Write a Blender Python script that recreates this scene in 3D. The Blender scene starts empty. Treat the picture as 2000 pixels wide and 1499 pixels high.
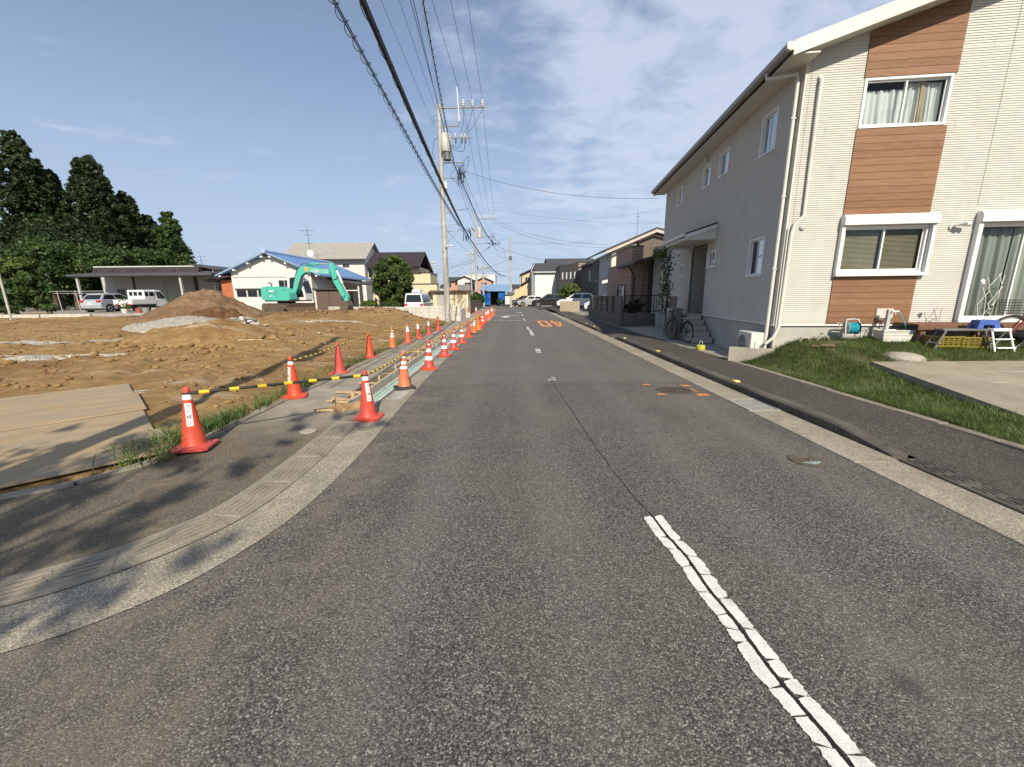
import bpy, bmesh, math, random
import numpy as np
from mathutils import Vector, Matrix
random.seed(7); RNG = np.random.default_rng(7)
scn = bpy.context.scene
COL = scn.collection
PI = math.pi
R = math.radians

# ------------------------------------------------------------------ camera
CAMH = 1.72
FPX = 790.0
PITCH = math.atan(174.2 / FPX)
ROLL = R(-0.54)
cam_d = bpy.data.cameras.new('camera'); cam = bpy.data.objects.new('camera', cam_d); COL.objects.link(cam)
cam_d.sensor_width = 36.0; cam_d.lens = FPX / 2000.0 * 36.0; cam_d.clip_start = 0.05; cam_d.clip_end = 4000
_c, _s = math.cos(ROLL), math.sin(ROLL); _cp, _sp = math.cos(PITCH), math.sin(PITCH)
_right = Vector((_c, _s * _sp, _s * _cp)); _up = Vector((-_s, _c * _sp, _c * _cp)); _fw = Vector((0, _cp, -_sp))
mw = Matrix(((_right.x, _up.x, -_fw.x, 0), (_right.y, _up.y, -_fw.y, 0), (_right.z, _up.z, -_fw.z, CAMH), (0, 0, 0, 1)))
cam.matrix_world = mw
scn.camera = cam

# ------------------------------------------------------------------ sky + sun
SUN_EL, SUN_AZ = R(36.0), R(171.0)          # azimuth clockwise from +Y: behind the camera, a little to the right
sun_dir = Vector((math.sin(SUN_AZ) * math.cos(SUN_EL), math.cos(SUN_AZ) * math.cos(SUN_EL), math.sin(SUN_EL)))
sd = bpy.data.lights.new('sun', 'SUN'); sd.energy = 4.6; sd.angle = R(0.55); sd.color = (1.0, 0.905, 0.75)
so = bpy.data.objects.new('sun', sd); COL.objects.link(so)
so.rotation_euler = (-sun_dir).to_track_quat('-Z', 'Y').to_euler()
w = bpy.data.worlds.new('World'); scn.world = w; w.use_nodes = True
nt = w.node_tree; nt.nodes.clear()
def wn(t, **k):
    n = nt.nodes.new(t)
    for a, b in k.items(): setattr(n, a, b)
    return n
sky = wn('ShaderNodeTexSky', sky_type='NISHITA', sun_disc=False, sun_elevation=SUN_EL, sun_rotation=SUN_AZ,
         altitude=50.0, air_density=1.0, dust_density=0.5, ozone_density=3.2)
tc = wn('ShaderNodeTexCoord'); sep = wn('ShaderNodeSeparateXYZ'); nt.links.new(tc.outputs['Generated'], sep.inputs[0])
def wm(op, a, b=None, c=None, clamp=False):
    n = wn('ShaderNodeMath', operation=op, use_clamp=clamp)
    for i, v in enumerate((a, b, c)):
        if v is None: continue
        if isinstance(v, (int, float)): n.inputs[i].default_value = v
        else: nt.links.new(v, n.inputs[i])
    return n.outputs[0]
zc = wm('MAXIMUM', wm('ADD', sep.outputs[2], 0.10), 0.03)
cx = wm('DIVIDE', sep.outputs[0], zc); cy = wm('DIVIDE', sep.outputs[1], zc)
cmb = wn('ShaderNodeCombineXYZ'); nt.links.new(cx, cmb.inputs[0]); nt.links.new(cy, cmb.inputs[1])
def wnoise(scale, det, rough, off):
    mp = wn('ShaderNodeMapping'); mp.inputs['Location'].default_value = off; mp.inputs['Scale'].default_value = (scale, scale * 1.15, 1)
    nt.links.new(cmb.outputs[0], mp.inputs[0])
    n = wn('ShaderNodeTexNoise'); n.inputs['Scale'].default_value = 1.0; n.inputs['Detail'].default_value = det; n.inputs['Roughness'].default_value = rough
    n.inputs['Distortion'].default_value = 0.25
    nt.links.new(mp.outputs[0], n.inputs['Vector']); return n.outputs[0]
n1 = wnoise(0.55, 3, 0.5, (5.2, 0.4, 0)); n2 = wnoise(3.4, 7, 0.58, (1.3, 7.7, 0))
# more cloud towards the north-east (the right of the view) than to the north-west
side = wn('ShaderNodeMapRange', interpolation_type='SMOOTHSTEP'); nt.links.new(sep.outputs[0], side.inputs[0])
side.inputs[1].default_value = -0.35; side.inputs[2].default_value = 0.40; side.inputs[3].default_value = -0.05; side.inputs[4].default_value = 0.13
cov = wm('ADD', wm('ADD', wm('MULTIPLY', n1, 0.40), wm('MULTIPLY', n2, 0.55)), side.outputs[0])
mr = wn('ShaderNodeMapRange', interpolation_type='SMOOTHSTEP'); nt.links.new(cov, mr.inputs[0])
mr.inputs[1].default_value = 0.45; mr.inputs[2].default_value = 0.66; mr.inputs[3].default_value = 0.0; mr.inputs[4].default_value = 0.80
hor = wn('ShaderNodeMapRange', interpolation_type='SMOOTHSTEP'); nt.links.new(sep.outputs[2], hor.inputs[0])
hor.inputs[1].default_value = -0.02; hor.inputs[2].default_value = 0.50; hor.inputs[3].default_value = 0.92; hor.inputs[4].default_value = 0.30
mixh = wn('ShaderNodeMix', data_type='RGBA'); nt.links.new(hor.outputs[0], mixh.inputs[0]); nt.links.new(sky.outputs[0], mixh.inputs[6]); mixh.inputs[7].default_value = (4.25, 5.15, 6.65, 1)
mix = wn('ShaderNodeMix', data_type='RGBA'); nt.links.new(mr.outputs[0], mix.inputs[0]); nt.links.new(mixh.outputs[2], mix.inputs[6]); mix.inputs[7].default_value = (5.5, 6.2, 7.6, 1)
bg = wn('ShaderNodeBackground'); bg.inputs[1].default_value = 0.088
nt.links.new(mix.outputs[2], bg.inputs[0]); ow = wn('ShaderNodeOutputWorld'); nt.links.new(bg.outputs[0], ow.inputs[0])
scn.view_settings.view_transform = 'Standard'; scn.view_settings.look = 'None'; scn.view_settings.gamma = 1.0
scn.view_settings.use_curve_mapping = False
scn.view_settings.exposure = 0.42
scn.render.engine = 'CYCLES'
scn.cycles.max_bounces = 6; scn.cycles.transparent_max_bounces = 10

# ------------------------------------------------------------------ pixel helpers (directions only)
def ray(x, y):
    u = (x - 1000.0) / FPX; v = (749.5 - y) / FPX
    return _fw + u * _right + v * _up
def G(x, y, z=0.0):                      # the point at height z under a pixel
    d = ray(x, y); t = (z - CAMH) / d.z; return Vector((d.x * t, d.y * t, z))
def D(x, y, Y):                          # the point at distance Y under a pixel
    d = ray(x, y); t = Y / d.y; return Vector((d.x * t, Y, CAMH + d.z * t))
def sstep(a, b, x):
    t = min(1.0, max(0.0, (x - a) / (b - a))); return t * t * (3 - 2 * t)
def nsstep(a, b, x):
    t = np.clip((x - a) / (b - a), 0, 1); return t * t * (3 - 2 * t)

# ------------------------------------------------------------------ materials
class NB:
    def __init__(s, name):
        s.m = bpy.data.materials.new(name); s.m.use_nodes = True; s.t = s.m.node_tree
        s.b = s.t.nodes['Principled BSDF']; s.out = s.t.nodes['Material Output']
    def n(s, t, **k):
        x = s.t.nodes.new(t)
        for a, b in k.items(): setattr(x, a, b)
        return x
    def l(s, a, b): s.t.links.new(a, b)
    def pos(s, world=False):
        if world: return s.n('ShaderNodeNewGeometry').outputs['Position']
        return s.n('ShaderNodeTexCoord').outputs['Object']
    def noise(s, vec, scale, det=3, rough=0.55, dist=0.0):
        x = s.n('ShaderNodeTexNoise'); x.inputs['Scale'].default_value = scale; x.inputs['Detail'].default_value = det
        x.inputs['Roughness'].default_value = rough; x.inputs['Distortion'].default_value = dist
        if vec is not None: s.l(vec, x.inputs['Vector'])
        return x.outputs[0]
    def vor(s, vec, scale, feat='F1', out=0):
        x = s.n('ShaderNodeTexVoronoi', feature=feat); x.inputs['Scale'].default_value = scale; s.l(vec, x.inputs['Vector']); return x.outputs[out]
    def ramp(s, fac, stops):
        x = s.n('ShaderNodeValToRGB'); e = x.color_ramp.elements
        while len(e) < len(stops): e.new(0.5)
        for i, (p, c) in enumerate(stops):
            e[i].position = p; e[i].color = (*c, 1) if len(c) == 3 else c
        s.l(fac, x.inputs[0]); return x.outputs[0]
    def mr(s, v, a, b, c, d, smooth=False):
        x = s.n('ShaderNodeMapRange'); 
        if smooth: x.interpolation_type = 'SMOOTHSTEP'
        s.l(v, x.inputs[0])
        for i, q in enumerate((a, b, c, d)): x.inputs[i + 1].default_value = q
        return x.outputs[0]
    def mix(s, f, a, b, mode='MIX'):
        x = s.n('ShaderNodeMix', data_type='RGBA', blend_type=mode)
        for i, v in ((0, f), (6, a), (7, b)):
            if isinstance(v, (int, float)): x.inputs[i].default_value = v
            elif isinstance(v, tuple): x.inputs[i].default_value = (*v, 1) if len(v) == 3 else v
            else: s.l(v, x.inputs[i])
        return x.outputs[2]
    def math(s, op, a, b=None, clamp=False):
        x = s.n('ShaderNodeMath', operation=op, use_clamp=clamp)
        for i, v in enumerate((a, b)):
            if v is None: continue
            if isinstance(v, (int, float)): x.inputs[i].default_value = v
            else: s.l(v, x.inputs[i])
        return x.outputs[0]
    def map(s, vec, sc=(1, 1, 1), rot=(0, 0, 0)):
        x = s.n('ShaderNodeMapping'); x.inputs['Scale'].default_value = sc; x.inputs['Rotation'].default_value = rot; s.l(vec, x.inputs[0]); return x.outputs[0]
    def bump(s, h, strength=0.3, dist=0.01, normal=None):
        x = s.n('ShaderNodeBump'); x.inputs['Strength'].default_value = strength; x.inputs['Distance'].default_value = dist
        s.l(h, x.inputs['Height'])
        if normal is not None: s.l(normal, x.inputs['Normal'])
        s.l(x.outputs[0], s.b.inputs['Normal']); return x.outputs[0]
    def set(s, col=None, rough=None, metal=None, spec=None):
        for nm, v in (('Base Color', col), ('Roughness', rough), ('Metallic', metal), ('Specular IOR Level', spec)):
            if v is None: continue
            if isinstance(v, (int, float)): s.b.inputs[nm].default_value = v
            elif isinstance(v, tuple): s.b.inputs[nm].default_value = (*v, 1)
            else: s.l(v, s.b.inputs[nm])
MATS = {}
def M(name, col=None, rough=0.7, var=0.12, scale=3.0, bump=0.0, bscale=60.0, metal=0.0, dirt=0.0, spec=0.4, world=False):
    if name in MATS: return MATS[name]
    k = NB(name); p = k.pos(world)
    n = k.noise(p, scale, 5, 0.62)
    lo = tuple(max(0, c * (1 - var * 1.6)) for c in col); hi = tuple(min(1, c * (1 + var)) for c in col)
    c = k.ramp(n, [(0.28, lo), (0.72, hi)])
    if dirt > 0:
        d = k.noise(k.map(p, (1.0, 1.0, 0.35)), scale * 2.3, 7, 0.7)
        c = k.mix(k.mr(d, 0.52, 0.78, 0, dirt, True), c, (0.10, 0.085, 0.065))
    k.set(col=c, metal=metal, spec=spec)
    k.set(rough=k.mr(n, 0.3, 0.7, max(0, rough - 0.08), min(1, rough + 0.08)))
    if bump: k.bump(k.noise(p, bscale, 4, 0.6), bump, 0.006)
    MATS[name] = k.m; return k.m

def glass_mat(name='window_glass', tint=(0.82, 0.88, 0.88), refl=1.0):
    if name in MATS: return MATS[name]
    k = NB(name); t = k.t
    tr = k.n('ShaderNodeBsdfTransparent'); tr.inputs[0].default_value = (*tint, 1)
    gl = k.n('ShaderNodeBsdfGlossy'); gl.inputs['Roughness'].default_value = 0.03
    p = k.pos(True); bm_ = k.n('ShaderNodeBump'); bm_.inputs['Strength'].default_value = 0.05; bm_.inputs['Distance'].default_value = 0.02
    k.l(k.noise(p, 1.7, 1), bm_.inputs['Height']); k.l(bm_.outputs[0], gl.inputs['Normal'])
    fr = k.n('ShaderNodeFresnel'); fr.inputs[0].default_value = 1.55
    ms = k.n('ShaderNodeMixShader'); k.l(k.math('MULTIPLY', fr.outputs[0], refl * 0.62, True), ms.inputs[0])
    k.l(tr.outputs[0], ms.inputs[1]); k.l(gl.outputs[0], ms.inputs[2]); k.l(ms.outputs[0], k.out.inputs[0])
    MATS[name] = k.m; return k.m

def leaf_mat(name, dark, mid, light, scale=0.9):
    if name in MATS: return MATS[name]
    k = NB(name); p = k.pos(True)
    a = k.noise(p, scale, 3); b = k.noise(p, scale * 14, 2)
    f = k.math('ADD', k.math('MULTIPLY', a, 0.6), k.math('MULTIPLY', b, 0.4))
    c = k.ramp(f, [(0.36, dark), (0.5, mid), (0.66, light)])
    k.set(col=c, rough=0.55, spec=0.35)
    trn = k.n('ShaderNodeBsdfTranslucent'); k.l(k.mix(0.5, c, (light[0] * 1.3, light[1] * 1.3, light[2] * 0.6)), trn.inputs[0])
    ms = k.n('ShaderNodeMixShader'); ms.inputs[0].default_value = 0.28
    k.l(k.b.outputs[0], ms.inputs[1]); k.l(trn.outputs[0], ms.inputs[2]); k.l(ms.outputs[0], k.out.inputs[0])
    MATS[name] = k.m; return k.m

# ------------------------------------------------------------------ mesh builder
class MB:
    def __init__(s): s.v = []; s.f = []; s.mi = []; s.cur = 0; s.sm = []; s.smooth = False
    def add(s, vs, fs):
        o = len(s.v); s.v += [tuple(v) for v in vs]
        for f in fs: s.f.append(tuple(i + o for i in f)); s.mi.append(s.cur); s.sm.append(s.smooth)
        return s
    def box(s, x0, x1, y0, y1, z0, z1, bev=0.0, mat=None):
        if bev > 0:
            b = min(bev, abs(x1 - x0) * .45, abs(y1 - y0) * .45, abs(z1 - z0) * .45)
            vs = []
            for sx, X in ((1, x0), (-1, x1)):
                for sy, Y in ((1, y0), (-1, y1)):
                    for sz, Z in ((1, z0), (-1, z1)):
                        vs += [(X, Y + sy * b, Z + sz * b), (X + sx * b, Y, Z + sz * b), (X + sx * b, Y + sy * b, Z)]
            bm = bmesh.new(); bv = [bm.verts.new(v) for v in vs]
            r = bmesh.ops.convex_hull(bm, input=bv); bm.verts.index_update()
            V = [v.co[:] for v in bm.verts]; F = [[v.index for v in f.verts] for f in bm.faces]; bm.free()
        else:
            V = [(x0, y0, z0), (x1, y0, z0), (x1, y1, z0), (x0, y1, z0), (x0, y0, z1), (x1, y0, z1), (x1, y1, z1), (x0, y1, z1)]
            F = [(0, 3, 2, 1), (4, 5, 6, 7), (0, 1, 5, 4), (1, 2, 6, 5), (2, 3, 7, 6), (3, 0, 4, 7)]
        if mat is not None: V = [mat @ Vector(v) for v in V]
        return s.add(V, F)
    def hull(s, pts):
        bm = bmesh.new(); bv = [bm.verts.new(v) for v in pts]
        bmesh.ops.convex_hull(bm, input=bv); bm.verts.index_update()
        V = [v.co[:] for v in bm.verts]; F = [[v.index for v in f.verts] for f in bm.faces if len(f.verts)]; bm.free()
        return s.add(V, F)
    def prism(s, poly, axis, a, b, mat=None):       # poly in the other two axes, extruded from a to b along axis
        def P(p, q):
            return {'x': (q, p[0], p[1]), 'y': (p[0], q, p[1]), 'z': (p[0], p[1], q)}[axis]
        n = len(poly); V = [P(p, a) for p in poly] + [P(p, b) for p in poly]
        F = [tuple(range(n)), tuple(range(2 * n - 1, n - 1, -1))] + [(i, (i + 1) % n + 0, (i + 1) % n + n, i + n)[::-1] for i in range(n)]
        if mat is not None: V = [mat @ Vector(v) for v in V]
        return s.add(V, F)
    def tube(s, pts, r, n=8, cap=True):
        pts = [Vector(p) for p in pts]; rs = r if isinstance(r, (list, tuple)) else [r] * len(pts)
        V = []; F = []; up = None
        for i, p in enumerate(pts):
            t = (pts[min(i + 1, len(pts) - 1)] - pts[max(i - 1, 0)]).normalized()
            if up is None:
                up = Vector((0, 0, 1)) if abs(t.z) < 0.9 else Vector((1, 0, 0))
            a = t.cross(up)
            if a.length < 1e-6: a = t.orthogonal()
            a.normalize(); b = a.cross(t).normalized(); up = b
            for k in range(n):
                an = 2 * PI * k / n; V.append(p + (a * math.cos(an) + b * math.sin(an)) * rs[i])
        for i in range(len(pts) - 1):
            for k in range(n): F.append((i * n + k, i * n + (k + 1) % n, (i + 1) * n + (k + 1) % n, (i + 1) * n + k))
        if cap: F.append(tuple(range(n - 1, -1, -1))); F.append(tuple(range((len(pts) - 1) * n, len(pts) * n)))
        sm = s.smooth; s.smooth = n >= 6; s.add(V, F); s.smooth = sm; return s
    def lathe(s, prof, n=20, c=(0, 0, 0), axis='z', cap=True):
        V = []; F = []
        for r, h in prof:
            for k in range(n):
                a = 2 * PI * k / n; x, y = r * math.cos(a), r * math.sin(a)
                V.append({'z': (c[0] + x, c[1] + y, c[2] + h), 'x': (c[0] + h, c[1] + x, c[2] + y), 'y': (c[0] + x, c[1] + h, c[2] + y)}[axis])
        m = len(prof)
        for i in range(m - 1):
            for k in range(n): F.append((i * n + k, i * n + (k + 1) % n, (i + 1) * n + (k + 1) % n, (i + 1) * n + k))
        if cap: F.append(tuple(range(n - 1, -1, -1))); F.append(tuple(range((m - 1) * n, m * n)))
        sm = s.smooth; s.smooth = True; s.add(V, F); s.smooth = sm; return s
    def quad(s, a, b, c, d): return s.add([a, b, c, d], [(0, 1, 2, 3)])
    def poly(s, pts): return s.add(pts, [tuple(range(len(pts)))])
    def build(s, name, mats, parent=None, loc=None, rot=None, kind=None):
        me = bpy.data.meshes.new(name); me.from_pydata([tuple(v) for v in s.v], [], s.f)
        if not isinstance(mats, (list, tuple)): mats = [mats]
        for m in mats: me.materials.append(m)
        if len(mats) > 1: me.polygons.foreach_set('material_index', s.mi)
        if any(s.sm):
            me.polygons.foreach_set('use_smooth', s.sm)
        bm = bmesh.new(); bm.from_mesh(me); bmesh.ops.recalc_face_normals(bm, faces=bm.faces[:]); bm.to_mesh(me); bm.free()
        if any(s.sm):
            try: me.set_sharp_from_angle(angle=R(42))
            except Exception: pass
        me.update()
        return link(name, me, parent, loc, rot, kind)
def link(name, me, parent=None, loc=None, rot=None, kind=None):
    o = bpy.data.objects.new(name, me); COL.objects.link(o)
    if parent is not None: o.parent = parent
    if loc is not None: o.location = loc
    if rot is not None: o.rotation_euler = rot
    if kind: o['kind'] = kind
    return o
def tag(o, label=None, cat=None, group=None, kind=None):
    if label: o['label'] = label
    if cat: o['category'] = cat
    if group: o['group'] = group
    if kind: o['kind'] = kind
    return o
def thing(name, label, cat, loc=(0, 0, 0), rotz=0.0, group=None):
    o = bpy.data.objects.new(name, None); o.empty_display_size = 0.2; COL.objects.link(o)
    o.location = loc; o.rotation_euler = (0, 0, rotz)
    return tag(o, label, cat, group)
def dup(root, loc, rotz=None, label=None, group=None, parent=None):
    r = root.copy(); COL.objects.link(r); r.location = loc
    if rotz is not None: r.rotation_euler = (0, 0, rotz)
    if label: r['label'] = label
    if group: r['group'] = group
    def rec(src, dst):
        for ch in src.children:
            c = ch.copy(); COL.objects.link(c); c.parent = dst; rec(ch, c)
    rec(root, r); return r
def rawmesh(name, V, F, mat, parent=None, kind=None, smooth=False, uniform=None):
    me = bpy.data.meshes.new(name); V = np.asarray(V, dtype=np.float32); F = np.asarray(F, dtype=np.int32)
    nv, nf, k = len(V), len(F), F.shape[1]
    me.vertices.add(nv); me.vertices.foreach_set('co', V.ravel()); me.loops.add(nf * k); me.loops.foreach_set('vertex_index', F.ravel())
    me.polygons.add(nf); me.polygons.foreach_set('loop_start', np.arange(0, nf * k, k)); me.polygons.foreach_set('loop_total', np.full(nf, k))
    if smooth: me.polygons.foreach_set('use_smooth', np.ones(nf, dtype=bool))
    me.update(calc_edges=True); me.validate()
    me.materials.append(mat); return link(name, me, parent, kind=kind)
# ================================================================== GROUND, ROAD, PAVEMENTS
def asphalt_mat(name, dark, light, warm, seam=None, tracks=False):
    k = NB(name); p = k.pos(True); sp = k.n('ShaderNodeSeparateXYZ'); k.l(p, sp.inputs[0])
    wv = k.n('ShaderNodeVectorMath', operation='ADD'); k.l(p, wv.inputs[0]); nz = k.n('ShaderNodeTexNoise'); nz.inputs['Scale'].default_value = 60; k.l(p, nz.inputs['Vector'])
    sc_ = k.n('ShaderNodeVectorMath', operation='SCALE'); k.l(nz.outputs['Color'], sc_.inputs[0]); sc_.inputs['Scale'].default_value = .012; k.l(sc_.outputs[0], wv.inputs[1]); pw = wv.outputs[0]
    st = k.vor(pw, 118.0, out=1); sepc = k.n('ShaderNodeSeparateColor'); k.l(st, sepc.inputs[0]); dist = k.vor(pw, 118.0)
    stone = k.ramp(sepc.outputs[0], [(0.0, tuple(c * 0.35 for c in dark)), (0.35, dark), (0.62, tuple((a + b) / 2 for a, b in zip(dark, light))), (0.86, light), (0.95, tuple(c * 1.5 for c in light)), (1.0, tuple(min(1, c * 1.9) for c in light))])
    c = k.mix(k.mr(dist, 0.42, 0.78, 0.0, 0.85), stone, tuple(x * 0.22 for x in dark))
    big = k.noise(p, 0.5, 6, 0.62); med = k.noise(k.map(p, (1.5, 0.35, 1)), 1.4, 5, 0.6)
    c = k.mix(k.mr(big, 0.42, 0.70, 0.0, 0.40, True), c, warm)
    c = k.mix(k.mr(med, 0.5, 0.75, 0.0, 0.40, True), c, tuple(x * 0.55 for x in dark))
    if tracks:                                     # polished wheel lanes, oil spots, pale dust towards the works
        for cx_, f_ in ((-.75, .16), (.35, .12), (1.75, .13), (2.95, .15)):
            d_ = k.math('ABSOLUTE', k.math('SUBTRACT', k.math('ADD', sp.outputs[0], k.math('MULTIPLY', k.noise(k.map(p, (.2, .12, 1)), 1.0, 2), .5)), cx_ + .25))
            c = k.mix(k.mr(d_, 0.0, 0.36, f_, 0.0, True), c, tuple(x * 1.25 for x in light))
        oil = k.vor(k.map(p, (1, .7, 1)), 1.1); c = k.mix(k.mr(oil, 0.02, 0.11, 0.5, 0.0, True), c, (0.03, 0.028, 0.026))
        dust = k.math('MULTIPLY', k.mr(sp.outputs[0], -1.9, -0.5, 1.0, 0.0, True), k.mr(k.noise(p, 1.7, 5, .7), .40, .66, 0.0, .55, True)); c = k.mix(dust, c, (0.22, 0.185, 0.135))
    if seam is not None:
        yy = k.math('ADD', sp.outputs[1], k.math('MULTIPLY', k.noise(p, 1.3, 3), 0.22)); newer = k.mr(yy, seam, seam + 0.5, 0.0, 1.0, True)
        wob = k.ramp(k.noise(p, 70, 3), [(0.3, tuple(x * .95 for x in dark)), (0.7, tuple(x * 1.12 for x in light))])
        c = k.mix(k.math('MULTIPLY', newer, 0.40), c, wob)
        ln = k.math('ABSOLUTE', k.math('SUBTRACT', yy, seam)); c = k.mix(k.mr(ln, 0.0, 0.03, 0.45, 0.0), c, (0.03, 0.03, 0.03))
    k.set(col=c, rough=0.88, spec=0.3)
    k.bump(k.math('SUBTRACT', 1.0, dist), 0.6, 0.006)
    return k.m
ASPH = asphalt_mat('asphalt_road', (0.096, 0.090, 0.081), (0.182, 0.171, 0.153), (0.160, 0.140, 0.110), seam=7.75, tracks=True)
ASPH2 = asphalt_mat('asphalt_pavement', (0.062, 0.055, 0.046), (0.15, 0.132, 0.105), (0.15, 0.122, 0.085))
ASPH3 = asphalt_mat('asphalt_footway', (0.062, 0.054, 0.047), (0.125, 0.11, 0.096), (0.125, 0.106, 0.084))
def conc_mat(name, a, b, stain=(0.12, 0.10, 0.075), st=0.5, speck=True, bump=0.35, sc=1.0, agg=False):
    k = NB(name); p = k.pos(True)
    n = k.noise(p, 1.6 * sc, 6, 0.65); f = k.noise(p, 170.0, 2, 0.6)
    c = k.ramp(n, [(0.3, a), (0.7, b)])
    if speck: c = k.mix(0.75, c, k.mix(1.0, c, k.ramp(f, [(0.32, (0.45, 0.45, 0.45)), (0.68, (1.5, 1.5, 1.5))]), 'MULTIPLY'))
    if agg:
        v_ = k.vor(p, 130.0, out=1); q_ = k.n('ShaderNodeSeparateColor'); k.l(v_, q_.inputs[0]); c = k.mix(.75, c, k.mix(1.0, c, k.ramp(q_.outputs[0], [(0, (.45, .44, .42)), (.6, (1, 1, 1)), (1, (1.7, 1.7, 1.65))]), 'MULTIPLY'))
    s = k.noise(p, 4.2 * sc, 7, 0.72, 0.3); c = k.mix(k.mr(s, 0.5, 0.75, 0, st, True), c, stain)
    k.set(col=c, rough=0.9, spec=0.25); k.bump(k.math('ADD', f, k.math('MULTIPLY', n, 0.6)), bump, 0.004)
    MATS[name] = k.m; return k.m
CONC_G = conc_mat('gutter_concrete', (0.22, 0.195, 0.15), (0.34, 0.305, 0.24), agg=True)
CONC_K = conc_mat('kerb_concrete', (0.20, 0.175, 0.135), (0.30, 0.265, 0.21), st=0.6)
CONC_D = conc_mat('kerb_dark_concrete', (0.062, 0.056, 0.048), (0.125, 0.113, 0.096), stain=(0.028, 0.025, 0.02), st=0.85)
CONC_S = conc_mat('slab_concrete', (0.27, 0.245, 0.20), (0.40, 0.37, 0.31), st=0.55)
CONC_L = conc_mat('new_concrete', (0.40, 0.39, 0.36), (0.56, 0.55, 0.51), st=0.35)
BLOCKM = conc_mat('concrete_block', (0.42, 0.40, 0.35), (0.60, 0.58, 0.52), st=0.4, sc=2)
def dirt_mat(name, a, b, c_, wet, pale, bs=1.0):
    k = NB(name); p = k.pos(True)
    n = k.noise(p, 0.35, 6, 0.65); m = k.noise(p, 3.2, 7, 0.72, 0.4); f = k.noise(p, 38.0, 4, 0.7)
    c = k.ramp(m, [(0.28, a), (0.5, b), (0.74, c_)])
    c = k.mix(k.mr(n, 0.49, 0.62, 0, 0.75, True), c, wet)
    str_ = k.noise(k.map(p, (0.25, 1.1, 1)), 1.1, 5, 0.6); c = k.mix(k.mr(str_, 0.57, 0.70, 0, 0.75, True), c, pale)
    c = k.mix(0.8, c, k.mix(1.0, c, k.ramp(f, [(0.3, (0.5, 0.48, 0.45)), (0.7, (1.4, 1.4, 1.4))]), 'MULTIPLY'))
    k.set(col=c, rough=0.95, spec=0.15)
    h = k.math('ADD', k.math('MULTIPLY', m, 1.0), k.math('MULTIPLY', f, 0.45)); k.bump(h, 0.9 * bs, 0.05)
    MATS[name] = k.m; return k.m
DIRT = dirt_mat('site_dirt', (0.165, 0.098, 0.042), (0.285, 0.180, 0.078), (0.39, 0.265, 0.128), (0.20, 0.115, 0.046), (0.43, 0.355, 0.245))
DIRT_D = dirt_mat('heap_dirt', (0.10, 0.06, 0.032), (0.20, 0.13, 0.075), (0.30, 0.21, 0.13), (0.15, 0.085, 0.045), (0.30, 0.22, 0.14), 1.3)
DIRT_W = dirt_mat('wet_dirt', (0.07, 0.036, 0.018), (0.13, 0.068, 0.033), (0.2, 0.11, 0.055), (0.09, 0.045, 0.02), (0.2, 0.12, 0.07), 1.3)
def gravel_mat(name, cols, sc):
    k = NB(name); p = k.pos(True); v = k.vor(p, sc, out=1); s = k.n('ShaderNodeSeparateColor'); k.l(v, s.inputs[0])
    c = k.ramp(s.outputs[0], cols); d = k.vor(p, sc); c = k.mix(k.mr(d, 0.4, 0.8, 0, 0.7), c, (0.08, 0.07, 0.055))
    k.set(col=c, rough=0.9); k.bump(k.math('SUBTRACT', 1.0, d), 0.8, 0.03); MATS[name] = k.m; return k.m
GRAV = gravel_mat('heap_gravel', [(0, (0.26, 0.23, 0.18)), (0.5, (0.42, 0.385, 0.31)), (1, (0.58, 0.54, 0.46))], 26)
YARDM = gravel_mat('yard_gravel', [(0, (0.20, 0.19, 0.165)), (0.5, (0.30, 0.285, 0.25)), (1, (0.42, 0.40, 0.36))], 14)
GREEN_GND = M('ground_earth', (0.16, 0.145, 0.10), 0.95, 0.3, 0.05, world=True)

def vnoise(x, y, seed=0):
    x = np.asarray(x, float); y = np.asarray(y, float)
    xi = np.floor(x).astype(np.int64); yi = np.floor(y).astype(np.int64); fx = x - xi; fy = y - yi
    fx = fx * fx * (3 - 2 * fx); fy = fy * fy * (3 - 2 * fy)
    def h(a, b):
        n = (a * 374761393 + b * 668265263 + seed * 974711) & 0x7fffffff
        n = ((n ^ (n >> 13)) * 1274126177) & 0x7fffffff
        return ((n ^ (n >> 16)) & 0xffff) / 65535.0
    return (h(xi, yi) * (1 - fx) + h(xi + 1, yi) * fx) * (1 - fy) + (h(xi, yi + 1) * (1 - fx) + h(xi + 1, yi + 1) * fx) * fy
def fbm(x, y, seed=0, o=4):
    s = 0; a = 0.5
    for i in range(o): s = s + a * vnoise(x * 2 ** i, y * 2 ** i, seed + i * 17); a *= 0.5
    return s

# -- the ground sheet out to the horizon
g = MB(); g.quad((-1800, -1800, -0.12), (1800, -1800, -0.12), (1800, 1800, -0.12), (-1800, 1800, -0.12))
g.build('ground', GREEN_GND, kind='structure')

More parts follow.
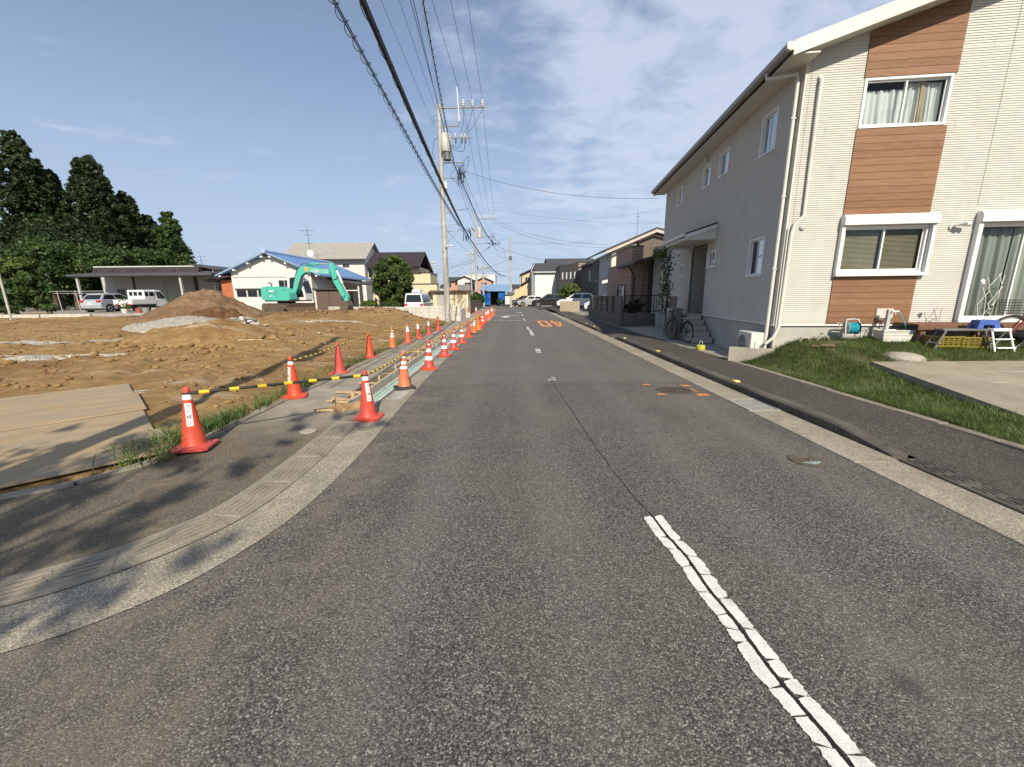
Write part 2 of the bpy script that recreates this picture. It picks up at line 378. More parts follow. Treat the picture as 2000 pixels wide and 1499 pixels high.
def crom(P, n=8):
    P = [Vector((p[0], p[1], 0)) for p in P]; out = []
    for i in range(len(P) - 1):
        a = P[max(i - 1, 0)]; b = P[i]; c = P[i + 1]; d = P[min(i + 2, len(P) - 1)]
        for k in range(n):
            t = k / n
            out.append(0.5 * ((2 * b) + (c - a) * t + (2 * a - 5 * b + 4 * c - d) * t * t + (3 * b - a - 3 * c + d) * t ** 3))
    out.append(P[-1]); return out
E0 = crom([(-1.75, 50), (-1.8, 30), (-1.82, 16), (-1.8, 9), (-1.76, 6.4), (-1.70, 4.6), (-1.70, 3.6), (-1.77, 2.86), (-1.97, 2.26), (-2.24, 1.90), (-2.62, 1.64), (-3.4, 1.32), (-5, 0.98), (-9, 0.7), (-20, 0.5), (-40, 0.4)])
E1 = crom([(-2.16, 50), (-2.16, 30), (-2.16, 16), (-2.16, 9), (-2.14, 6.4), (-2.08, 4.7), (-2.05, 3.75), (-2.12, 2.98), (-2.32, 2.52), (-2.62, 2.18), (-2.98, 1.94), (-3.7, 1.66), (-5.2, 1.36), (-9, 1.08), (-20, 0.9), (-40, 0.8)])
E2 = crom([(-2.44, 50), (-2.44, 30), (-2.44, 16), (-2.44, 9), (-2.44, 6.4), (-2.42, 4.8), (-2.40, 3.9), (-2.44, 3.12), (-2.60, 2.72), (-2.86, 2.42), (-3.2, 2.20), (-3.9, 1.94), (-5.3, 1.66), (-9, 1.38), (-20, 1.2), (-40, 1.1)])
E3 = crom([(-3.70, 50), (-3.70, 30), (-3.70, 16), (-3.72, 9), (-3.72, 6.4), (-3.70, 5.2), (-3.68, 4.4), (-3.76, 3.90), (-4.02, 3.48), (-4.36, 3.20), (-4.9, 2.96), (-5.8, 2.70), (-7, 2.5), (-10, 2.3), (-20, 2.1), (-40, 2.0)])
E4 = crom([(-3.84, 50), (-3.84, 30), (-3.84, 16), (-3.86, 9), (-3.86, 6.4), (-3.84, 5.2), (-3.82, 4.45), (-3.88, 4.0), (-4.10, 3.60), (-4.42, 3.32), (-4.94, 3.09), (-5.84, 2.83), (-7, 2.63), (-10, 2.43), (-20, 2.23), (-40, 2.13)])
def ribbon(name, A, B, za, zb, mat, kind=None, parent=None):
    m = MB(); n = len(A)
    V = [(p.x, p.y, za) for p in A] + [(p.x, p.y, zb) for p in B]
    m.add(V, [(i, i + 1, n + i + 1, n + i) for i in range(n - 1)]); return m.build(name, mat, parent, kind=kind)

# -- road
m = MB()
pts = [(3.5, -14, 0), (3.5, 38, 0), (3.4, 45, 0), (2.9, 50, 0), (9, 52, 0), (30, 52.5, 0), (30, 60, 0), (-30, 60, 0), (-30, 52.5, 0), (-6, 52, 0), (-1.75, 50, 0)] + [(p.x, p.y, 0) for p in E0[1:]] + [(-40, -14, 0)]
m.poly(pts); road = m.build('road', ASPH, kind='structure')
# -- left gutter apron, footway, edging
gl = ribbon('gutter_apron', E0, E1, 0.004, 0.010, CONC_G, 'structure')
ribbon('kerb_bed', E1, E2, 0.016, 0.027, CONC_K, None, gl)
# the left footway: worn asphalt at the corner, dusty concrete along the building site
def footway_left_mat():
    k = NB('footway_left'); p = k.pos(True)
    sp = k.n('ShaderNodeSeparateXYZ'); k.l(p, sp.inputs[0])
    st = k.vor(p, 150.0, out=1); sc_ = k.n('ShaderNodeSeparateColor'); k.l(st, sc_.inputs[0])
    a = k.ramp(sc_.outputs[0], [(0.0, (0.062, 0.053, 0.042)), (0.6, (0.122, 0.106, 0.083)), (0.93, (0.18, 0.155, 0.115)), (1.0, (0.28, 0.25, 0.19))])
    big = k.noise(p, 0.9, 5, 0.65); a = k.mix(k.mr(big, 0.4, 0.68, 0, 0.6, True), a, (0.175, 0.138, 0.088))
    n = k.noise(p, 2.0, 6, 0.7); f = k.noise(p, 120.0, 2)
    b = k.ramp(n, [(0.3, (0.20, 0.172, 0.13)), (0.7, (0.35, 0.31, 0.245))]); b = k.mix(0.6, b, k.mix(1.0, b, k.ramp(f, [(0.3, (0.5, 0.5, 0.5)), (0.7, (1.45, 1.45, 1.45))]), 'MULTIPLY'))
    yy = k.math('ADD', sp.outputs[1], k.math('MULTIPLY', k.noise(p, 0.8, 5), 1.6))
    c = k.mix(k.mr(yy, 5.2, 6.9, 0, 1, True), a, b)
    dust = k.noise(p, 5.0, 6, 0.7); c = k.mix(k.mr(dust, 0.55, 0.75, 0, 0.5, True), c, (0.30, 0.225, 0.14))
    k.set(col=c, rough=0.92, spec=0.2); k.bump(k.math('ADD', f, k.vor(p, 110.0)), 0.5, 0.005); return k.m
for mt in list(bpy.data.materials):
    if mt.name == 'footway_left': bpy.data.materials.remove(mt)
fwl = ribbon('footway_left', E2, E3, 0.026, 0.034, footway_left_mat(), 'structure')

def along(P, step, start=0.0, end=1e9):
    out = []; d = 0.0; nxt = start
    for a, b in zip(P[:-1], P[1:]):
        L = (b - a).length
        while nxt <= d + L:
            if nxt > end: return out
            t = (nxt - d) / L; out.append((a.lerp(b, t), (b - a).normalized())); nxt += step
        d += L
    return out
def clipY(P, y1): return [p for p in P if p.y <= y1]
def mid(A, B): return [(a + b) / 2 for a, b in zip(A, B)]
# left kerb stones with raised treads, laid flush round the corner
def tread_stone(name, L, W, h, mat, nrow=4, ncol=2):
    m = MB(); m.box(-L / 2 + .004, L / 2 - .004, -W / 2, W / 2, -0.05, h, 0.008)
    for c in range(ncol):
        for r in range(nrow):
            x0 = -L / 2 + .05 + c * (L - .06) / ncol; x1 = x0 + (L - .06) / ncol - .06
            y = -W / 2 + W * (r + 1.1) / (nrow + 1.2)
            m.box(x0 + (r % 2) * .025, x1 + (r % 2) * .025, y - .009, y + .009, h - .002, h + .009, 0.004)
    me = m.build(name, mat); d = me.data; bpy.data.objects.remove(me); return d
TS = tread_stone('kerb_stone', 0.578, 0.27, 0.028, CONC_K)
mk = mid(E1, E2); near = [p for p in mk if p.y < 6.0]
kl = MB(); kerbL = tag(bpy.data.objects.new('kerb_left', None), kind='structure'); COL.objects.link(kerbL)
for q, t in along(near, 0.602, 0.3, 13.0):
    o = link('kerb_stone', TS, kerbL, (q.x, q.y, 0), (0, 0, math.atan2(t.y, t.x)))
# pale new kerb and green film beyond it, along the formwork
m = MB(); m.box(-2.42, -2.20, 6.02, 34, -0.02, 0.030, 0.006); kn = m.build('new_kerb', CONC_L, kerbL)
GF = M('green_film', (0.30, 0.52, 0.43), 0.45, 0.25, 6, dirt=0.6)
m = MB(); m.box(-2.395, -2.355, 6.0, 34, 0.028, 0.036); m.box(-2.30, -2.24, 6.2, 34, 0.028, 0.034); m.build('green_film', GF, kerbL)
GROOVE = M('joint_dark', (0.05, 0.045, 0.04), 0.9)
m = MB(); m.box(-2.345, -2.335, 6.0, 34, 0.02, 0.033); m.box(-2.20, -2.165, 4.9, 34, -0.01, 0.008); m.build('joint', GROOVE, kerbL)
# edging strip by the site
edg = tag(bpy.data.objects.new('edging_left', None), kind='structure'); COL.objects.link(edg)
es = MB(); es.box(-.297, .297, -.065, .065, -.06, .062, .01); eo = es.build('edging_stone', CONC_K); ed = eo.data; bpy.data.objects.remove(eo)
me_ = mid(E3, E4)
for q, t in along([p for p in me_ if p.y < 30], 0.6, 0.2, 36):
    link('edging_stone', ed, edg, (q.x, q.y, random.uniform(-.008, .004)), (0, 0, math.atan2(t.y, t.x) + random.uniform(-.012, .012)))

# -- right side: apron slabs, kerb, footway
gr = tag(bpy.data.objects.new('gutter_right', None), kind='structure'); COL.objects.link(gr)
ys = [-6, -2.9, .5, 3.86, 5.72, 6.44, 8.9, 10.4, 12.4, 14.4, 16.4, 18.4, 20.4, 22.4, 25, 28, 31, 34, 38]
for a, b in zip(ys[:-1], ys[1:]):
    if abs(a - 5.72) < .01: continue
    m = MB(); m.box(3.5, 3.985, a + .006, b - .006, -.05, .012, .005); m.build('gutter_slab', CONC_G, gr)
kerbR = tag(bpy.data.objects.new('kerb_right', None), kind='structure'); COL.objects.link(kerbR)
def kprof(h): return [(3.992, -.05), (3.992, h * .8), (4.012, h - .008), (4.03, h), (4.16, h), (4.17, h - .01), (4.17, -.05)]
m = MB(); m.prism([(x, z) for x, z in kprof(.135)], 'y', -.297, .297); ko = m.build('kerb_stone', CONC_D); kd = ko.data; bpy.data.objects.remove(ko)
kruns = [(4.78, 15.0), (19.2, 27.2), (31.0, 36.0)]
for a, b in kruns:
    y = a + .3
    while y < b:
        link('kerb_stone', kd, kerbR, (random.uniform(-.006, .004), y, random.uniform(-.004, .004))); y += .6
    for yy, h1, h2 in ((a - .8, .035, .135), (b, .135, .035)):       # sloped end stones
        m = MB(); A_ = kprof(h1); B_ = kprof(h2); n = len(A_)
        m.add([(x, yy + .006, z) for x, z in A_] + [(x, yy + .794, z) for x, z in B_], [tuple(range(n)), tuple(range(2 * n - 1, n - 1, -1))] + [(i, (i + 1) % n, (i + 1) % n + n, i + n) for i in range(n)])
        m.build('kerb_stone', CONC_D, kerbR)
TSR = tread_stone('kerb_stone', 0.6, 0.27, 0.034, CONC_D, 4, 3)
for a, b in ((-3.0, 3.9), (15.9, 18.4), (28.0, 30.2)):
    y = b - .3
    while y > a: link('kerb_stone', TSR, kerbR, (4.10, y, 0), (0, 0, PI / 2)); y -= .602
YEL = M('reflector_yellow', (0.75, 0.62, 0.06), 0.4, 0.1); WHT = M('reflector_white', (0.75, 0.75, 0.68), 0.4, .1)
for px, py in ((1430, 745), (1275, 686), (1207, 661), (1157, 638), (1143, 632)):
    q = G(px, py, .14); m = MB(); m.box(4.03, 4.12, q.y - .07, q.y + .07, .13, .152, .006); m.cur = 1; m.box(4.045, 4.122, q.y - .05, q.y + .01, .15, .154)
    m.build('reflector', [YEL, WHT], kerbR)
# footway right: strips with a dip at the dropped kerb
m = MB(); ylist = [-14, 0, 2.5, 3.4, 3.98, 4.4, 4.78, 5.5, 8, 12, 15, 15.8, 18.4, 19.2, 23, 27, 28, 30.2, 31, 40, 50]
def fz(y):
    d = 1.0
    for a, b in ((-30, 3.9), (15.8, 18.4), (28, 30.2)):
        if a <= y <= b: d = 0
    d = 1.0
    for a, b in ((-30, 3.98), (15.8, 18.4), (28, 30.2)): d = min(d, max(0.0, max(a - y, y - b) / .8))
    return .034 + .088 * d
V = []; 
for y in ylist: V += [(4.165, y, fz(y)), (4.7, y, .07 + .05 * (fz(y) - .034) / .088), (5.22, y, .105 + .018 * (fz(y) - .034) / .088)]
m.add(V, [(i * 3 + j, i * 3 + j + 1, i * 3 + 4 + j, i * 3 + 3 + j) for i in range(len(ylist) - 1) for j in (0, 1)])
m.build('footway_right', ASPH3, kind='structure')
edr = tag(bpy.data.objects.new('edging_right', None), kind='structure'); COL.objects.link(edr)
y = 0.2
while y < 30:
    link('edging_stone', ed, edr, (5.275 + random.uniform(-.006, .006), y, .072 + random.uniform(-.004, .006)), (0, 0, PI / 2)); y += .6

# -- markings on the road
PAINT_W = M('road_paint_white', (0.66, 0.65, 0.60), 0.7, 0.14, 12, bump=.5, bscale=120, dirt=.45, world=True)
PAINT_O = M('road_paint_orange', (0.66, 0.25, 0.085), 0.75, 0.18, 9, dirt=.45, world=True)
CRACK = M('crack_dark', (0.012, 0.011, 0.010), 1.0, 0.1)
def xline(y): return 1.243 - .093 * (y - 1.16) + .012 * math.sin(y * 3.1) + .006 * math.sin(y * 11.3)
def ragged(x0f, x1f, y0, y1, rag_l, rag_r, name='painted_line', mat=None, z=.006):
    n = max(4, int((y1 - y0) / .008)); L = []; Rr = []; tl, tr_ = random.uniform(-.012, .012), random.uniform(-.012, .012)
    for i in range(n + 1):
        f = i / n; y = y0 + (y1 - y0) * f; e = min(1, i / 4, (n - i) / 4); sk = tl * (1 - f) + tr_ * f
        el = rag_l * (1.6 * (float(fbm(y * 22, 3.1 + rag_l * 100, 5)) * 2 - .9) + random.uniform(-.5, .5)); er = rag_r * (1.6 * (float(fbm(y * 22, 9.7 + rag_r * 100, 6)) * 2 - .9) + random.uniform(-.5, .5))
        L.append((x0f(y) + el + (1 - e) * .010 * random.random(), y - sk, z)); Rr.append((x1f(y) + er - (1 - e) * .010 * random.random(), y + sk, z))
    m = MB(); n = len(L); m.add(L + Rr, [(i, i + 1, n + i + 1, n + i) for i in range(n - 1)])
    return m.build(name, mat or PAINT_W, road)
for side, brk in ((-1, [.2, .62, .74, 1.02, 1.22, 1.335, 1.46, 1.70, 1.78, 1.88, 2.05, 2.28, 2.46, 2.60, 2.88]), (1, [.2, .55, .80, 1.08, 1.19, 1.42, 1.50, 1.60, 1.78, 2.00, 2.20, 2.38, 2.56, 2.89])):
    for a, b in zip(brk[:-1], brk[1:]):
        if side < 0: ragged(lambda y: xline(y) - .079 + .003 * math.sin(y * 7), lambda y: xline(y) - .010, a + .0035, b - .0035, .0065, .002)
        else: ragged(lambda y: xline(y) + .011, lambda y: xline(y) + .080 + .003 * math.sin(y * 6 + 1), a + .0035, b - .0035, .002, .0085)
ragged(lambda y: xline(y) - .0075, lambda y: xline(y) + .0075, .1, 2.95, .003, .003, 'crack', CRACK, .0045)
ragged(lambda y: xline(min(y, 4.5)) - .07 * max(0, y - 4.5) * .6 - .0035, lambda y: xline(min(y, 4.5)) - .07 * max(0, y - 4.5) * .6 + .0035, 2.95, 7.7, .0025, .0025, 'crack', CRACK, .0045)
def crack_path(x, y, ang, L, wdt, depth=0):
    P_ = [(x, y)]; a = ang; st_ = .05
    for i in range(int(L / st_)):
        a = ang + (a - ang) * .8 + random.uniform(-.55, .55); x += math.cos(a) * st_; y += math.sin(a) * st_; P_.append((x, y))
        if depth < 2 and random.random() < .045: crack_path(x, y, a + random.choice((-1, 1)) * random.uniform(.5, 1.1), L * .35, wdt * .7, depth + 1)
    m = MB(); V = []; n = len(P_)
    for i, (u, v) in enumerate(P_): q_ = wdt * (1 - .7 * i / n) * random.uniform(.6, 1.2); V += [(u - q_, v - q_ * .4, .0042), (u + q_, v + q_ * .4, .0042)]
    m.add(V, [(2 * i, 2 * i + 1, 2 * i + 3, 2 * i + 2) for i in range(n - 1)]); m.build('crack', CRACK, road)
_st = random.getstate(); random.seed(40)
for x_, y_, a_, L_ in ((-1.2, 4.2, .5, 1.6), (2.3, 5.2, 1.9, 1.3), (-.9, 7.6, -.1, 2.6), (.3, 10.2, 1.4, 3.0), (2.6, 2.9, .9, .9)): crack_path(x_, y_, a_, L_, .0022)
random.setstate(_st)
def worn(x0, x1, y0, y1, cell, keep, mat=PAINT_W, name='painted_line', sk=0.0, bias=None):
    m = MB(); nx = max(1, int((x1 - x0) / cell)); ny = max(1, int((y1 - y0) / cell))
    for i in range(nx):
        for j in range(ny):
            u, v = (i + .5) / nx, (j + .5) / ny
            kk = keep if bias is None else bias(u, v)
            if vnoise(i * .35 + x0 * 7, j * .35 + y0 * 3, 5) * .6 + random.random() * .4 > kk: continue
            cx, cy = x0 + (x1 - x0) * u + sk * (y0 + (y1 - y0) * v - y0), y0 + (y1 - y0) * v; s = cell * .56
            m.poly([(cx - s, cy - s, .006), (cx + s, cy - s * .8, .006), (cx + s * .9, cy + s, .006), (cx - s, cy + s, .006)])
    if m.v: return m.build(name, mat, road)
worn(.74, .90, 8.0, 8.35, .02, .42); worn(.76, .92, 8.6, 12.0, .025, .12); worn(.74, .90, 12.0, 12.9, .022, .58)
worn(.83, .98, 17.2, 20.2, .03, .62); worn(.80, .9, 20.2, 21.9, .03, .7)
worn(.82, .97, 26.5, 30, .05, .5); worn(.86, 1.0, 33, 36, .05, .6); worn(.5, 1.0, 39, 40.2, .06, .6)
worn(-1.62, -1.5, 27, 34.0, .05, .93); worn(-1.4, .6, 33.6, 34.6, .07, .42); worn(-.9, .0, 30.8, 33.2, .07, .55, bias=lambda u, v: .75 if abs(u - .5) + abs(v - .5) < .48 else .05); worn(-1.2, .8, 27.4, 27.7, .05, .5)
worn(-1.7, .9, 45.3, 45.6, .08, .55)
# the orange speed figures, written for traffic coming the other way
def digit(polys, ox, sx, oy, sy):
    for pl in polys:
        m = MB(); m.poly([(ox + sx * a, oy + sy * b, .006) for a, b in pl]); m.build('painted_figure', PAINT_O, road)
four = [[(.0, .28), (.0, .46), (.54, 1.0), (.82, 1.0), (.82, .46), (.55, .46), (.55, .78), (.28, .46), (.549, .46), (.549, .28)], [(.55, .0), (.82, .0), (.82, .459), (.55, .459)], [(.821, .28), (1.0, .28), (1.0, .46), (.821, .46)]]
zero = [[(.14, 0), (.86, 0), (1, .10), (1, .90), (.86, 1), (.14, 1), (0, .90), (0, .5), (.28, .5), (.28, .80), (.34, .85), (.66, .85), (.72, .80), (.72, .20), (.66, .15), (.34, .15), (.28, .20), (.28, .499), (0, .499), (0, .10)]]
digit(four, 3.02, -.62, 26.9, -5.0); digit(zero, 2.26, -.62, 26.9, -5.0)
# orange survey marks by the manhole
for px, py, w_, h_ in ((1262, 752, .13, .10), (1292, 771, .13, .10), (1339, 754, .16, .12), (1372, 772, .20, .16), (1355, 763, .05, .28)):
    q = G(px, py); worn(q.x - w_ / 2, q.x + w_ / 2, q.y - h_ / 2, q.y + h_ / 2, .018, .78, PAINT_O, 'painted_mark')
# manholes and drains
IRON = M('cast_iron', (0.075, 0.062, 0.050), 0.55, 0.35, 12, bump=.5, bscale=140, metal=.3)
IRON_L = M('cast_iron_worn', (0.125, 0.105, 0.08), 0.5, 0.3, 14, metal=.3)
def manhole(px, py, r, label, seg=False):
    q = G(px, py); t = thing('manhole_cover', label, 'manhole', (q.x, q.y, 0))
    m = MB(); m.lathe([(r, 0.002), (r, .010), (r * .9, .012), (r * .89, .004)], 40); m.build('rim', IRON_L, t)
    m = MB(); m.lathe([(r * .885, .003), (r * .87, .010), (0.001, .011)], 36, cap=False); lid = m.build('lid', IRON, t)
    m = MB(); n = 0
    for k in range(1, 5):
        rr = r * .19 * k + .01
        for j in range(6 * k):
            a = 2 * PI * j / (6 * k); x, y = rr * math.cos(a), rr * math.sin(a)
            m.box(-.014, .014, -.02, .02, .010, .0155, .003, Matrix.Translation((x, y, 0)) @ Matrix.Rotation(a, 4, 'Z'))
    m.build('tread', IRON_L, lid)
    if seg:
        m = MB(); m.poly([(r * .78 * math.cos(a), r * .78 * math.sin(a), .0165) for a in np.linspace(PI * 1.2, PI * 1.85, 16)]); m.build('pale_segment', M('enamel_pale', (.25, .31, .28), .6, .3, 30), lid)
    return t
manhole(1316, 763, .30, 'round iron manhole cover in the road with orange paint marks around it')
manhole(1574, 900, .16, 'small round iron valve cover in the road with a pale segment', True)
def grate(name, x0, x1, y0, y1, label, nx, ny):
    t = thing(name, label, 'drain grate', ((x0 + x1) / 2, (y0 + y1) / 2, 0)); cx, cy = (x0 + x1) / 2, (y0 + y1) / 2; hx, hy = (x1 - x0) / 2, (y1 - y0) / 2
    m = MB(); m.box(-hx, hx, -hy, hy, -.05, -.03); m.build('pit', GROOVE, t)
    STEEL = M('galvanised_grate', (0.46, 0.45, 0.41), 0.55, 0.2, 8, metal=.2, dirt=.3)
    m = MB(); b = .03; m.box(-hx, hx, -hy, -hy + b, -.03, .017); m.box(-hx, hx, hy - b, hy, -.03, .017); m.box(-hx, -hx + b, -hy + b, hy - b, -.03, .017); m.box(hx - b, hx, -hy + b, hy - b, -.03, .017); m.build('frame', CONC_S, t)
    for i in range(nx):
        x = -hx + b + (2 * hx - 2 * b) * (i + .5) / nx; m = MB(); m.box(x - .006, x + .006, -hy + b, hy - b, -.03, .013); m.build('bar', STEEL, t)
    m = MB()
    for j in range(ny):
        y = -hy + b + (2 * hy - 2 * b) * (j + .5) / ny; m.box(-hx + b, hx - b, y - .005, y + .005, -.03, .010)
    m.build('cross_bars', STEEL, t); return t
grate('drain_grate', 3.50, 3.985, 5.74, 6.42, 'steel mesh drain grate in the right gutter beside the kerb', 12, 16)
grate('drain_grate', -2.14, -1.84, 6.62, 7.34, 'steel bar drain grate by the foot of the orange banded cone', 6, 20)
# kerb inlet mouth beside the right drain
m = MB(); m.box(3.975, 4.0, 5.85, 6.3, .03, .10); m.build('inlet', GROOVE, kerbR)
# ================================================================== BUILDING SITE ON THE LEFT
def edge_y(x):                                   # the footway's outer edge, where it turns the corner
    return np.interp(-np.asarray(x, float), [3.7, 3.9, 4.1, 4.42, 4.94, 5.84, 7, 10, 20, 40], [4.6, 4.0, 3.6, 3.32, 3.09, 2.83, 2.63, 2.43, 2.23, 2.1])
def site_z(x, y, detail=True):
    x = np.asarray(x, float); y = np.asarray(y, float)
    base = .035 + .56 * nsstep(10, 27, y) * nsstep(4.0, 9.5, -x)
    if detail:
        pa = (x + 3.74) * -.718 + (y - 4.2) * .695; pb = (x + 3.74) * -.695 + (y - 4.2) * -.718
        am = nsstep(3.9, 5.2, -x) * nsstep(0.05, .9, y - edge_y(x)) * (1 - nsstep(-.5, .0, pb) * (1 - nsstep(5.3, 5.9, pa)))
        base = base + am * ((fbm(x * .45, y * .45, 3) - .47) * .22 + (fbm(x * 1.9, y * 1.9, 9) - .47) * .13 + (fbm(x * 7, y * 7, 21, 3) - .44) * .055)
        for x0_, am_, ph_, dp in ((-7.2, .8, .3, .045), (-9.0, .9, .6, .05), (-11.6, 1.2, 1.4, .045), (-13.3, 1.2, 1.7, .045), (-16.5, 1.5, .4, .05)):   # wheel ruts
            rx_ = x - (x0_ - .25 * (y - 12) + am_ * np.sin(y * .33 + ph_)); base = base - am * dp * np.exp(-(rx_ / .17) ** 2) + am * dp * .6 * np.exp(-((np.abs(rx_) - .36) / .13) ** 2)
        # low spread of spoil in front of the heap, the ridge the digger stands on
        base = base + .34 * np.exp(-(((x + 11.2) / 2.6) ** 2 + ((y - 15.2) / 2.0) ** 2)) * (.75 + .6 * fbm(x * 1.1, y * 1.1, 5))
        base = base + .05 * np.exp(-(((x + 12.5) / 6.0) ** 2 + ((y - 27.6) / 1.6) ** 2)) * (.6 + .8 * fbm(x * .8, y * .8, 8))
        base = base + .35 * np.exp(-(((x + 8.3) / 2.2) ** 2 + ((y - 27.5) / 1.5) ** 2))
    return np.where(y < edge_y(x) + .03, -.09, np.where(x > -3.86, -.06, base))
def sz(x, y): return float(site_z(np.array([x]), np.array([y]))[0])
xs = np.concatenate([np.arange(-3.80, -14, -.10), np.arange(-14, -32, -.2), np.arange(-32, -60, -1.2)])
ys_ = np.concatenate([np.arange(2.2, 20, .10), np.arange(20, 33.01, .2)])
X, Y = np.meshgrid(xs, ys_); Z = site_z(X, Y); nx, ny = len(xs), len(ys_)
I = np.arange(nx * ny).reshape(ny, nx)
F = np.stack([I[:-1, :-1].ravel(), I[1:, :-1].ravel(), I[1:, 1:].ravel(), I[:-1, 1:].ravel()], 1)
V = np.stack([X.ravel(), Y.ravel(), Z.ravel()], 1)
site = rawmesh('site_terrain', V, F, DIRT, kind='structure', smooth=True)

def heap(name, label, cx, cy, rx, ry, h, mat, seed, rough=.18, pw=1.0, cat='heap', skew=0.0):
    nr, na = 40, 90; rr = np.linspace(0, 1, nr); aa = np.linspace(0, 2 * PI, na, endpoint=False)
    Rr, A = np.meshgrid(rr, aa, indexing='ij')
    wob = 1 + .22 * (fbm(np.cos(A) * 2 + 5, np.sin(A) * 2 + 5, seed) - .47) * 2
    x = Rr * rx * wob * np.cos(A) ; y = Rr * ry * wob * np.sin(A)
    z = h * np.clip(1 - Rr, 0, 1) ** pw * (1 - .15 * np.exp(-(Rr / .12) ** 2))
    z += (fbm(x * 1.6 + 9, y * 1.6, seed + 1) - .47) * rough * 1.6 * (Rr < .985) + (fbm(x * 6, y * 6, seed + 2, 3) - .44) * rough * .8 * (Rr < .985)
    x = x + skew * z
    zb = site_z(cx + x, cy + y); zz = zb + z; zz[-1] = zb[-1] - .12
    V = np.stack([x.ravel(), y.ravel(), zz.ravel()], 1); I = np.arange(nr * na).reshape(nr, na)
    F = np.stack([I[:-1].ravel(), I[1:].ravel(), np.roll(I, -1, 1)[1:].ravel(), np.roll(I, -1, 1)[:-1].ravel()], 1)
    o = rawmesh(name, V, F, mat, smooth=True); o.location = (cx, cy, 0); return tag(o, label, cat)
q = D(405, 610, 24.3)
heap('soil_heap', 'tall brown soil heap rising behind the pale gravel heap', q.x, 24.3, 3.15, 3.0, 1.78, DIRT_D, 31, .17, .95)
heap('soil_heap', 'dark wet brown soil tipped on the right flank of the tall heap', q.x + 1.55, 22.9, 1.75, 1.5, .85, DIRT_W, 47, .16, .9)
q = D(340, 640, 19.2)
heap('gravel_heap', 'low pale crushed gravel heap spread in front of the soil heap', q.x + .3, 19.6, 2.5, 2.1, .50, GRAV, 53, .05, .85)
q = D(395, 690, 14.6)
heap('soil_heap', 'low loose brown soil heap in front of the gravel', q.x, 15.0, 2.6, 2.1, .40, DIRT, 61, .14, .8)

# clods and stones lying on the dirt
def scatter_rocks(name, label, n, fx, mat, smin, smax, seed):
    rg = np.random.default_rng(seed); Vs = []; Fs = []; o = 0
    ico = bmesh.new(); bmesh.ops.create_icosphere(ico, subdivisions=1, radius=1); iv = np.array([v.co[:] for v in ico.verts]); ifc = np.array([[v.index for v in f.verts] for f in ico.faces]); ico.free()
    XY = np.array([fx(rg) for i in range(n)]); ZZ = site_z(XY[:, 0], XY[:, 1])
    for i in range(n):
        x, y = XY[i]; s = smin + (smax - smin) * rg.random() ** 3
        v = iv * (1 + .35 * (rg.random((len(iv), 1)) - .5)) * s * np.array([1 + .5 * rg.random(), 1, .65]); a = rg.random() * 6.28
        v = np.stack([v[:, 0] * math.cos(a) - v[:, 1] * math.sin(a), v[:, 0] * math.sin(a) + v[:, 1] * math.cos(a), v[:, 2]], 1)
        v += np.array([x, y, ZZ[i] + s * .25]); Vs.append(v); Fs.append(ifc + o); o += len(iv)
    return tag(rawmesh(name, np.concatenate(Vs), np.concatenate(Fs), mat, kind='stuff'), label, 'soil')
def fx1(rg):
    while True:
        y = 4.5 + 26 * rg.random() ** 1.3; x = -4.4 - rg.random() ** 1.2 * (4 + y * .9)
        if y > 4.9 + max(0, -x - 4.4) * 1.15 and y > 6.0 or x < -9: return x, y
scatter_rocks('soil_clods', 'loose brown clods scattered over the bare site', 2600, fx1, DIRT, .012, .07, 3)
scatter_rocks('soil_clods', 'rough clods crumbled over the low loose soil heap', 500, lambda rg: (-11.2 + rg.normal() * 1.9, 14.2 + rg.normal() * 1.5), DIRT, .02, .15, 4)
scatter_rocks('soil_clods', 'churned clods along the ridge the excavator stands on', 600, lambda rg: (-12 + rg.normal() * 4, 27.3 + rg.normal() * 1.2), DIRT_D, .02, .14, 5)
# pale wet gravel patches
for i, (px, py, rx, ry) in enumerate(((180, 762, .95, .28), (80, 690, 2.2, .5), (20, 668, 2.4, .5), (215, 664, 1.6, .35), (640, 637, 2.6, .3), (20, 783, .8, .25))):
    q = G(px, py, .1 if py > 700 else .2); m = MB(); pts = []
    n = 26; base = []
    for kk in range(n):
        a = 2 * PI * kk / n; r_ = .65 + .5 * random.random(); base.append((q.x + rx * r_ * math.cos(a), q.y + ry * r_ * math.sin(a)))
    V = [(q.x, q.y, sz(q.x, q.y) + .03)] + [((q.x + a) / 2, (q.y + b) / 2, sz((q.x + a) / 2, (q.y + b) / 2) + .022) for a, b in base] + [(a, b, sz(a, b) + .004) for a, b in base]
    m.add(V, [(0, 1 + i2, 1 + (i2 + 1) % n) for i2 in range(n)] + [(1 + i2, 1 + n + i2, 1 + n + (i2 + 1) % n, 1 + (i2 + 1) % n) for i2 in range(n)])
    m.build('gravel_patch', GRAV, site)
# laths dropped on the dirt
for px, py, L, a in ((445, 669, 1.1, -.5), (490, 673, .7, .5)):
    q = G(px, py, .12); m = MB(); m.box(-L / 2, L / 2, -.03, .03, 0, .03)
    tag(m.build('wood_lath', M('raw_timber', (.55, .40, .22), .8, .2, 8), None, (q.x, q.y, sz(q.x, q.y) + .02), (0, .03, a)), 'short pale timber lath lying on the low soil heap, ' + ('the longer one' if L > 1 else 'the shorter one'), 'lath')

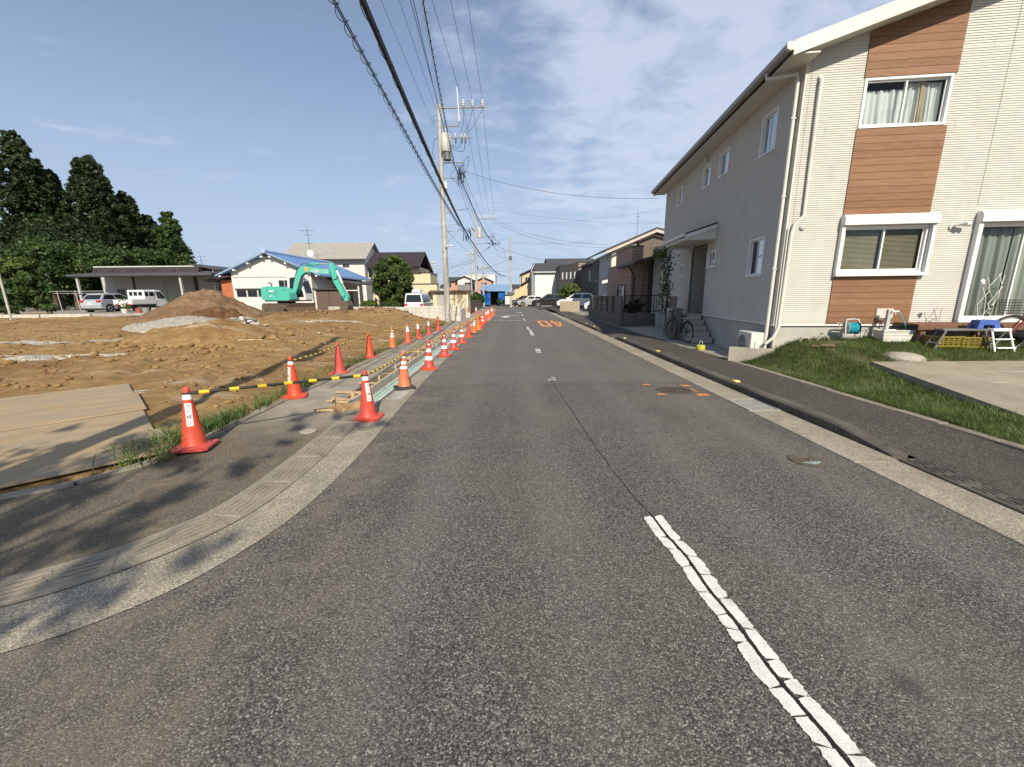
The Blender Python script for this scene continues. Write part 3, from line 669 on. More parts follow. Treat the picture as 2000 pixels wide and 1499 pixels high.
# road plates (muddy boards) at the left edge
def plate_mat():
    k = NB('muddy_board'); p = k.pos(); mp = k.map(p, (.5, 3, 1))
    n = k.noise(mp, 2.2, 6, .65, .3); g_ = k.noise(k.map(p, (.7, 16, 1)), 3.0, 4); s = k.noise(p, 1.6, 6, .7)
    c = k.ramp(n, [(0.3, (0.27, 0.20, 0.115)), (0.7, (0.39, 0.30, 0.185))]); c = k.mix(k.mr(g_, .5, .8, 0, .15), c, (.26, .18, .10))
    c = k.mix(k.mr(s, .48, .68, 0, .85, True), c, (.25, .225, .18)); sc = k.noise(k.map(p, (.15, 9, 1), (0, 0, .5)), 4, 3); c = k.mix(k.mr(sc, .66, .72, 0, .5), c, (.55, .5, .42))
    k.set(col=c, rough=.85, spec=.25); k.bump(k.math('ADD', g_, n), .3, .006); return k.m
PLM = plate_mat()
pu = Vector((-.718, .695, 0)); pv = Vector((-.695, -.718, 0)); p0 = Vector((-3.74, 4.20, 0))
d = 0.0
for i, (w_, off, zo) in enumerate(((1.10, 0.0, .072), (1.38, .06, .060), (1.55, .02, .075), (1.22, .07, .068))):
    c = p0 + pu * (d + w_ / 2) + pv * (1.55 + off); m = MB(); m.box(-1.55, 1.55, -w_ / 2 + .004, w_ / 2 - .004, -.022, 0, .004)
    o = m.build('road_plate', PLM, None, (c.x, c.y, zo + .012), (random.uniform(-.004, .004), random.uniform(-.004, .004), math.atan2(pv.y, pv.x)))
    tag(o, ['muddy tan ground board nearest the left footway, beside the first cone', 'muddy tan ground board second from the footway', 'muddy tan ground board third from the footway', 'muddy tan ground board farthest from the footway'][i], 'ground board', 'ground boards laid at the site entrance'); d += w_

# ------------------------------------------------------------------ grass blades
def blades(name, label, P, h, wd, mat, seed, lean=.5, cat='grass', parent=None):
    rg = np.random.default_rng(seed); P = np.asarray(P, float); n = len(P); a = rg.random(n) * 2 * PI; hh = h * (.45 + .9 * rg.random(n)); ln = lean * (.2 + rg.random(n))
    dx, dy = np.cos(a), np.sin(a); px, py = -dy, dx; w2 = wd * (.6 + .8 * rg.random(n)) / 2; V = []
    for t, wf in ((0, 1.0), (.45, .85), (.8, .5), (1.0, .06)):
        bx = P[:, 0] + dx * ln * hh * t ** 1.8; by = P[:, 1] + dy * ln * hh * t ** 1.8; bz = P[:, 2] + hh * t * (1 - .25 * ln * t)
        V.append(np.stack([bx + px * w2 * wf, by + py * w2 * wf, bz], 1)); V.append(np.stack([bx - px * w2 * wf, by - py * w2 * wf, bz], 1))
    V = np.stack(V, 1).reshape(-1, 3); b = (np.arange(n) * 8)[:, None]
    F = np.concatenate([b + np.array([[0, 1, 3, 2]]), b + np.array([[2, 3, 5, 4]]), b + np.array([[4, 5, 7, 6]])], 0)
    return tag(rawmesh(name, V, F, mat, parent, kind='stuff'), label, cat)
GRASS = leaf_mat('grass_blades', (0.032, 0.055, 0.012), (0.085, 0.135, 0.032), (0.21, 0.24, 0.085), 1.2)
WEED = leaf_mat('weed_blades', (0.035, 0.065, 0.018), (0.085, 0.15, 0.035), (0.24, 0.25, 0.10), 1.5)
P = []
rg = np.random.default_rng(11)
for i in range(5200):
    y = 4.1 + 20 * rg.random() ** 1.15; dens = fbm(np.array([y * .9]), np.array([3.3]), 14)[0]
    dens = dens * (1.25 if 9 < y < 20 else 1.0) + (.35 if 4.2 < y < 5.8 else 0)
    if dens < .40 + .18 * rg.random(): continue
    x = -3.92 - abs(rg.normal()) * (.17 if y < 8 else .26) - (.12 if y < 5 else 0); P.append((x, y, .02))
blades('weeds', 'strip of green weeds between the dirt site and the footway edging', P, .13, .010, WEED, 12, .9)
P = []
for cx, cy, n, s in ((-3.95, 4.75, 230, .13), (-3.9, 5.25, 170, .12), (-4.05, 4.45, 90, .1), (-3.72, 4.05, 70, .09), (-3.95, 3.95, 50, .1), (-3.9, 6.1, 90, .1), (-3.95, 7.4, 80, .12)):
    for i in range(n):
        x, y = cx + rg.normal() * s * .7, cy + rg.normal() * s * 1.6; P.append((x, y, .03))
blades('weeds', 'taller tufts of weeds around the foot of the nearest cone', P, .24, .011, WEED, 13, 1.2)

# ------------------------------------------------------------------ traffic cones
RED = M('cone_red', (0.54, 0.040, 0.026), .42, .15, 6, dirt=.22); RED2 = M('cone_red_faded', (0.58, 0.075, 0.045), .5, .16, 6, dirt=.3); ORG = M('cone_orange', (0.66, 0.135, 0.03), .45, .14, 6, dirt=.28)
CW = M('cone_white', (0.78, 0.77, 0.73), .45, .08, 7, dirt=.3); CBASE = M('cone_base_black', (0.04, 0.04, 0.038), .7, .2); INK = M('ink_black', (0.02, 0.02, 0.02), .6)
for _m in (RED, RED2, ORG):                      # each cone faded a little differently
    _t = _m.node_tree; _b = _t.nodes['Principled BSDF']; _l = _b.inputs['Base Color'].links[0]; _o = _l.from_socket; _oi = _t.nodes.new('ShaderNodeObjectInfo'); _hs = _t.nodes.new('ShaderNodeHueSaturation')
    for _i, (_a, _c) in {0: (.500, .512), 1: (.92, 1.04), 2: (.86, 1.12)}.items():
        _mr = _t.nodes.new('ShaderNodeMapRange'); _t.links.new(_oi.outputs['Random'], _mr.inputs[0]); _mr.inputs[3].default_value = _a; _mr.inputs[4].default_value = _c; _t.links.new(_mr.outputs[0], _hs.inputs[_i])
    _t.links.new(_o, _hs.inputs['Color']); _t.links.new(_hs.outputs[0], _b.inputs['Base Color'])
def cr(z): return .118 - (.118 - .031) * (z - .04) / .62
CH = .70
def cone_meshes(kind):
    """one mesh per part, shared by every cone of the kind"""
    body = {'plain': RED, 'sign': RED, 'band': RED, 'whitetop': RED2, 'orange': ORG, 'orangeplain': ORG}[kind]; parts = []
    m = MB(); s = .185
    m.prism([(s * a, s * b) for a, b in ((1, .8), (.8, 1), (-.8, 1), (-1, .8), (-1, -.8), (-.8, -1), (.8, -1), (1, -.8))], 'z', 0, .028)
    m.lathe([(.165, .028), (.15, .04), (.128, .047)], 28); parts.append(('base', m, CBASE if kind == 'orange' else body))
    m = MB(); m.lathe([(.125, .046), (cr(.07), .07), (cr(.3), .3), (cr(.55), .55), (cr(.60), .60), (.034, .605), (.034, .66), (.030, .685), (.018, .70), (.002, .703)], 28); parts.append(('body', m, body))
    bands = {'plain': [], 'orangeplain': [], 'sign': [(.56, .635)], 'band': [(.22, .31), (.41, .49), (.575, .60)], 'whitetop': [(.40, .64)], 'orange': [(.37, .425), (.46, .51), (.57, .60)]}[kind]
    for a, b in bands:
        m = MB(); m.lathe([(max(cr(a), .034) + .0015, a), (max(cr(b), .034) + .0015, b)], 28, cap=False); parts.append(('band', m, CW))
    m = MB(); m.lathe([(.036, .612), (.043, .618), (.043, .632), (.036, .638)], 16); parts.append(('bar_ring', m, CBASE))
    return parts
CONES = {}
def text_mesh(body, size, name='lettering'):
    cu = bpy.data.curves.new(name, 'FONT'); cu.body = body; cu.size = size; cu.align_x = 'CENTER'; cu.align_y = 'CENTER'; cu.fill_mode = 'FRONT'
    o = bpy.data.objects.new(name, cu); COL.objects.link(o); bpy.context.view_layer.update()
    dg = bpy.context.evaluated_depsgraph_get(); me = bpy.data.meshes.new_from_object(o.evaluated_get(dg)); bpy.data.objects.remove(o); return me
def cone(kind, x, y, label, rot=0.0, group=None, z=None, tilt=(0, 0)):
    t = thing('traffic_cone', label, 'cone', (x, y, z if z is not None else 0.0), rot, group); t.rotation_euler = (tilt[0], tilt[1], rot)
    if kind not in CONES:
        CONES[kind] = []
        for nm, m, mt in cone_meshes(kind):
            o = m.build(nm, mt); CONES[kind].append((nm, o.data)); bpy.data.objects.remove(o)
    bodyo = None
    for nm, me in CONES[kind]:
        o = link(nm, me, t)
        if nm == 'body': bodyo = o
    if kind == 'sign':
        an = -PI / 2 + SIGN_ANG.get(label, .25)
        m = MB(); n = 6; zz0, zz1 = .27, .52; V = []
        for z_ in (zz0, zz1):
            for kk in range(n + 1):
                wq = .030; a = an + (kk / n - .5) * 2 * wq / cr(z_); V.append(((cr(z_) + .002) * math.cos(a), (cr(z_) + .002) * math.sin(a), z_))
        m.add(V, [(kk, kk + 1, n + 2 + kk, n + 1 + kk) for kk in range(n)]); st = m.build('sticker', CW, bodyo)
        try:
            for kk, ch in enumerate('立入禁止'):
                me = text_mesh(ch, .052); me.materials.append(INK); z_ = zz1 - .036 - kk * .059
                o = link('lettering', me, bodyo); tl = math.atan2(.087, .62)
                o.matrix_local = Matrix.Translation(((cr(z_) + .0045) * math.cos(an), (cr(z_) + .0045) * math.sin(an), z_)) @ Matrix.Rotation(an + PI / 2, 4, 'Z') @ Matrix.Rotation(PI / 2 - tl, 4, 'X')
        except Exception as e: print('text', e)
    return t
SIGN_ANG = {}
ORD = ['first', 'second', 'third', 'fourth', 'fifth', 'sixth', 'seventh', 'eighth', 'ninth', 'tenth', 'eleventh', 'twelfth', 'thirteenth', 'fourteenth', 'fifteenth', 'sixteenth', 'seventeenth', 'eighteenth']
desc = {'sign': 'red cone with a lettered white sticker', 'plain': 'plain red cone', 'orange': 'orange cone with two white bands', 'band': 'red cone with broad white bands', 'whitetop': 'faded red cone with a white upper part', 'orangeplain': 'plain orange cone'}
rowA = [('sign', 381, 874, .06), ('sign', 577, 775, .04), ('plain', 664, 729, .03), ('plain', 723, 699, .03), ('orange', 767, 681, .03), ('whitetop', 797, 670, .03), ('whitetop', 818, 662, .03), ('whitetop', 838, 654, .03), ('plain', 856, 646, .03), ('orangeplain', 914, 618, .03), ('whitetop', 930, 616, .03)]
rowB = [('sign', 720, 817, .01), ('orange', 790, 758, .015), ('band', 838, 721, .01), ('band', 868, 696, .01), ('band', 886, 683, .01), ('band', 902, 670, .01), ('plain', 915, 659, .01), ('orange', 926, 652, .01), ('orangeplain', 934, 645, .01), ('plain', 938, 640, .01), ('band', 942, 635, .01), ('plain', 946, 631, .01), ('whitetop', 949.5, 627, .01), ('whitetop', 953.5, 624, .01), ('plain', 957, 621, .01), ('whitetop', 960, 618, .01), ('orangeplain', 963, 615.5, .01)]
for r_, nm in ((rowA, 'in the site row'), (rowB, 'in the gutter row')):
    pts_ = []
    for i, (kd_, px, py, z) in enumerate(r_):
        q = G(px, py, z); lab = '%s, %s from the camera %s' % (desc[kd_], ORD[i], nm)
        SIGN_ANG[lab] = {0: .55, 1: -.35}.get(i, .2) if r_ is rowA else .75
        rz = random.uniform(-.5, .5); 
        if r_ is rowA and i == 0: rz = .25
        SIGN_ANG[lab] -= rz
        cone(kd_, q.x, q.y, lab, rz, 'cones ' + nm, z, (random.uniform(-.03, .03), random.uniform(-.03, .03)))
        pts_.append(Vector((q.x, q.y, z + .625)))
    if r_ is rowA: PA = pts_
    else: PB = pts_
YB = M('bar_yellow', (0.80, 0.50, 0.02), .4, .1, 8); BK = M('bar_black', (0.025, 0.025, 0.025), .4, .1, 8)
def bar(a, b, label, n, r=.017, frac=.42, group='striped bars between the cones', sag=.0):
    t = thing('cone_bar', label, 'barrier bar', a, 0, group); d = b - a; L = d.length
    def pt(s): return d * s + Vector((0, 0, -sag * 4 * s * (1 - s)))
    m = MB(); m.tube([pt(s) for s in np.linspace(0.01, .99, 9)], r, 8); m.build('pole', BK, t)
    for i in range(n):
        c = (i + .6) / n; hf = frac / n / 2; m = MB(); m.tube([pt(c - hf), pt(c + hf)], r + .0025, 8); m.build('stripe', YB, t)
bar(PA[0], PB[0], 'thick black and yellow bar from the nearest site cone across the footway', 7, .018, .33)
for i in range(1, 8): bar(PA[i], PA[i + 1], 'thin black and yellow bar between the %s and %s cones of the site row' % (ORD[i], ORD[i + 1]), 10, .013, .5, sag=.03)
for i in range(0, 12): bar(PB[i], PB[i + 1], 'thin black and yellow bar between the %s and %s cones of the gutter row' % (ORD[i], ORD[i + 1]), 10, .013, .5, sag=.02)

# ------------------------------------------------------------------ formwork along the new kerb
TIM = M('form_timber', (0.36, 0.23, 0.12), .8, .25, 9, bump=.2, dirt=.4); TIML = M('form_timber_pale', (0.42, 0.31, 0.18), .8, .2, 9); TIMG = M('form_panel_grey', (0.42, 0.39, 0.33), .75, .2, 7, dirt=.4)
fw = thing('formwork', 'line of timber formwork boards and stakes standing along the new kerb', 'formwork', (-2.47, 6.0, 0))
y = 0.0
while y < 24:
    m = MB(); m.box(-.012, .012, y + .01, y + 3.58, .0, .15, .003); m.build('board', TIMG, fw, (0, 0, random.uniform(-.004, .004)), (0, 0, random.uniform(-.002, .002)))
    m = MB(); m.box(-.05, -.014, y + .01, y + 3.58, .105, .150, .004); m.build('rail', TIML, fw); y += 3.6
y = .3
while y < 22:
    h = random.uniform(.20, .30); m = MB(); m.box(-.085, -.052, y - .02, y + .02, -.02, h, .003); m.build('stake', TIML, fw)
    if y < 18:
        m = MB(); m.box(-.45, -.03, -.015, .015, .0, .03); m.build('brace', TIML, fw, (-.05, y + .1, .04), (0, random.uniform(-.12, .1), random.uniform(-.25, .25)))
    y += random.uniform(.8, 1.3)
m = MB(); m.box(-.011, .011, -.20, .22, 0, .14, .002); m.build('end_board', TIM, fw, (-.02, -.12, .0), (0, -.12, -.75))
for x, y_, a in ((-.25, -.18, .15), (-.3, .3, -.1), (-.42, .95, .05), (-.33, -.05, 1.2)):
    m = MB(); m.box(-.22, .22, -.022, .022, 0, .035, .003); m.build('offcut', TIML, fw, (x, y_, .04), (0, .05, a))
m = MB(); m.box(-.02, .02, -.02, .02, 0, .26, .003); m.build('stake', TIML, fw, (-.17, -.2, 0)); m = MB(); m.box(-.02, .02, -.02, .02, 0, .24, .003); m.build('stake', TIML, fw, (-.10, .30, 0))
# shallow dug trench behind the boards
m = MB(); pts = [(-2.50, 5.9), (-2.50, 24), (-2.68, 24)]
for i in range(44): yy = 24 - i * .42; pts.append((-2.74 - .16 * vnoise(yy * 1.3, 2.2, 4), max(yy, 6.0)))
m.poly([(a, b, .0385) for a, b in pts]); m.build('trench_fill', DIRT_D, fwl)
q = G(602, 843, .036); m = MB(); m.lathe([(.10, .0), (.10, .008), (.085, .009)], 24, (q.x, q.y, .034)); tag(m.build('valve_cover', M('cover_pale', (.36, .31, .24), .7, .2, 9)), 'small oval pale cover set in the left footway', 'cover')
# ================================================================== THE CREAM HOUSE ON THE RIGHT
HA = R(6.3); HC = Vector((5.95, 9.23, 0))
HM = Matrix.Translation(HC) @ Matrix.Rotation(-HA, 4, 'Z')
def HW(x, y, z=0): return HM @ Vector((x, y, z))
house = thing('house', 'two storey cream house with brown wood panel strip beside the lawn', 'house', HC, -HA)
SIDING = M('siding_cream', (0.54, 0.525, 0.475), .75, .06, 2.2, bump=.25, bscale=55, dirt=.20)
FOUND = M('foundation_grey', (0.40, 0.385, 0.345), .85, .10, 2.0, bump=.3, bscale=40, dirt=.22)
WTRIM = M('trim_white', (0.68, 0.675, 0.65), .45, .04, 3); WTRIM2 = M('trim_cream', (0.60, 0.58, 0.51), .5, .05, 3, dirt=.12)
def wood_mat(name, a, b, c_, sx=1.6):
    k = NB(name); p = k.pos(True); oi = k.n('ShaderNodeObjectInfo'); r_ = oi.outputs['Random']
    ad = k.n('ShaderNodeVectorMath', operation='ADD'); k.l(p, ad.inputs[0]); cb = k.n('ShaderNodeCombineXYZ'); k.l(k.math('MULTIPLY', r_, 37.0), cb.inputs[0]); k.l(cb.outputs[0], ad.inputs[1])
    n = k.noise(k.map(ad.outputs[0], (sx, sx, 26)), 1.6, 5, .6, .4); f = k.noise(k.map(ad.outputs[0], (3, 3, 90)), 3, 3, .6)
    c = k.ramp(n, [(0.3, a), (0.5, b), (0.72, c_)]); c = k.mix(k.mr(f, .45, .75, 0, .35), c, tuple(x * .6 for x in a))
    c = k.mix(1.0, c, k.ramp(r_, [(0, (.86, .85, .84)), (1, (1.1, 1.1, 1.1))]), 'MULTIPLY')
    k.set(col=c, rough=.6, spec=.3); k.bump(f, .15, .003); MATS[name] = k.m; return k.m
BOARDM = wood_mat('wood_panel', (0.185, 0.092, 0.047), (0.235, 0.122, 0.064), (0.285, 0.155, 0.084))
ROOFD = M('roof_dark_slate', (0.065, 0.062, 0.060), .7, .2, 3, bump=.4, bscale=9)
GUT = M('gutter_grey', (0.30, 0.29, 0.265), .4, .08, 2)
DARKIN = M('room_dark', (0.028, 0.027, 0.026), .9, .2)
GLASS = glass_mat(); ALU = M('sash_white', (0.74, 0.74, 0.72), .4, .04, 3); ALUG = M('sash_grey', (0.42, 0.42, 0.41), .4, .05, 3)
RP = .0425
def fmap(u, n, z): return (u, -n, z)
def smap(u, n, z): return (-n, u, z)
def ribbed(m, mp, u0, u1, z0, z1):
    k0 = int(math.floor((z0 - 1.0) / RP + 1e-6)); z = 1.0 + k0 * RP
    while z < z1 - 1e-6:
        a = max(z, z0); b = min(z + RP, z1); fa = (a - z) / RP; fb = (b - z) / RP
        if b - a > 1e-4:
            na, nb = .013 - .002 * fa, .013 - .002 * fb
            gl = b if fb < .999 else b - .010
            m.add([mp(u0, na, a), mp(u1, na, a), mp(u1, nb, gl), mp(u0, nb, gl), mp(u1, .001, gl + .003), mp(u0, .001, gl + .003), mp(u1, .001, b), mp(u0, .001, b), mp(u1, .013, b), mp(u0, .013, b)],
                  [(0, 1, 2, 3), (3, 2, 4, 5), (5, 4, 6, 7), (7, 6, 8, 9)])
        z += RP
def facade(mp, W, z0, z1, holes, name, mat):
    m = MB(); us = sorted({0, W} | {h[0] for h in holes} | {h[1] for h in holes}); zs = sorted({z0, z1} | {h[2] for h in holes} | {h[3] for h in holes})
    for a, b in zip(us[:-1], us[1:]):
        # merge vertical runs of solid cells
        run = None
        for c, d in list(zip(zs[:-1], zs[1:])) + [(None, None)]:
            solid = c is not None and not any(h[0] - 1e-6 <= a and b <= h[1] + 1e-6 and h[2] - 1e-6 <= c and d <= h[3] + 1e-6 for h in holes)
            if solid: run = (run[0], d) if run else (c, d)
            elif run: ribbed(m, mp, a, b, *run); run = None
    for h in holes:                                              # reveals
        for q in (((h[0], h[2]), (h[0], h[3])), ((h[1], h[2]), (h[1], h[3])), ((h[0], h[2]), (h[1], h[2])), ((h[0], h[3]), (h[1], h[3]))):
            (a, c), (b, d) = q; m.quad(mp(a, .012, c), mp(b, .012, d), mp(b, -.12, d), mp(a, -.12, c))
    return m.build(name, mat, house)
def bx(m, mp, u0, u1, n0, n1, z0, z1, bev=0.0):
    a = mp(u0, n0, z0); b = mp(u1, n1, z1); m.box(min(a[0], b[0]), max(a[0], b[0]), min(a[1], b[1]), max(a[1], b[1]), z0, z1, bev)
def win(parent, mp, u0, u1, z0, z1, fw=.045, proud=.03, split=.5, inner=None, frame=None, mull=True, back=.45):
    """sliding window: outer frame, two sashes one behind the other, two panes, a dark room behind"""
    frame = frame or ALU
    m = MB(); d0 = -.06
    bx(m, mp, u0, u1, d0, proud, z1 - fw, z1, .004); bx(m, mp, u0, u1, d0, proud + .012, z0, z0 + fw, .004)
    bx(m, mp, u0, u0 + fw, d0, proud, z0 + fw, z1 - fw, .004); bx(m, mp, u1 - fw, u1, d0, proud, z0 + fw, z1 - fw, .004)
    W = m.build('window', frame, parent)
    um = u0 + (u1 - u0) * split; s = .028
    for i, (a, b, n) in enumerate(((u0 + fw, um + s / 2, -.015), (um - s / 2, u1 - fw, -.042))):
        m = MB(); bx(m, mp, a, b, n - .012, n + .012, z1 - fw - s, z1 - fw); bx(m, mp, a, b, n - .012, n + .012, z0 + fw, z0 + fw + s * 1.3)
        bx(m, mp, a, a + s, n - .012, n + .012, z0 + fw + s * 1.3, z1 - fw - s); bx(m, mp, b - s, b, n - .012, n + .012, z0 + fw + s * 1.3, z1 - fw - s)
        m.build('sash', frame, W)
        m = MB(); m.quad(mp(a + s, n, z0 + fw + s * 1.3), mp(b - s, n, z0 + fw + s * 1.3), mp(b - s, n, z1 - fw - s), mp(a + s, n, z1 - fw - s)); m.build('pane', GLASS, W)
    m = MB(); u_0, u_1 = u0 - .15, u1 + .15
    m.quad(mp(u_0, -back, z0 - .1), mp(u_1, -back, z0 - .1), mp(u_1, -back, z1 + .1), mp(u_0, -back, z1 + .1))
    for a in (u_0, u_1): m.quad(mp(a, -back, z0 - .1), mp(a, -.125, z0 - .1), mp(a, -.125, z1 + .1), mp(a, -back, z1 + .1))
    for zz in (z0 - .1, z1 + .1): m.quad(mp(u_0, -back, zz), mp(u_1, -back, zz), mp(u_1, -.125, zz), mp(u_0, -.125, zz))
    m.build('room', DARKIN, W)
    return W
def curtain(W, mp, u0, u1, z0, z1, n, mat, waves=9, amp=.025, seed=1):
    m = MB(); nu, nz = waves * 10, 8; V = []; rg = random.Random(seed); ph = [rg.uniform(0, 6) for _ in range(4)]
    for j in range(nz + 1):
        t = j / nz; z = z0 + (z1 - z0) * t
        for i in range(nu + 1):
            s_ = i / nu; wv = math.sin(s_ * waves * 2 * PI + ph[0] + .8 * math.sin(t * 2 + ph[1])) * amp * (.55 + .45 * (1 - t)) + math.sin(s_ * waves * 3.7 + ph[2] + t) * amp * .5
            V.append(mp(u0 + (u1 - u0) * s_ + .01 * math.sin(t * 3 + s_ * 20), n + wv, z))
    m.smooth = True; m.add(V, [(j * (nu + 1) + i, j * (nu + 1) + i + 1, (j + 1) * (nu + 1) + i + 1, (j + 1) * (nu + 1) + i) for j in range(nz) for i in range(nu)])
    return m.build('curtain', mat, W)
# ---- walls
FW_, FL_ = 10.2, 10.6
EZ, SL = 6.36, .306
def rtop(x): return EZ + SL * (x + .47) if x < 5.1 else EZ + SL * 5.57 - SL * (x - 5.1)
fh = [(1.10, 2.68, 4.92, 5.82), (1.13, 2.79, 2.10, 3.06), (3.72, 5.50, 1.09, 3.06)]
WX0, WX1 = 1.10, 2.735
facade(fmap, FW_, 1.0, 6.24, fh + [], 'front_wall', SIDING)
m = MB()
z = 6.24 - ((6.24 - 1.0) % RP)
gx = []
# gable above the eave: rows clipped by the rake
def gable_rows():
    z = 1.0 + RP * math.ceil((6.24 - 1.0) / RP); m = MB(); m.quad(fmap(0, .011, 6.24), fmap(FW_, .011, 6.24), fmap(FW_, .009, z), fmap(0, .009, z))
    while z < 8.1:
        a = max(0, (z + RP - EZ + .12) / SL - .47); b = FW_ - a
        if b <= a: break
        m.add([fmap(a, .013, z), fmap(b, .013, z), fmap(b, .009, z + RP - .011), fmap(a, .009, z + RP - .011), fmap(b, .001, z + RP - .006), fmap(a, .001, z + RP - .006), fmap(b, .001, z + RP), fmap(a, .001, z + RP), fmap(b, .013, z + RP), fmap(a, .013, z + RP)], [(0, 1, 2, 3), (3, 2, 4, 5), (5, 4, 6, 7), (7, 6, 8, 9)]); z += RP
    m.build('gable_wall', SIDING, house)
gable_rows()
PR0, PR1, PRZ = 4.66, 6.25, 3.30                                  # the entrance recess
sh = [(.90, 1.64, 4.90, 5.80), (3.54, 4.28, 5.11, 5.80), (4.98, 5.70, 5.12, 5.81), (8.0, 8.68, 5.14, 5.85), (.82, 1.60, 2.10, 3.01), (3.91, 4.62, 2.49, 3.01), (7.10, 7.69, 2.32, 2.81), (PR0, PR1, 1.0, PRZ)]
facade(smap, FL_, 1.0, 6.27, sh, 'side_wall', SIDING)
m = MB(); m.box(0.02, FW_, FL_ - .1, FL_, 0, 6.3); m.box(FW_ - .1, FW_ - .02, .05, FL_ - .1, 0, 6.3); m.build('rear_wall', SIDING, house)
m = MB(); m.box(.03, FW_ - .03, .03, FL_ - .03, -.1, .965); m.build('foundation', FOUND, house)
m = MB(); m.box(-.022, FW_, -.022, .02, .968, .998); m.box(-.022, .02, .0205, PR0, .968, .998); m.box(-.022, .02, PR1, FL_, .968, .998); m.build('base_flashing', WTRIM, house)
m = MB(); m.box(-.016, .012, -.016, .012, .999, 6.3); m.build('corner_trim', WTRIM2, house)
SEAL = M('sealant', (.36, .32, .26), .8)
for bb in ((3.60, 3.606, 3.4, 7.2), (.10, .104, 3.1, 6.3)): m = MB(); m.box(bb[0], bb[1], -.018, .0, bb[2], bb[3]); m.build('sealant_joint', SEAL, house)
# ---- wood boards
def board_run(z0, z1, clip=False):
    n = round((z1 - z0) / .1375); p = (z1 - z0) / n
    for i in range(n):
        a, b = z0 + i * p + .003, z0 + (i + 1) * p - .003; x0, x1 = WX0 - .02, WX1
        lim = lambda x: EZ + SL * (x + .47) - .21
        poly = [(x0, a), (x1, a), (x1, min(b, lim(x1))), (x0, min(b, lim(x0)))]
        if lim(x0) < a:
            xa = (a - EZ + .21) / SL - .47
            if xa >= x1: continue
            poly = [(xa, a), (x1, a), (x1, min(b, lim(x1)))]
            if lim(x1) > b: poly = [(xa, a), (x1, a), (x1, b), ((b - EZ + .21) / SL - .47, b)]
        elif lim(x0) < b < lim(x1): poly = [(x0, a), (x1, a), (x1, b), ((b - EZ + .21) / SL - .47, b), (x0, lim(x0))]
        m = MB(); m.prism(poly, 'y', -.034, -.018); m.build('board', BOARDM, house)
board_run(1.02, 2.09); board_run(3.285, 4.915); board_run(5.83, 7.20)
for a, b in ((1.02, 2.09), (3.285, 4.915), (5.83, 6.55)): m = MB(); m.box(WX0 - .02, WX1, -.0175, -.0165, a, b); m.build('board_backing', M('backing_brown', (.07, .035, .02), .9), house)
# ---- windows
SHEER = M('curtain_sheer', (0.72, 0.72, 0.70), .8, .05); GREYC = M('curtain_grey', (0.30, 0.30, 0.27), .85, .08); BEIGEC = M('curtain_beige', (.45, .36, .24), .85, .08)
W = win(house, fmap, 1.10, 2.68, 4.92, 5.82, proud=.035)
curtain(W, fmap, 1.15, 1.98, 4.96, 5.66, -.16, SHEER, 7, .03, 2); curtain(W, fmap, 1.96, 2.36, 4.96, 5.76, -.15, SHEER, 5, .03, 3); curtain(W, fmap, 2.18, 2.32, 4.96, 5.76, -.11, BEIGEC, 2, .02, 4); curtain(W, fmap, 2.34, 2.62, 4.96, 5.74, -.14, SHEER, 4, .025, 5)
W = win(house, fmap, 1.13, 2.79, 2.10, 3.06, proud=.02)
SLAT = M('blind_olive', (0.30, 0.255, 0.155), .6, .1)
m = MB(); z = 2.18
while z < 2.97:
    for a, b in ((1.20, 1.93), (1.99, 2.72)): m.add([fmap(a, -.095, z), fmap(b, -.095, z), fmap(b, -.115, z + .021), fmap(a, -.115, z + .021)], [(0, 1, 2, 3)])
    z += .026
m.build('blind', SLAT, W)
m = MB(); P_ = [(-.17, 3.07), (-.17, 3.21), (-.12, 3.275), (-.014, 3.275), (-.014, 3.07)]; m.prism(P_, 'x', 1.06, 2.86); m.build('shutter_box', WTRIM, W)
m = MB(); m.box(1.06, 1.125, -.11, -.015, 2.06, 3.068, .004); m.box(2.795, 2.86, -.11, -.015, 2.06, 3.068, .004); m.box(1.06, 2.86, -.13, -.015, 2.03, 2.098, .004); m.build('shutter_rail', WTRIM, W)
W = win(house, fmap, 3.72, 5.50, 1.09, 3.06, proud=.02, fw=.05)
curtain(W, fmap, 3.80, 4.55, 1.15, 2.98, -.17, GREYC, 6, .035, 6); curtain(W, fmap, 4.55, 5.45, 1.15, 2.98, -.16, M('curtain_pale', (.42, .42, .36), .85, .08), 7, .03, 7)
m = MB(); m.prism(P_, 'x', 3.63, 5.6); m.build('shutter_box', WTRIM, W)
m = MB(); m.box(3.63, 3.715, -.12, -.015, 1.06, 3.068, .004); m.box(5.505, 5.6, -.12, -.015, 1.06, 3.068, .004); m.box(3.63, 5.6, -.13, -.015, 1.03, 1.088, .004); m.build('shutter_rail', WTRIM, W)
for h in sh[:-1]: win(house, smap, *h, fw=.04, proud=.035, split=.48)
# ---- entrance recess and canopy
m = MB(); dp = .85
m.box(dp, dp + .05, PR0, PR1, .9, PRZ); m.build('porch_wall', FOUND, house)
BEIG = M('porch_panel', (0.40, 0.37, 0.32), .7, .06, 2, bump=.2)
m = MB(); m.box(-.01, dp, PR1, PR1 + .05, .99, PRZ); m.build('porch_side_panel', BEIG, house); m = MB(); m.box(-.005, dp, PR0 - .05, PR0, .99, PRZ); m.build('porch_side_panel', BEIG, house)
m = MB(); m.box(-.01, dp, PR0, PR1, PRZ, PRZ + .04); m.build('porch_ceiling', WTRIM2, house)
m = MB(); m.box(dp - .03, dp - .001, PR0 + .35, PR0 + 1.25, 1.0, 3.0, .006); dr = m.build('door', M('door_brown', (.10, .06, .035), .5, .15, 4), house)
m = MB(); m.box(dp - .07, dp - .032, PR0 + .42, PR0 + .45, 1.7, 2.2, .006); m.build('handle', ALUG, dr)
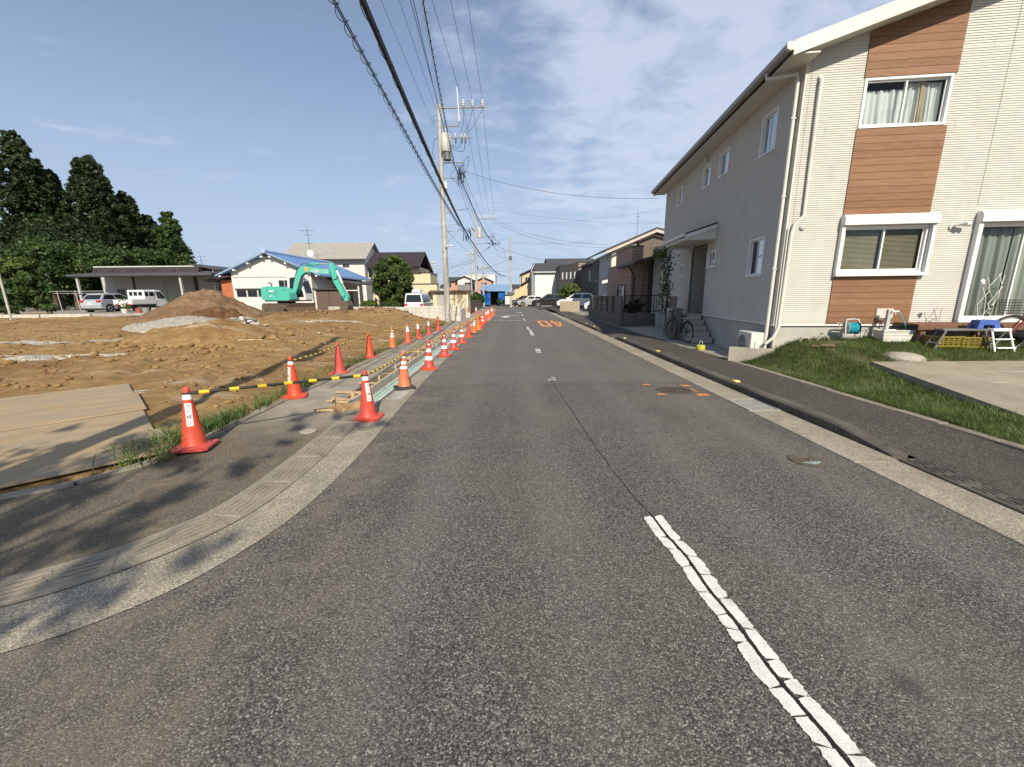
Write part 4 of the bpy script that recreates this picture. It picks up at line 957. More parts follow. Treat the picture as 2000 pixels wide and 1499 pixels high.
# canopy: sloping down to the street
def canopy():
    y0, y1 = 3.95, 6.9; x0, x1 = -.02, -.95
    t = MB(); t.prism([(x0, 3.84), (x1, 3.54), (x1, 3.49), (x0, 3.79)], 'y', y0, y1); c = t.build('porch_canopy', ROOFD, house)
    t = MB(); t.prism([(x0, 3.785), (x1, 3.485), (x1, 3.36), (x0, 3.66)], 'y', y0 + .002, y0 + .03); t.build('barge_board', WTRIM, c)
    t = MB(); t.box(x1, x0, y0 + .03, y1, 3.33, 3.36); t.prism([(x0, 3.655), (x1 + .03, 3.362), (x0, 3.362)], 'y', y0 + .034, y0 + .05); t.build('soffit', WTRIM2, c)
    t = MB(); t.box(x1 - .10, x1 - .002, y0 - .02, y1, 3.42, 3.52, .01); t.build('gutter', WTRIM2, c)
canopy()
m = MB(); m.box(-.93, -.86, 6.05, 6.12, .99, 3.33, .005); m.box(-.93, -.02, 6.05, 6.11, 3.24, 3.329, .005); m.build('porch_frame', WTRIM, house)
# steps, tiled
TILE = M('step_tile', (0.42, 0.40, 0.35), .6, .08, 3, bump=.1, dirt=.12); GROUTM = M('grout', (.2, .19, .17), .9)
st = thing('entrance_steps', 'pale tiled entrance steps climbing along the shaded house wall', 'steps', HC, -HA)
x_out = -.62
for i in range(5):
    y0 = 3.47 + .29 * i; zt = .16 + .166 * (i + 1)
    m = MB(); m.box(x_out + .008, -.03, y0 + .008, y0 + .29 if i < 4 else PR1, .1, zt - .012); m.build('step_core', GROUTM, st)
    for j in range(3):
        a = x_out + (.59 / 3) * j; b = a + (.59 / 3) - .006
        m = MB(); m.box(a, b, y0, y0 + .0075, zt - .154, zt - .012, .002); m.build('tile', TILE, st)
        m = MB(); m.box(a, b, y0 - .006, y0 + .285 if i < 4 else PR1, zt - .0115, zt, .002); m.build('tile', TILE, st)
    y1_ = 5.0 if i < 4 else PR1
    m = MB(); m.box(x_out - .008, x_out + .0005, y0, PR1, zt - .16, zt - .012); m.build('tile', TILE, st)
# ---- roof
m = MB(); T = .16
def roofpoly(o): return [(-.50, EZ - .01 + o), (5.1, EZ + SL * 5.6 + o), (FW_ + .5, EZ - .01 + o)]
A_ = roofpoly(0); B_ = roofpoly(-T)
m.prism(A_ + B_[::-1], 'y', -.42, FL_ + .4); roof = m.build('roof', ROOFD, house)
m = MB()
for sgn, (xa, xb) in ((1, (-.50, 5.1)), (-1, (5.1, FW_ + .5))):
    za, zb = (A_[0][1], A_[1][1]) if sgn > 0 else (A_[1][1], A_[2][1])
    for yy in (-.462, FL_ + .402): m = MB(); m.prism([(xa, za + .01), (xb, zb + .01), (xb, zb - .24), (xa, za - .24)], 'y', yy, yy + .04); m.build('barge_board', WTRIM2, roof)
m = MB(); m.prism([(-.47, EZ - .175), (5.1, EZ + SL * 5.57 - .175), (5.1, EZ + SL * 5.57 - .20), (-.47, EZ - .20)], 'y', -.418, -.02); m.box(-.47, .0, -.415, FL_ + .4, EZ - .215, EZ - .19); m.build('soffit', WTRIM2, roof)
m = MB(); prof = [(-.505, .0), (-.62, .0), (-.635, -.03), (-.62, -.105), (-.57, -.13), (-.505, -.12)]
m.prism([(x, EZ - .03 + z) for x, z in prof], 'y', -.40, FL_ + .38); m.build('gutter', GUT, roof)
m = MB(); m.prism([(x * 1.0, EZ - .03 + z * 1.05) for x, z in [(-.495, .004), (-.625, .004), (-.642, -.03), (-.625, -.108), (-.57, -.135), (-.495, -.125)]], 'y', -.47, -.401); m.build('gutter_end', WTRIM2, roof)
# ---- pipes
m = MB(); m.tube([(-.57, .42, EZ - .16), (-.57, .42, EZ - .26), (-.10, .12, EZ - .33), (-.085, .12, EZ - .45), (-.085, .12, .35)], .038, 10); m.build('downpipe', WTRIM2, house)
m = MB(); m.box(-.14, -.03, .08, .16, 5.2, 5.23); m.box(-.14, -.03, .08, .16, 3.7, 3.73); m.box(-.14, -.03, .08, .16, 2.2, 2.23); m.build('pipe_bracket', ALUG, house)
m = MB(); m.tube([(.26, -.02, 5.84), (.26, -.08, 5.84), (.26, -.085, 5.78), (.26, -.07, 5.5), (.285, -.07, 3.3), (.13, -.07, 3.13), (.085, -.07, 2.95), (.07, -.07, .95), (-.02, -.10, .72), (-.16, -.05, .56)], .036, 10); m.lathe([(.05, 0), (.055, .03), (.03, .06)], 14, (.26, -.02, 5.86)); m.build('conduit_pipe', WTRIM2, house)
m = MB(); m.tube([(.02, -.045, 3.05), (.02, -.045, .5)], .016, 8); m.build('conduit_pipe', WTRIM2, house)
m = MB(); m.lathe([(.055, -.0), (.055, -.03), (.035, -.045), (.001, -.045)], 16, (.31, -.012, 3.06), 'y', cap=False); m.build('vent_cap', ALUG, house)
m = MB(); m.box(-.13, -.012, 5.35, 5.47, 5.93, 6.05, .02); m.build('vent_cap', WTRIM2, house)
# lamp with two heads
m = MB(); m.lathe([(.05, -.013), (.05, -.04), (.02, -.05)], 14, (3.20, 0, 2.99), 'y'); m.tube([(3.20, -.04, 2.99), (3.22, -.10, 3.02)], .014); lp = m.build('wall_lamp', ALUG, house)
for a, b in (((3.22, -.10, 3.02), (3.33, -.20, 3.06)), ((3.25, -.10, 3.03), (3.43, -.16, 3.03))):
    m = MB(); m.tube([a, b], [.025, .045], 12); m.build('lamp_head', WTRIM, lp)
# roof antenna
an = thing('roof_antenna', 'thin tv antenna standing on the cream house roof', 'antenna', HW(2.25, 2.2, rtop(2.25) - .01), .3); AN = M('antenna_metal', (.09, .09, .09), .5, .1, metal=.5)
m = MB(); m.tube([(0, 0, 0), (0, 0, .95)], .014, 6); m.build('mast', AN, an)
m = MB(); m.tube([(-.35, 0, .72), (.45, .1, .86)], .011, 6); m.build('boom', AN, an)
for i in range(6):
    u = -.33 + .14 * i; m = MB(); m.tube([(u, -.14 + i * .01, .735 + i * .02), (u, .16, .735 + i * .02)], .006, 5); m.build('element', AN, an)
for a in range(3): m = MB(); m.tube([(0, 0, .4), (.28 * math.cos(a * 2.1), .28 * math.sin(a * 2.1), -.0)], .008, 5); m.build('stay', AN, an)
# ================================================================== THE HOUSE'S PLOT
def lawn_z(x, y):
    x = np.asarray(x, float); y = np.asarray(y, float); ly = (x - 5.95) * math.sin(HA) + (y - 9.23) * math.cos(HA)
    prof = np.interp(ly, [-7, -4, -3, -2, -1.5, -1, -.4, 0], [.12, .13, .175, .31, .46, .57, .665, .69])
    return .115 + (prof - .115) * nsstep(5.30, 6.55, x) - .10 * np.exp(-(((x - 6.3) / .6) ** 2 + ((y - 8.7) / .6) ** 2)) + (fbm(x * 2, y * 2, 4) - .47) * .05 * nsstep(5.33, 5.8, x)
LAWN = M('lawn_soil', (0.085, 0.085, 0.035), .95, .35, 4, bump=.6, bscale=30, world=True)
xs = np.arange(5.335, 16.1, .12); ys_ = np.arange(1.0, 9.75, .12); X, Y = np.meshgrid(xs, ys_); Z = lawn_z(X, Y)
LY = (X - 5.95) * math.sin(HA) + (Y - 9.23) * math.cos(HA); Z = np.where((LY > .06) & (X > 6.0), -.05, Z); Z = np.where((LY > .25), -.05, Z)
nx, ny = len(xs), len(ys_); I = np.arange(nx * ny).reshape(ny, nx)
F = np.stack([I[:-1, :-1].ravel(), I[:-1, 1:].ravel(), I[1:, 1:].ravel(), I[1:, :-1].ravel()], 1)
lawn = rawmesh('lawn', np.stack([X.ravel(), Y.ravel(), Z.ravel()], 1), F, LAWN, kind='structure', smooth=True)
def slab_z(y): return .45 - .1 * (7.33 - y)
def left_edge(y): return 6.61 - (7.33 - y) * .11
m = MB(); pts = [(6.61, 7.33), (16, 7.25), (16, 0.5), (left_edge(.5), .5)]
m.add([(x, y, slab_z(y)) for x, y in pts] + [(x, y, slab_z(y) - .30) for x, y in pts], [(0, 1, 2, 3), (7, 6, 5, 4), (0, 4, 5, 1), (1, 5, 6, 2), (2, 6, 7, 3), (3, 7, 4, 0)])
def slab_mat():
    k = NB('driveway_slab'); p = k.pos(True); n = k.noise(p, 1.2, 6, .65); f = k.noise(p, 90, 3); st_ = k.noise(k.map(p, (.35, 5.5, 1), (0, 0, .35)), 1.5, 6, .7, .5)
    c = k.ramp(n, [(.3, (.235, .205, .155)), (.7, (.33, .295, .225))]); c = k.mix(k.mr(st_, .56, .70, 0, .8, True), c, (.46, .43, .36)); c = k.mix(k.mr(k.noise(p, 2.3, 5, .7), .52, .7, 0, .5), c, (.165, .14, .105))
    c = k.mix(.5, c, k.mix(1.0, c, k.ramp(f, [(.3, (.6, .6, .6)), (.7, (1.35, 1.35, 1.35))]), 'MULTIPLY'))
    k.set(col=c, rough=.9, spec=.2); k.bump(f, .4, .006); return k.m
m.build('driveway_slab', slab_mat(), kind='structure')
rg = np.random.default_rng(5); n = 140000
px_ = 5.34 + (13.5 - 5.34) * rg.random(n) ** 1.3; py_ = 2.2 + 7.1 * rg.random(n) ** .8
ly = (px_ - 5.95) * math.sin(HA) + (py_ - 9.23) * math.cos(HA)
keep = (ly < -.02) & ~((py_ < 7.31) & (px_ > left_edge(py_) + .0)) & (fbm(px_ * 1.5, py_ * 1.5, 33) + .25 * rg.random(n) > .40 + .18 * np.exp(-(((px_ - 6.9) / .55) ** 2 + ((py_ - 8.75) / .35) ** 2)))
P = np.stack([px_, py_, lawn_z(px_, py_) - .008], 1)[keep]
blades('lawn_grass', 'green lawn grass between the footway and the cream house', P, .095, .0055, GRASS, 21, 1.3)
n = 1500; yy = 3.0 + 4.4 * rg.random(n); P = np.stack([left_edge(yy) - np.abs(rg.normal(size=n)) * .12, yy, np.zeros(n)], 1); P[:, 2] = lawn_z(P[:, 0], P[:, 1]) - .01
blades('lawn_grass', 'longer grass growing along the edge of the concrete driveway', P, .13, .007, WEED, 22, 1.0)
# patio paving
k = NB('patio_paving'); p = k.pos(True)
br = k.n('ShaderNodeTexBrick'); br.inputs['Scale'].default_value = 1.0; br.inputs['Mortar Size'].default_value = .008; br.inputs['Brick Width'].default_value = .6; br.inputs['Row Height'].default_value = .3
br.inputs[1].default_value = (.34, .33, .30, 1); br.inputs[2].default_value = (.27, .265, .245, 1); br.inputs[3].default_value = (.12, .115, .105, 1)
k.l(k.map(p, (1, 1, 1), (0, 0, HA)), br.inputs['Vector']); k.set(col=k.mix(k.mr(k.noise(p, 3, 6, .7), .45, .75, 0, .4), br.outputs[0], (.2, .185, .155)), rough=.85); k.bump(k.noise(p, 60, 3), .2, .004)
m = MB(); m.add([(5.335, 9.5, .128), (6.05, 9.3, .135), (7.3, 20, .15), (9.5, 20.2, .15), (9.5, 23, .15), (5.335, 19.6, .128)], [(0, 1, 2, 3, 4, 5)]); m.build('patio', k.m, kind='structure')
# low wall at the corner
lw = Vector((5.98, 9.14, 0)) - Vector((5.20, 9.62, 0)); m = MB(); m.box(0, lw.length, -.06, .06, .0, .45, .008)
tag(m.build('low_wall', CONC_S, None, (5.20, 9.62, 0), (0, 0, math.atan2(lw.y, lw.x))), 'short low concrete wall between the lawn and the paved patio', 'wall')
def on_house(name, label, cat, x, y, z=None, rot=0.0, group=None):
    p = HW(x, y); z = z if z is not None else float(lawn_z(p.x, p.y)); return thing(name, label, cat, (p.x, p.y, z), -HA + rot, group)
# air conditioner
PLW = M('plastic_white', (0.62, 0.60, 0.54), .5, .06, 3, dirt=.15); PLD = M('plastic_dark', (0.06, 0.06, 0.06), .5, .1)
ac = on_house('air_conditioner', 'cream outdoor air conditioner unit at the shaded corner of the house', 'air conditioner', -.27, .42, .20)
m = MB(); m.box(-.14, .14, -.32, .36, .0, .60, .012); bd = m.build('casing', PLW, ac)
m = MB(); m.lathe([(.235, -.141), (.235, -.152), (.215, -.154)], 28, (0, .10, .31), 'x', cap=False); m.build('fan_ring', PLW, bd)
m = MB(); m.lathe([(.215, -.1415), (.001, -.1425)], 28, (0, .10, .31), 'x', cap=False); m.build('fan_opening', PLD, bd)
for rr in (.05, .09, .13, .17, .205):
    m = MB(); m.lathe([(rr - .003, -.149), (rr + .003, -.149), (rr + .003, -.155), (rr - .003, -.155), (rr - .003, -.149)], 28, (0, .10, .31), 'x', cap=False); m.build('grille_ring', PLW, bd)
for a in range(8): m = MB(); m.tube([(-.152, .10, .31), (-.152, .10 + .21 * math.cos(a * PI / 4), .31 + .21 * math.sin(a * PI / 4))], .003, 5); m.build('grille_bar', PLW, bd)
m = MB(); m.box(-.05, .12, -.345, -.322, .16, .40, .008); m.build('valve_cover', PLW, ac)
for y_ in (-.25, .28): m = MB(); m.box(-.15, .15, y_ - .03, y_ + .03, -.10, .0); m.build('foot', PLD, ac)
# hose reel
GRYP = M('plastic_grey', (0.42, 0.42, 0.40), .5, .08); CYAN = M('hose_cyan', (0.02, 0.36, 0.42), .35, .12, 5); NAVY = M('reel_blue', (0.03, 0.06, 0.12), .4, .1)
hr = on_house('hose_reel', 'garden hose reel wound with bright cyan hose against the house base', 'hose reel', 1.42, -.32, .75)
for s_ in (-1, 1):
    m = MB(); m.tube([(s_ * .16, -.10, 0), (s_ * .15, -.05, .22), (s_ * .12, 0, .37), (s_ * .15, .05, .22), (s_ * .16, .10, 0)], .014, 8); m.build('stand_leg', GRYP, hr)
    m = MB(); m.lathe([(.13, s_ * .105), (.13, s_ * .115), (.001, s_ * .118)], 24, (0, 0, .19), 'x', cap=False); m.build('reel_disc', NAVY if s_ > 0 else GRYP, hr)
m = MB(); m.tube([(-.13, 0, .37), (0, 0, .385), (.13, 0, .37)], .016, 8); m.build('handle', GRYP, hr)
m = MB(); m.tube([(-.12, 0, .19), (-.24, 0, .19), (-.24, 0, .30), (-.30, 0, .30)], .012, 8); m.build('crank', GRYP, hr)
m = MB(); pts = []
for lay, rr in enumerate((.075, .095, .112)):
    for i in range(8 * 12 + 1):
        a = i / 12 * 2 * PI; u = i / (8 * 12); u = u if lay % 2 == 0 else 1 - u; pts.append((-.088 + .176 * u, rr * math.cos(a), .19 + rr * math.sin(a)))
m.tube(pts, .0105, 6); m.build('hose', CYAN, hr)
m = MB(); m.tube([(.09, -.09, .12), (.2, -.12, .17), (.28, -.1, .08), (.30, -.05, .01)], .009, 6); m.build('hose_tail', M('hose_green', (.10, .16, .12), .4, .1), hr)
# planter tub with water post
tub = on_house('planter_tub', 'white ribbed rectangular tub beneath the water post', 'tub', 2.22, -.36)
m = MB(); m.add([(-.25, -.13, 0), (.25, -.13, 0), (.25, .13, 0), (-.25, .13, 0), (-.295, -.165, .24), (.295, -.165, .24), (.295, .165, .24), (-.295, .165, .24), (-.27, -.14, .24), (.27, -.14, .24), (.27, .14, .24), (-.27, .14, .24), (-.25, -.12, .12), (.25, -.12, .12), (.25, .12, .12), (-.25, .12, .12)],
    [(0, 1, 5, 4), (1, 2, 6, 5), (2, 3, 7, 6), (3, 0, 4, 7), (4, 5, 9, 8), (5, 6, 10, 9), (6, 7, 11, 10), (7, 4, 8, 11), (8, 9, 13, 12), (9, 10, 14, 13), (10, 11, 15, 14), (11, 8, 12, 15), (12, 13, 14, 15), (3, 2, 1, 0)]); m.build('tub_body', PLW, tub)
for z_, o_ in ((.07, .012), (.14, .024), (.20, .036)): m = MB(); m.box(-.255 - o_, .255 + o_, -.135 - o_, .135 + o_, z_, z_ + .012); m.build('rib', PLW, tub)
m = MB(); m.box(-.305, .305, -.175, -.163, .225, .245, .004); m.build('rim', PLW, tub)
wp = on_house('water_post', 'grey standpipe with tap rising from the white tub', 'water post', 2.14, -.27)
m = MB(); m.box(-.035, .035, -.035, .035, 0, .66, .006); m.build('post', GRYP, wp)
m = MB(); m.tube([(0, -.03, .60), (.06, -.09, .60), (.06, -.10, .55)], .012, 8); m.build('tap', ALUG, wp)
m = MB(); m.tube([(.02, -.05, .62), (.14, -.07, .62)], .02, 8); m.build('hose_joint', PLW, wp)
m = MB(); m.tube([(.14, -.07, .61), (.22, -.09, .48), (.30, -.10, .32), (.32, -.12, .18), (.24, -.19, .03), (.10, -.22, .02)], .009, 6); m.build('hose', CYAN, wp)
m = MB(); m.tube([(-.03, 0, .5), (-.12, .02, .34), (-.13, .05, .25)], .008, 6); m.build('cable', PLD, wp)
eb = on_house('meter_box', 'pale weathered board fixed low on the wood panel strip', 'box', 2.22, -.035, 1.13); m = MB(); m.box(-.17, .17, -.02, .0, 0, .215, .004); m.build('panel', M('board_pale', (.50, .46, .40), .7, .15, 6, dirt=.3), eb); m = MB(); m.box(-.16, .16, -.022, -.0205, .01, .205); m.build('cover', M('board_pale2', (.52, .49, .44), .6, .12, 9), eb)
bk = on_house('wire_basket', 'dull metal pail standing beside the white tub', 'pail', 2.66, -.38); m = MB(); m.lathe([(.085, 0), (.105, .20), (.098, .20), (.08, .01)], 18); m.build('pail', M('pail_metal', (.34, .32, .29), .4, .15, 5, metal=.5), bk); m = MB(); m.tube([(-.1, 0, .2), (-.07, 0, .28), (0, 0, .31), (.07, 0, .28), (.1, 0, .2)], .004, 5); m.build('handle', ALUG, bk)
bk['label'] = 'dull metal pail standing beside the white tub'; bk.name = 'pail'
# timber deck
dk = on_house('timber_deck', 'brown timber deck beneath the sliding doors of the cream house', 'deck', 2.45, 0, 0); DKM = wood_mat('deck_wood', (.13, .065, .04), (.17, .085, .052), (.21, .11, .068))
for i in range(5): m = MB(); m.box(0, 3.3, -.64 + i * .125, -.64 + i * .125 + .119, 1.02, 1.05, .004); m.build('deck_board', DKM, dk)
m = MB(); m.box(.004, 3.29, -.66, -.642, .93, 1.045, .004); m.build('fascia', DKM, dk)
for x_ in (.1, 1.1, 2.1, 3.1): m = MB(); m.box(x_, x_ + .09, -.62, -.53, .5, 1.018); m.build('post', DKM, dk)
# folding bench table
BENCHM = M('bench_grey', (.15, .145, .135), .6, .12, 4, dirt=.3)
tb = on_house('folding_bench', 'grey aluminium folding work bench standing on the lawn before the deck', 'bench', 3.02, -.92)
m = MB(); m.box(-.40, .42, -.11, .11, .36, .40, .006); m.build('top', BENCHM, tb)
for sx in (-1, 1):
    for sy in (-1, 1): m = MB(); m.tube([(sx * .34, sy * .09, .36), (sx * .50, sy * .11, .0)], .019, 8); m.build('leg', BENCHM, tb)
    m = MB(); m.tube([(sx * .45, -.15, .12), (sx * .45, .15, .12)], .012, 6); m.build('rung', ALUG, tb)
# yellow crates
YC = M('crate_yellow', (.20, .16, .02), .5, .15, 5, dirt=.45)
def crate(x, y, rot, label, L=.50, Wd=.32, Hh=.22):
    t = on_house('plastic_crate', label, 'crate', x, y, rot=rot, group='yellow crates under the bench')
    m = MB(); m.box(-L / 2, L / 2, -Wd / 2, Wd / 2, 0, .012); m.build('bottom', YC, t)
    for sg in (-1, 1):
        for ax in (0, 1):
            m = MB(); h_ = (L if ax == 0 else Wd) / 2
            def bb(a, b, z0, z1):
                if ax == 0: m.box(a, b, sg * Wd / 2 - .006, sg * Wd / 2 + .006, z0, z1)
                else: m.box(sg * L / 2 - .006, sg * L / 2 + .006, a, b, z0, z1)
            bb(-h_, h_, .0, .05); bb(-h_, h_, .185, Hh)
            for z_ in (.075, .11, .145): bb(-h_, h_, z_, z_ + .018)
            nn = 5 if ax == 0 else 3
            for i in range(nn + 1): c_ = -h_ + 2 * h_ * i / nn; bb(c_ - .012, c_ + .012, .04, .19)
            m.build('side', YC, t)
    return t
crate(2.86, -.78, .05, 'yellow slatted plastic crate under the left end of the bench'); crate(3.34, -.80, -.08, 'yellow slatted plastic crate under the right end of the bench')
# blue stool with potted climber on a white trellis
BLU = M('stool_blue', (.05, .11, .36), .45, .1, 4)
q = HW(3.40, -.92); bz = float(lawn_z(q.x, q.y)) + .40
sl = thing('step_stool', 'blue plastic step stool standing on the folding bench', 'stool', (q.x, q.y, bz), -HA)
m = MB(); m.hull([(sx * a, sy * b, z) for sx in (-1, 1) for sy in (-1, 1) for a, b, z in ((.17, .09, .12), (.16, .085, .17), (.15, .08, .175))]); m.build('top', BLU, sl)
for sx in (-1, 1):
    for sy in (-1, 1): m = MB(); m.hull([(sx * (.11 if i else .205), sy * (.05 if j else .115), 0) for i in (0, 1) for j in (0, 1)] + [(sx * (.08 if i else .172), sy * (.04 if j else .093), .125) for i in (0, 1) for j in (0, 1)]); m.build('leg', BLU, sl)
    m = MB(); m.box(sx * .165 - .012, sx * .165 + .012, -.085, .085, .07, .125); m.build('apron', BLU, sl)
for sy in (-1, 1): m = MB(); m.box(-.155, .155, sy * .088 - .012, sy * .088 + .012, .08, .125); m.build('apron', BLU, sl)
tr = thing('trellis', 'white wire trellis with a thin climbing plant standing on the blue stool', 'trellis', (q.x, q.y, bz + .175), -HA); WIRE = M('wire_white', (.66, .66, .62), .5, .05)
def zig(pts): m = MB(); m.tube(pts, .006, 5); m.build('wire', WIRE, tr)
zig([(-.14, 0, 0), (-.20, 0, .30), (-.04, 0, .55), (-.12, 0, .80)]); zig([(.10, 0, 0), (-.02, 0, .30), (.16, 0, .62), (.05, 0, .86)]); zig([(-.10, .03, 0), (.12, .03, .34), (-.06, .03, .60), (.12, .03, .88)])
zig([(.02, .05, 0), (.16, .05, .4), (.2, .05, .84)]); zig([(-.06, -.02, .0), (-.10, -.02, .42), (-.20, -.02, .62)])
m = MB(); m.hull([(-.2 + .045 * math.cos(a) * (1 + .3 * math.sin(3 * a)), .02 * math.sin(a * 2), .72 + .06 * math.sin(a)) for a in np.linspace(0, 6, 12)] + [(-.2, .05, .7)]); m.build('cloth', PLW, tr)
def leaf_cloud(pts, size, seed, n):
    rg = np.random.default_rng(seed); pts = np.asarray(pts); idx = rg.integers(0, len(pts), n); c = pts[idx] + rg.normal(size=(n, 3)) * size * .9
    u = rg.normal(size=(n, 3)); u /= np.linalg.norm(u, axis=1)[:, None]; v = rg.normal(size=(n, 3)); v -= (v * u).sum(1)[:, None] * u; v /= np.linalg.norm(v, axis=1)[:, None]
    s = size * (.6 + .8 * rg.random(n))[:, None]; nrm = np.cross(u, v)
    V = np.stack([c - u * s * .5, c + v * s * .32 + nrm * s * .1, c + u * s * .55, c - v * s * .32 + nrm * s * .1], 1).reshape(-1, 3)
    return V, (np.arange(n) * 4)[:, None] + np.array([[0, 1, 2, 3]])
VINE = leaf_mat('vine_leaf', (.02, .05, .012), (.05, .10, .022), (.12, .18, .05), 3)
V, F = leaf_cloud([(.03 + .05 * math.sin(i), .03, .04 + i * .028) for i in range(22)], .035, 3, 150); o = rawmesh('climber_leaves', V, F, VINE, tr)
# stepladder
sd_ = on_house('stepladder', 'small aluminium stepladder standing on the lawn by the bicycle', 'stepladder', 3.60, -1.02, rot=.12)
for sx in (-1, 1):
    m = MB(); m.tube([(sx * .19, -.16, 0), (sx * .17, -.01, .42)], .016, 8); m.build('rail', ALU, sd_); m = MB(); m.tube([(sx * .20, .22, 0), (sx * .17, .02, .42)], .014, 8); m.build('rear_leg', ALU, sd_)
for z_, y_ in ((.06, -.15), (.22, -.09), (.38, -.02)): m = MB(); m.box(-.18, .18, y_ - .04, y_ + .04, z_, z_ + .022, .004); m.build('tread', ALU, sd_)
m = MB(); m.box(-.18, .18, -.05, .06, .405, .43, .005); m.build('top_plate', ALU, sd_)
# round stone
q = HW(1.68, -1.38); m = MB(); m.lathe([(.36, -.08), (.355, .0), (.31, .055), (.2, .095), (.06, .11), (.001, .112)], 30, cap=False)
tag(m.build('stepping_stone', CONC_S, None, (q.x, q.y, float(lawn_z(q.x, q.y)) - .035)), 'round domed concrete stone lying in the lawn grass', 'stone')
for i, (x, y, s_) in enumerate(((.62, -.55, .10), (.85, -.62, .12), (.70, -.95, .09), (.42, -.85, .08))):
    q = HW(x, y); m = MB(); rr = random.Random(i); m.hull([(rr.uniform(-1, 1) * s_ * 1.3, rr.uniform(-1, 1) * s_ * .7, rr.uniform(0, .5) * s_) for _ in range(14)])
    tag(m.build('brick_chunk', M('old_brick', (.22, .13, .085), .9, .25, 7), None, (q.x, q.y, float(lawn_z(q.x, q.y)))), ['broken brown brick chunk by the foot of the house wall', 'larger broken brown brick chunk on the bare soil by the lawn', 'brown brick chunk half sunk in the lawn slope', 'small brown brick chunk nearest the low concrete wall'][i], 'brick', 'brick chunks on the bare soil')
for i, (x, w_) in enumerate(((.62, .2), (1.0, .24))):
    q = HW(x, -.14); m = MB(); m.tube([(-w_ / 2, 0, 0), (-w_ / 3, 0, .08), (0, 0, .09 + .03 * i), (w_ / 3, 0, .08), (w_ / 2, 0, 0)], [.02, .03, .035, .03, .02], 7); tag(m.build('garden_ornament', CONC_S, None, (q.x, q.y, float(lawn_z(q.x, q.y))), (0, 0, -HA)), ['small arched stone ornament left by the house base', 'larger arched stone ornament next to the hose reel'][i], 'ornament')

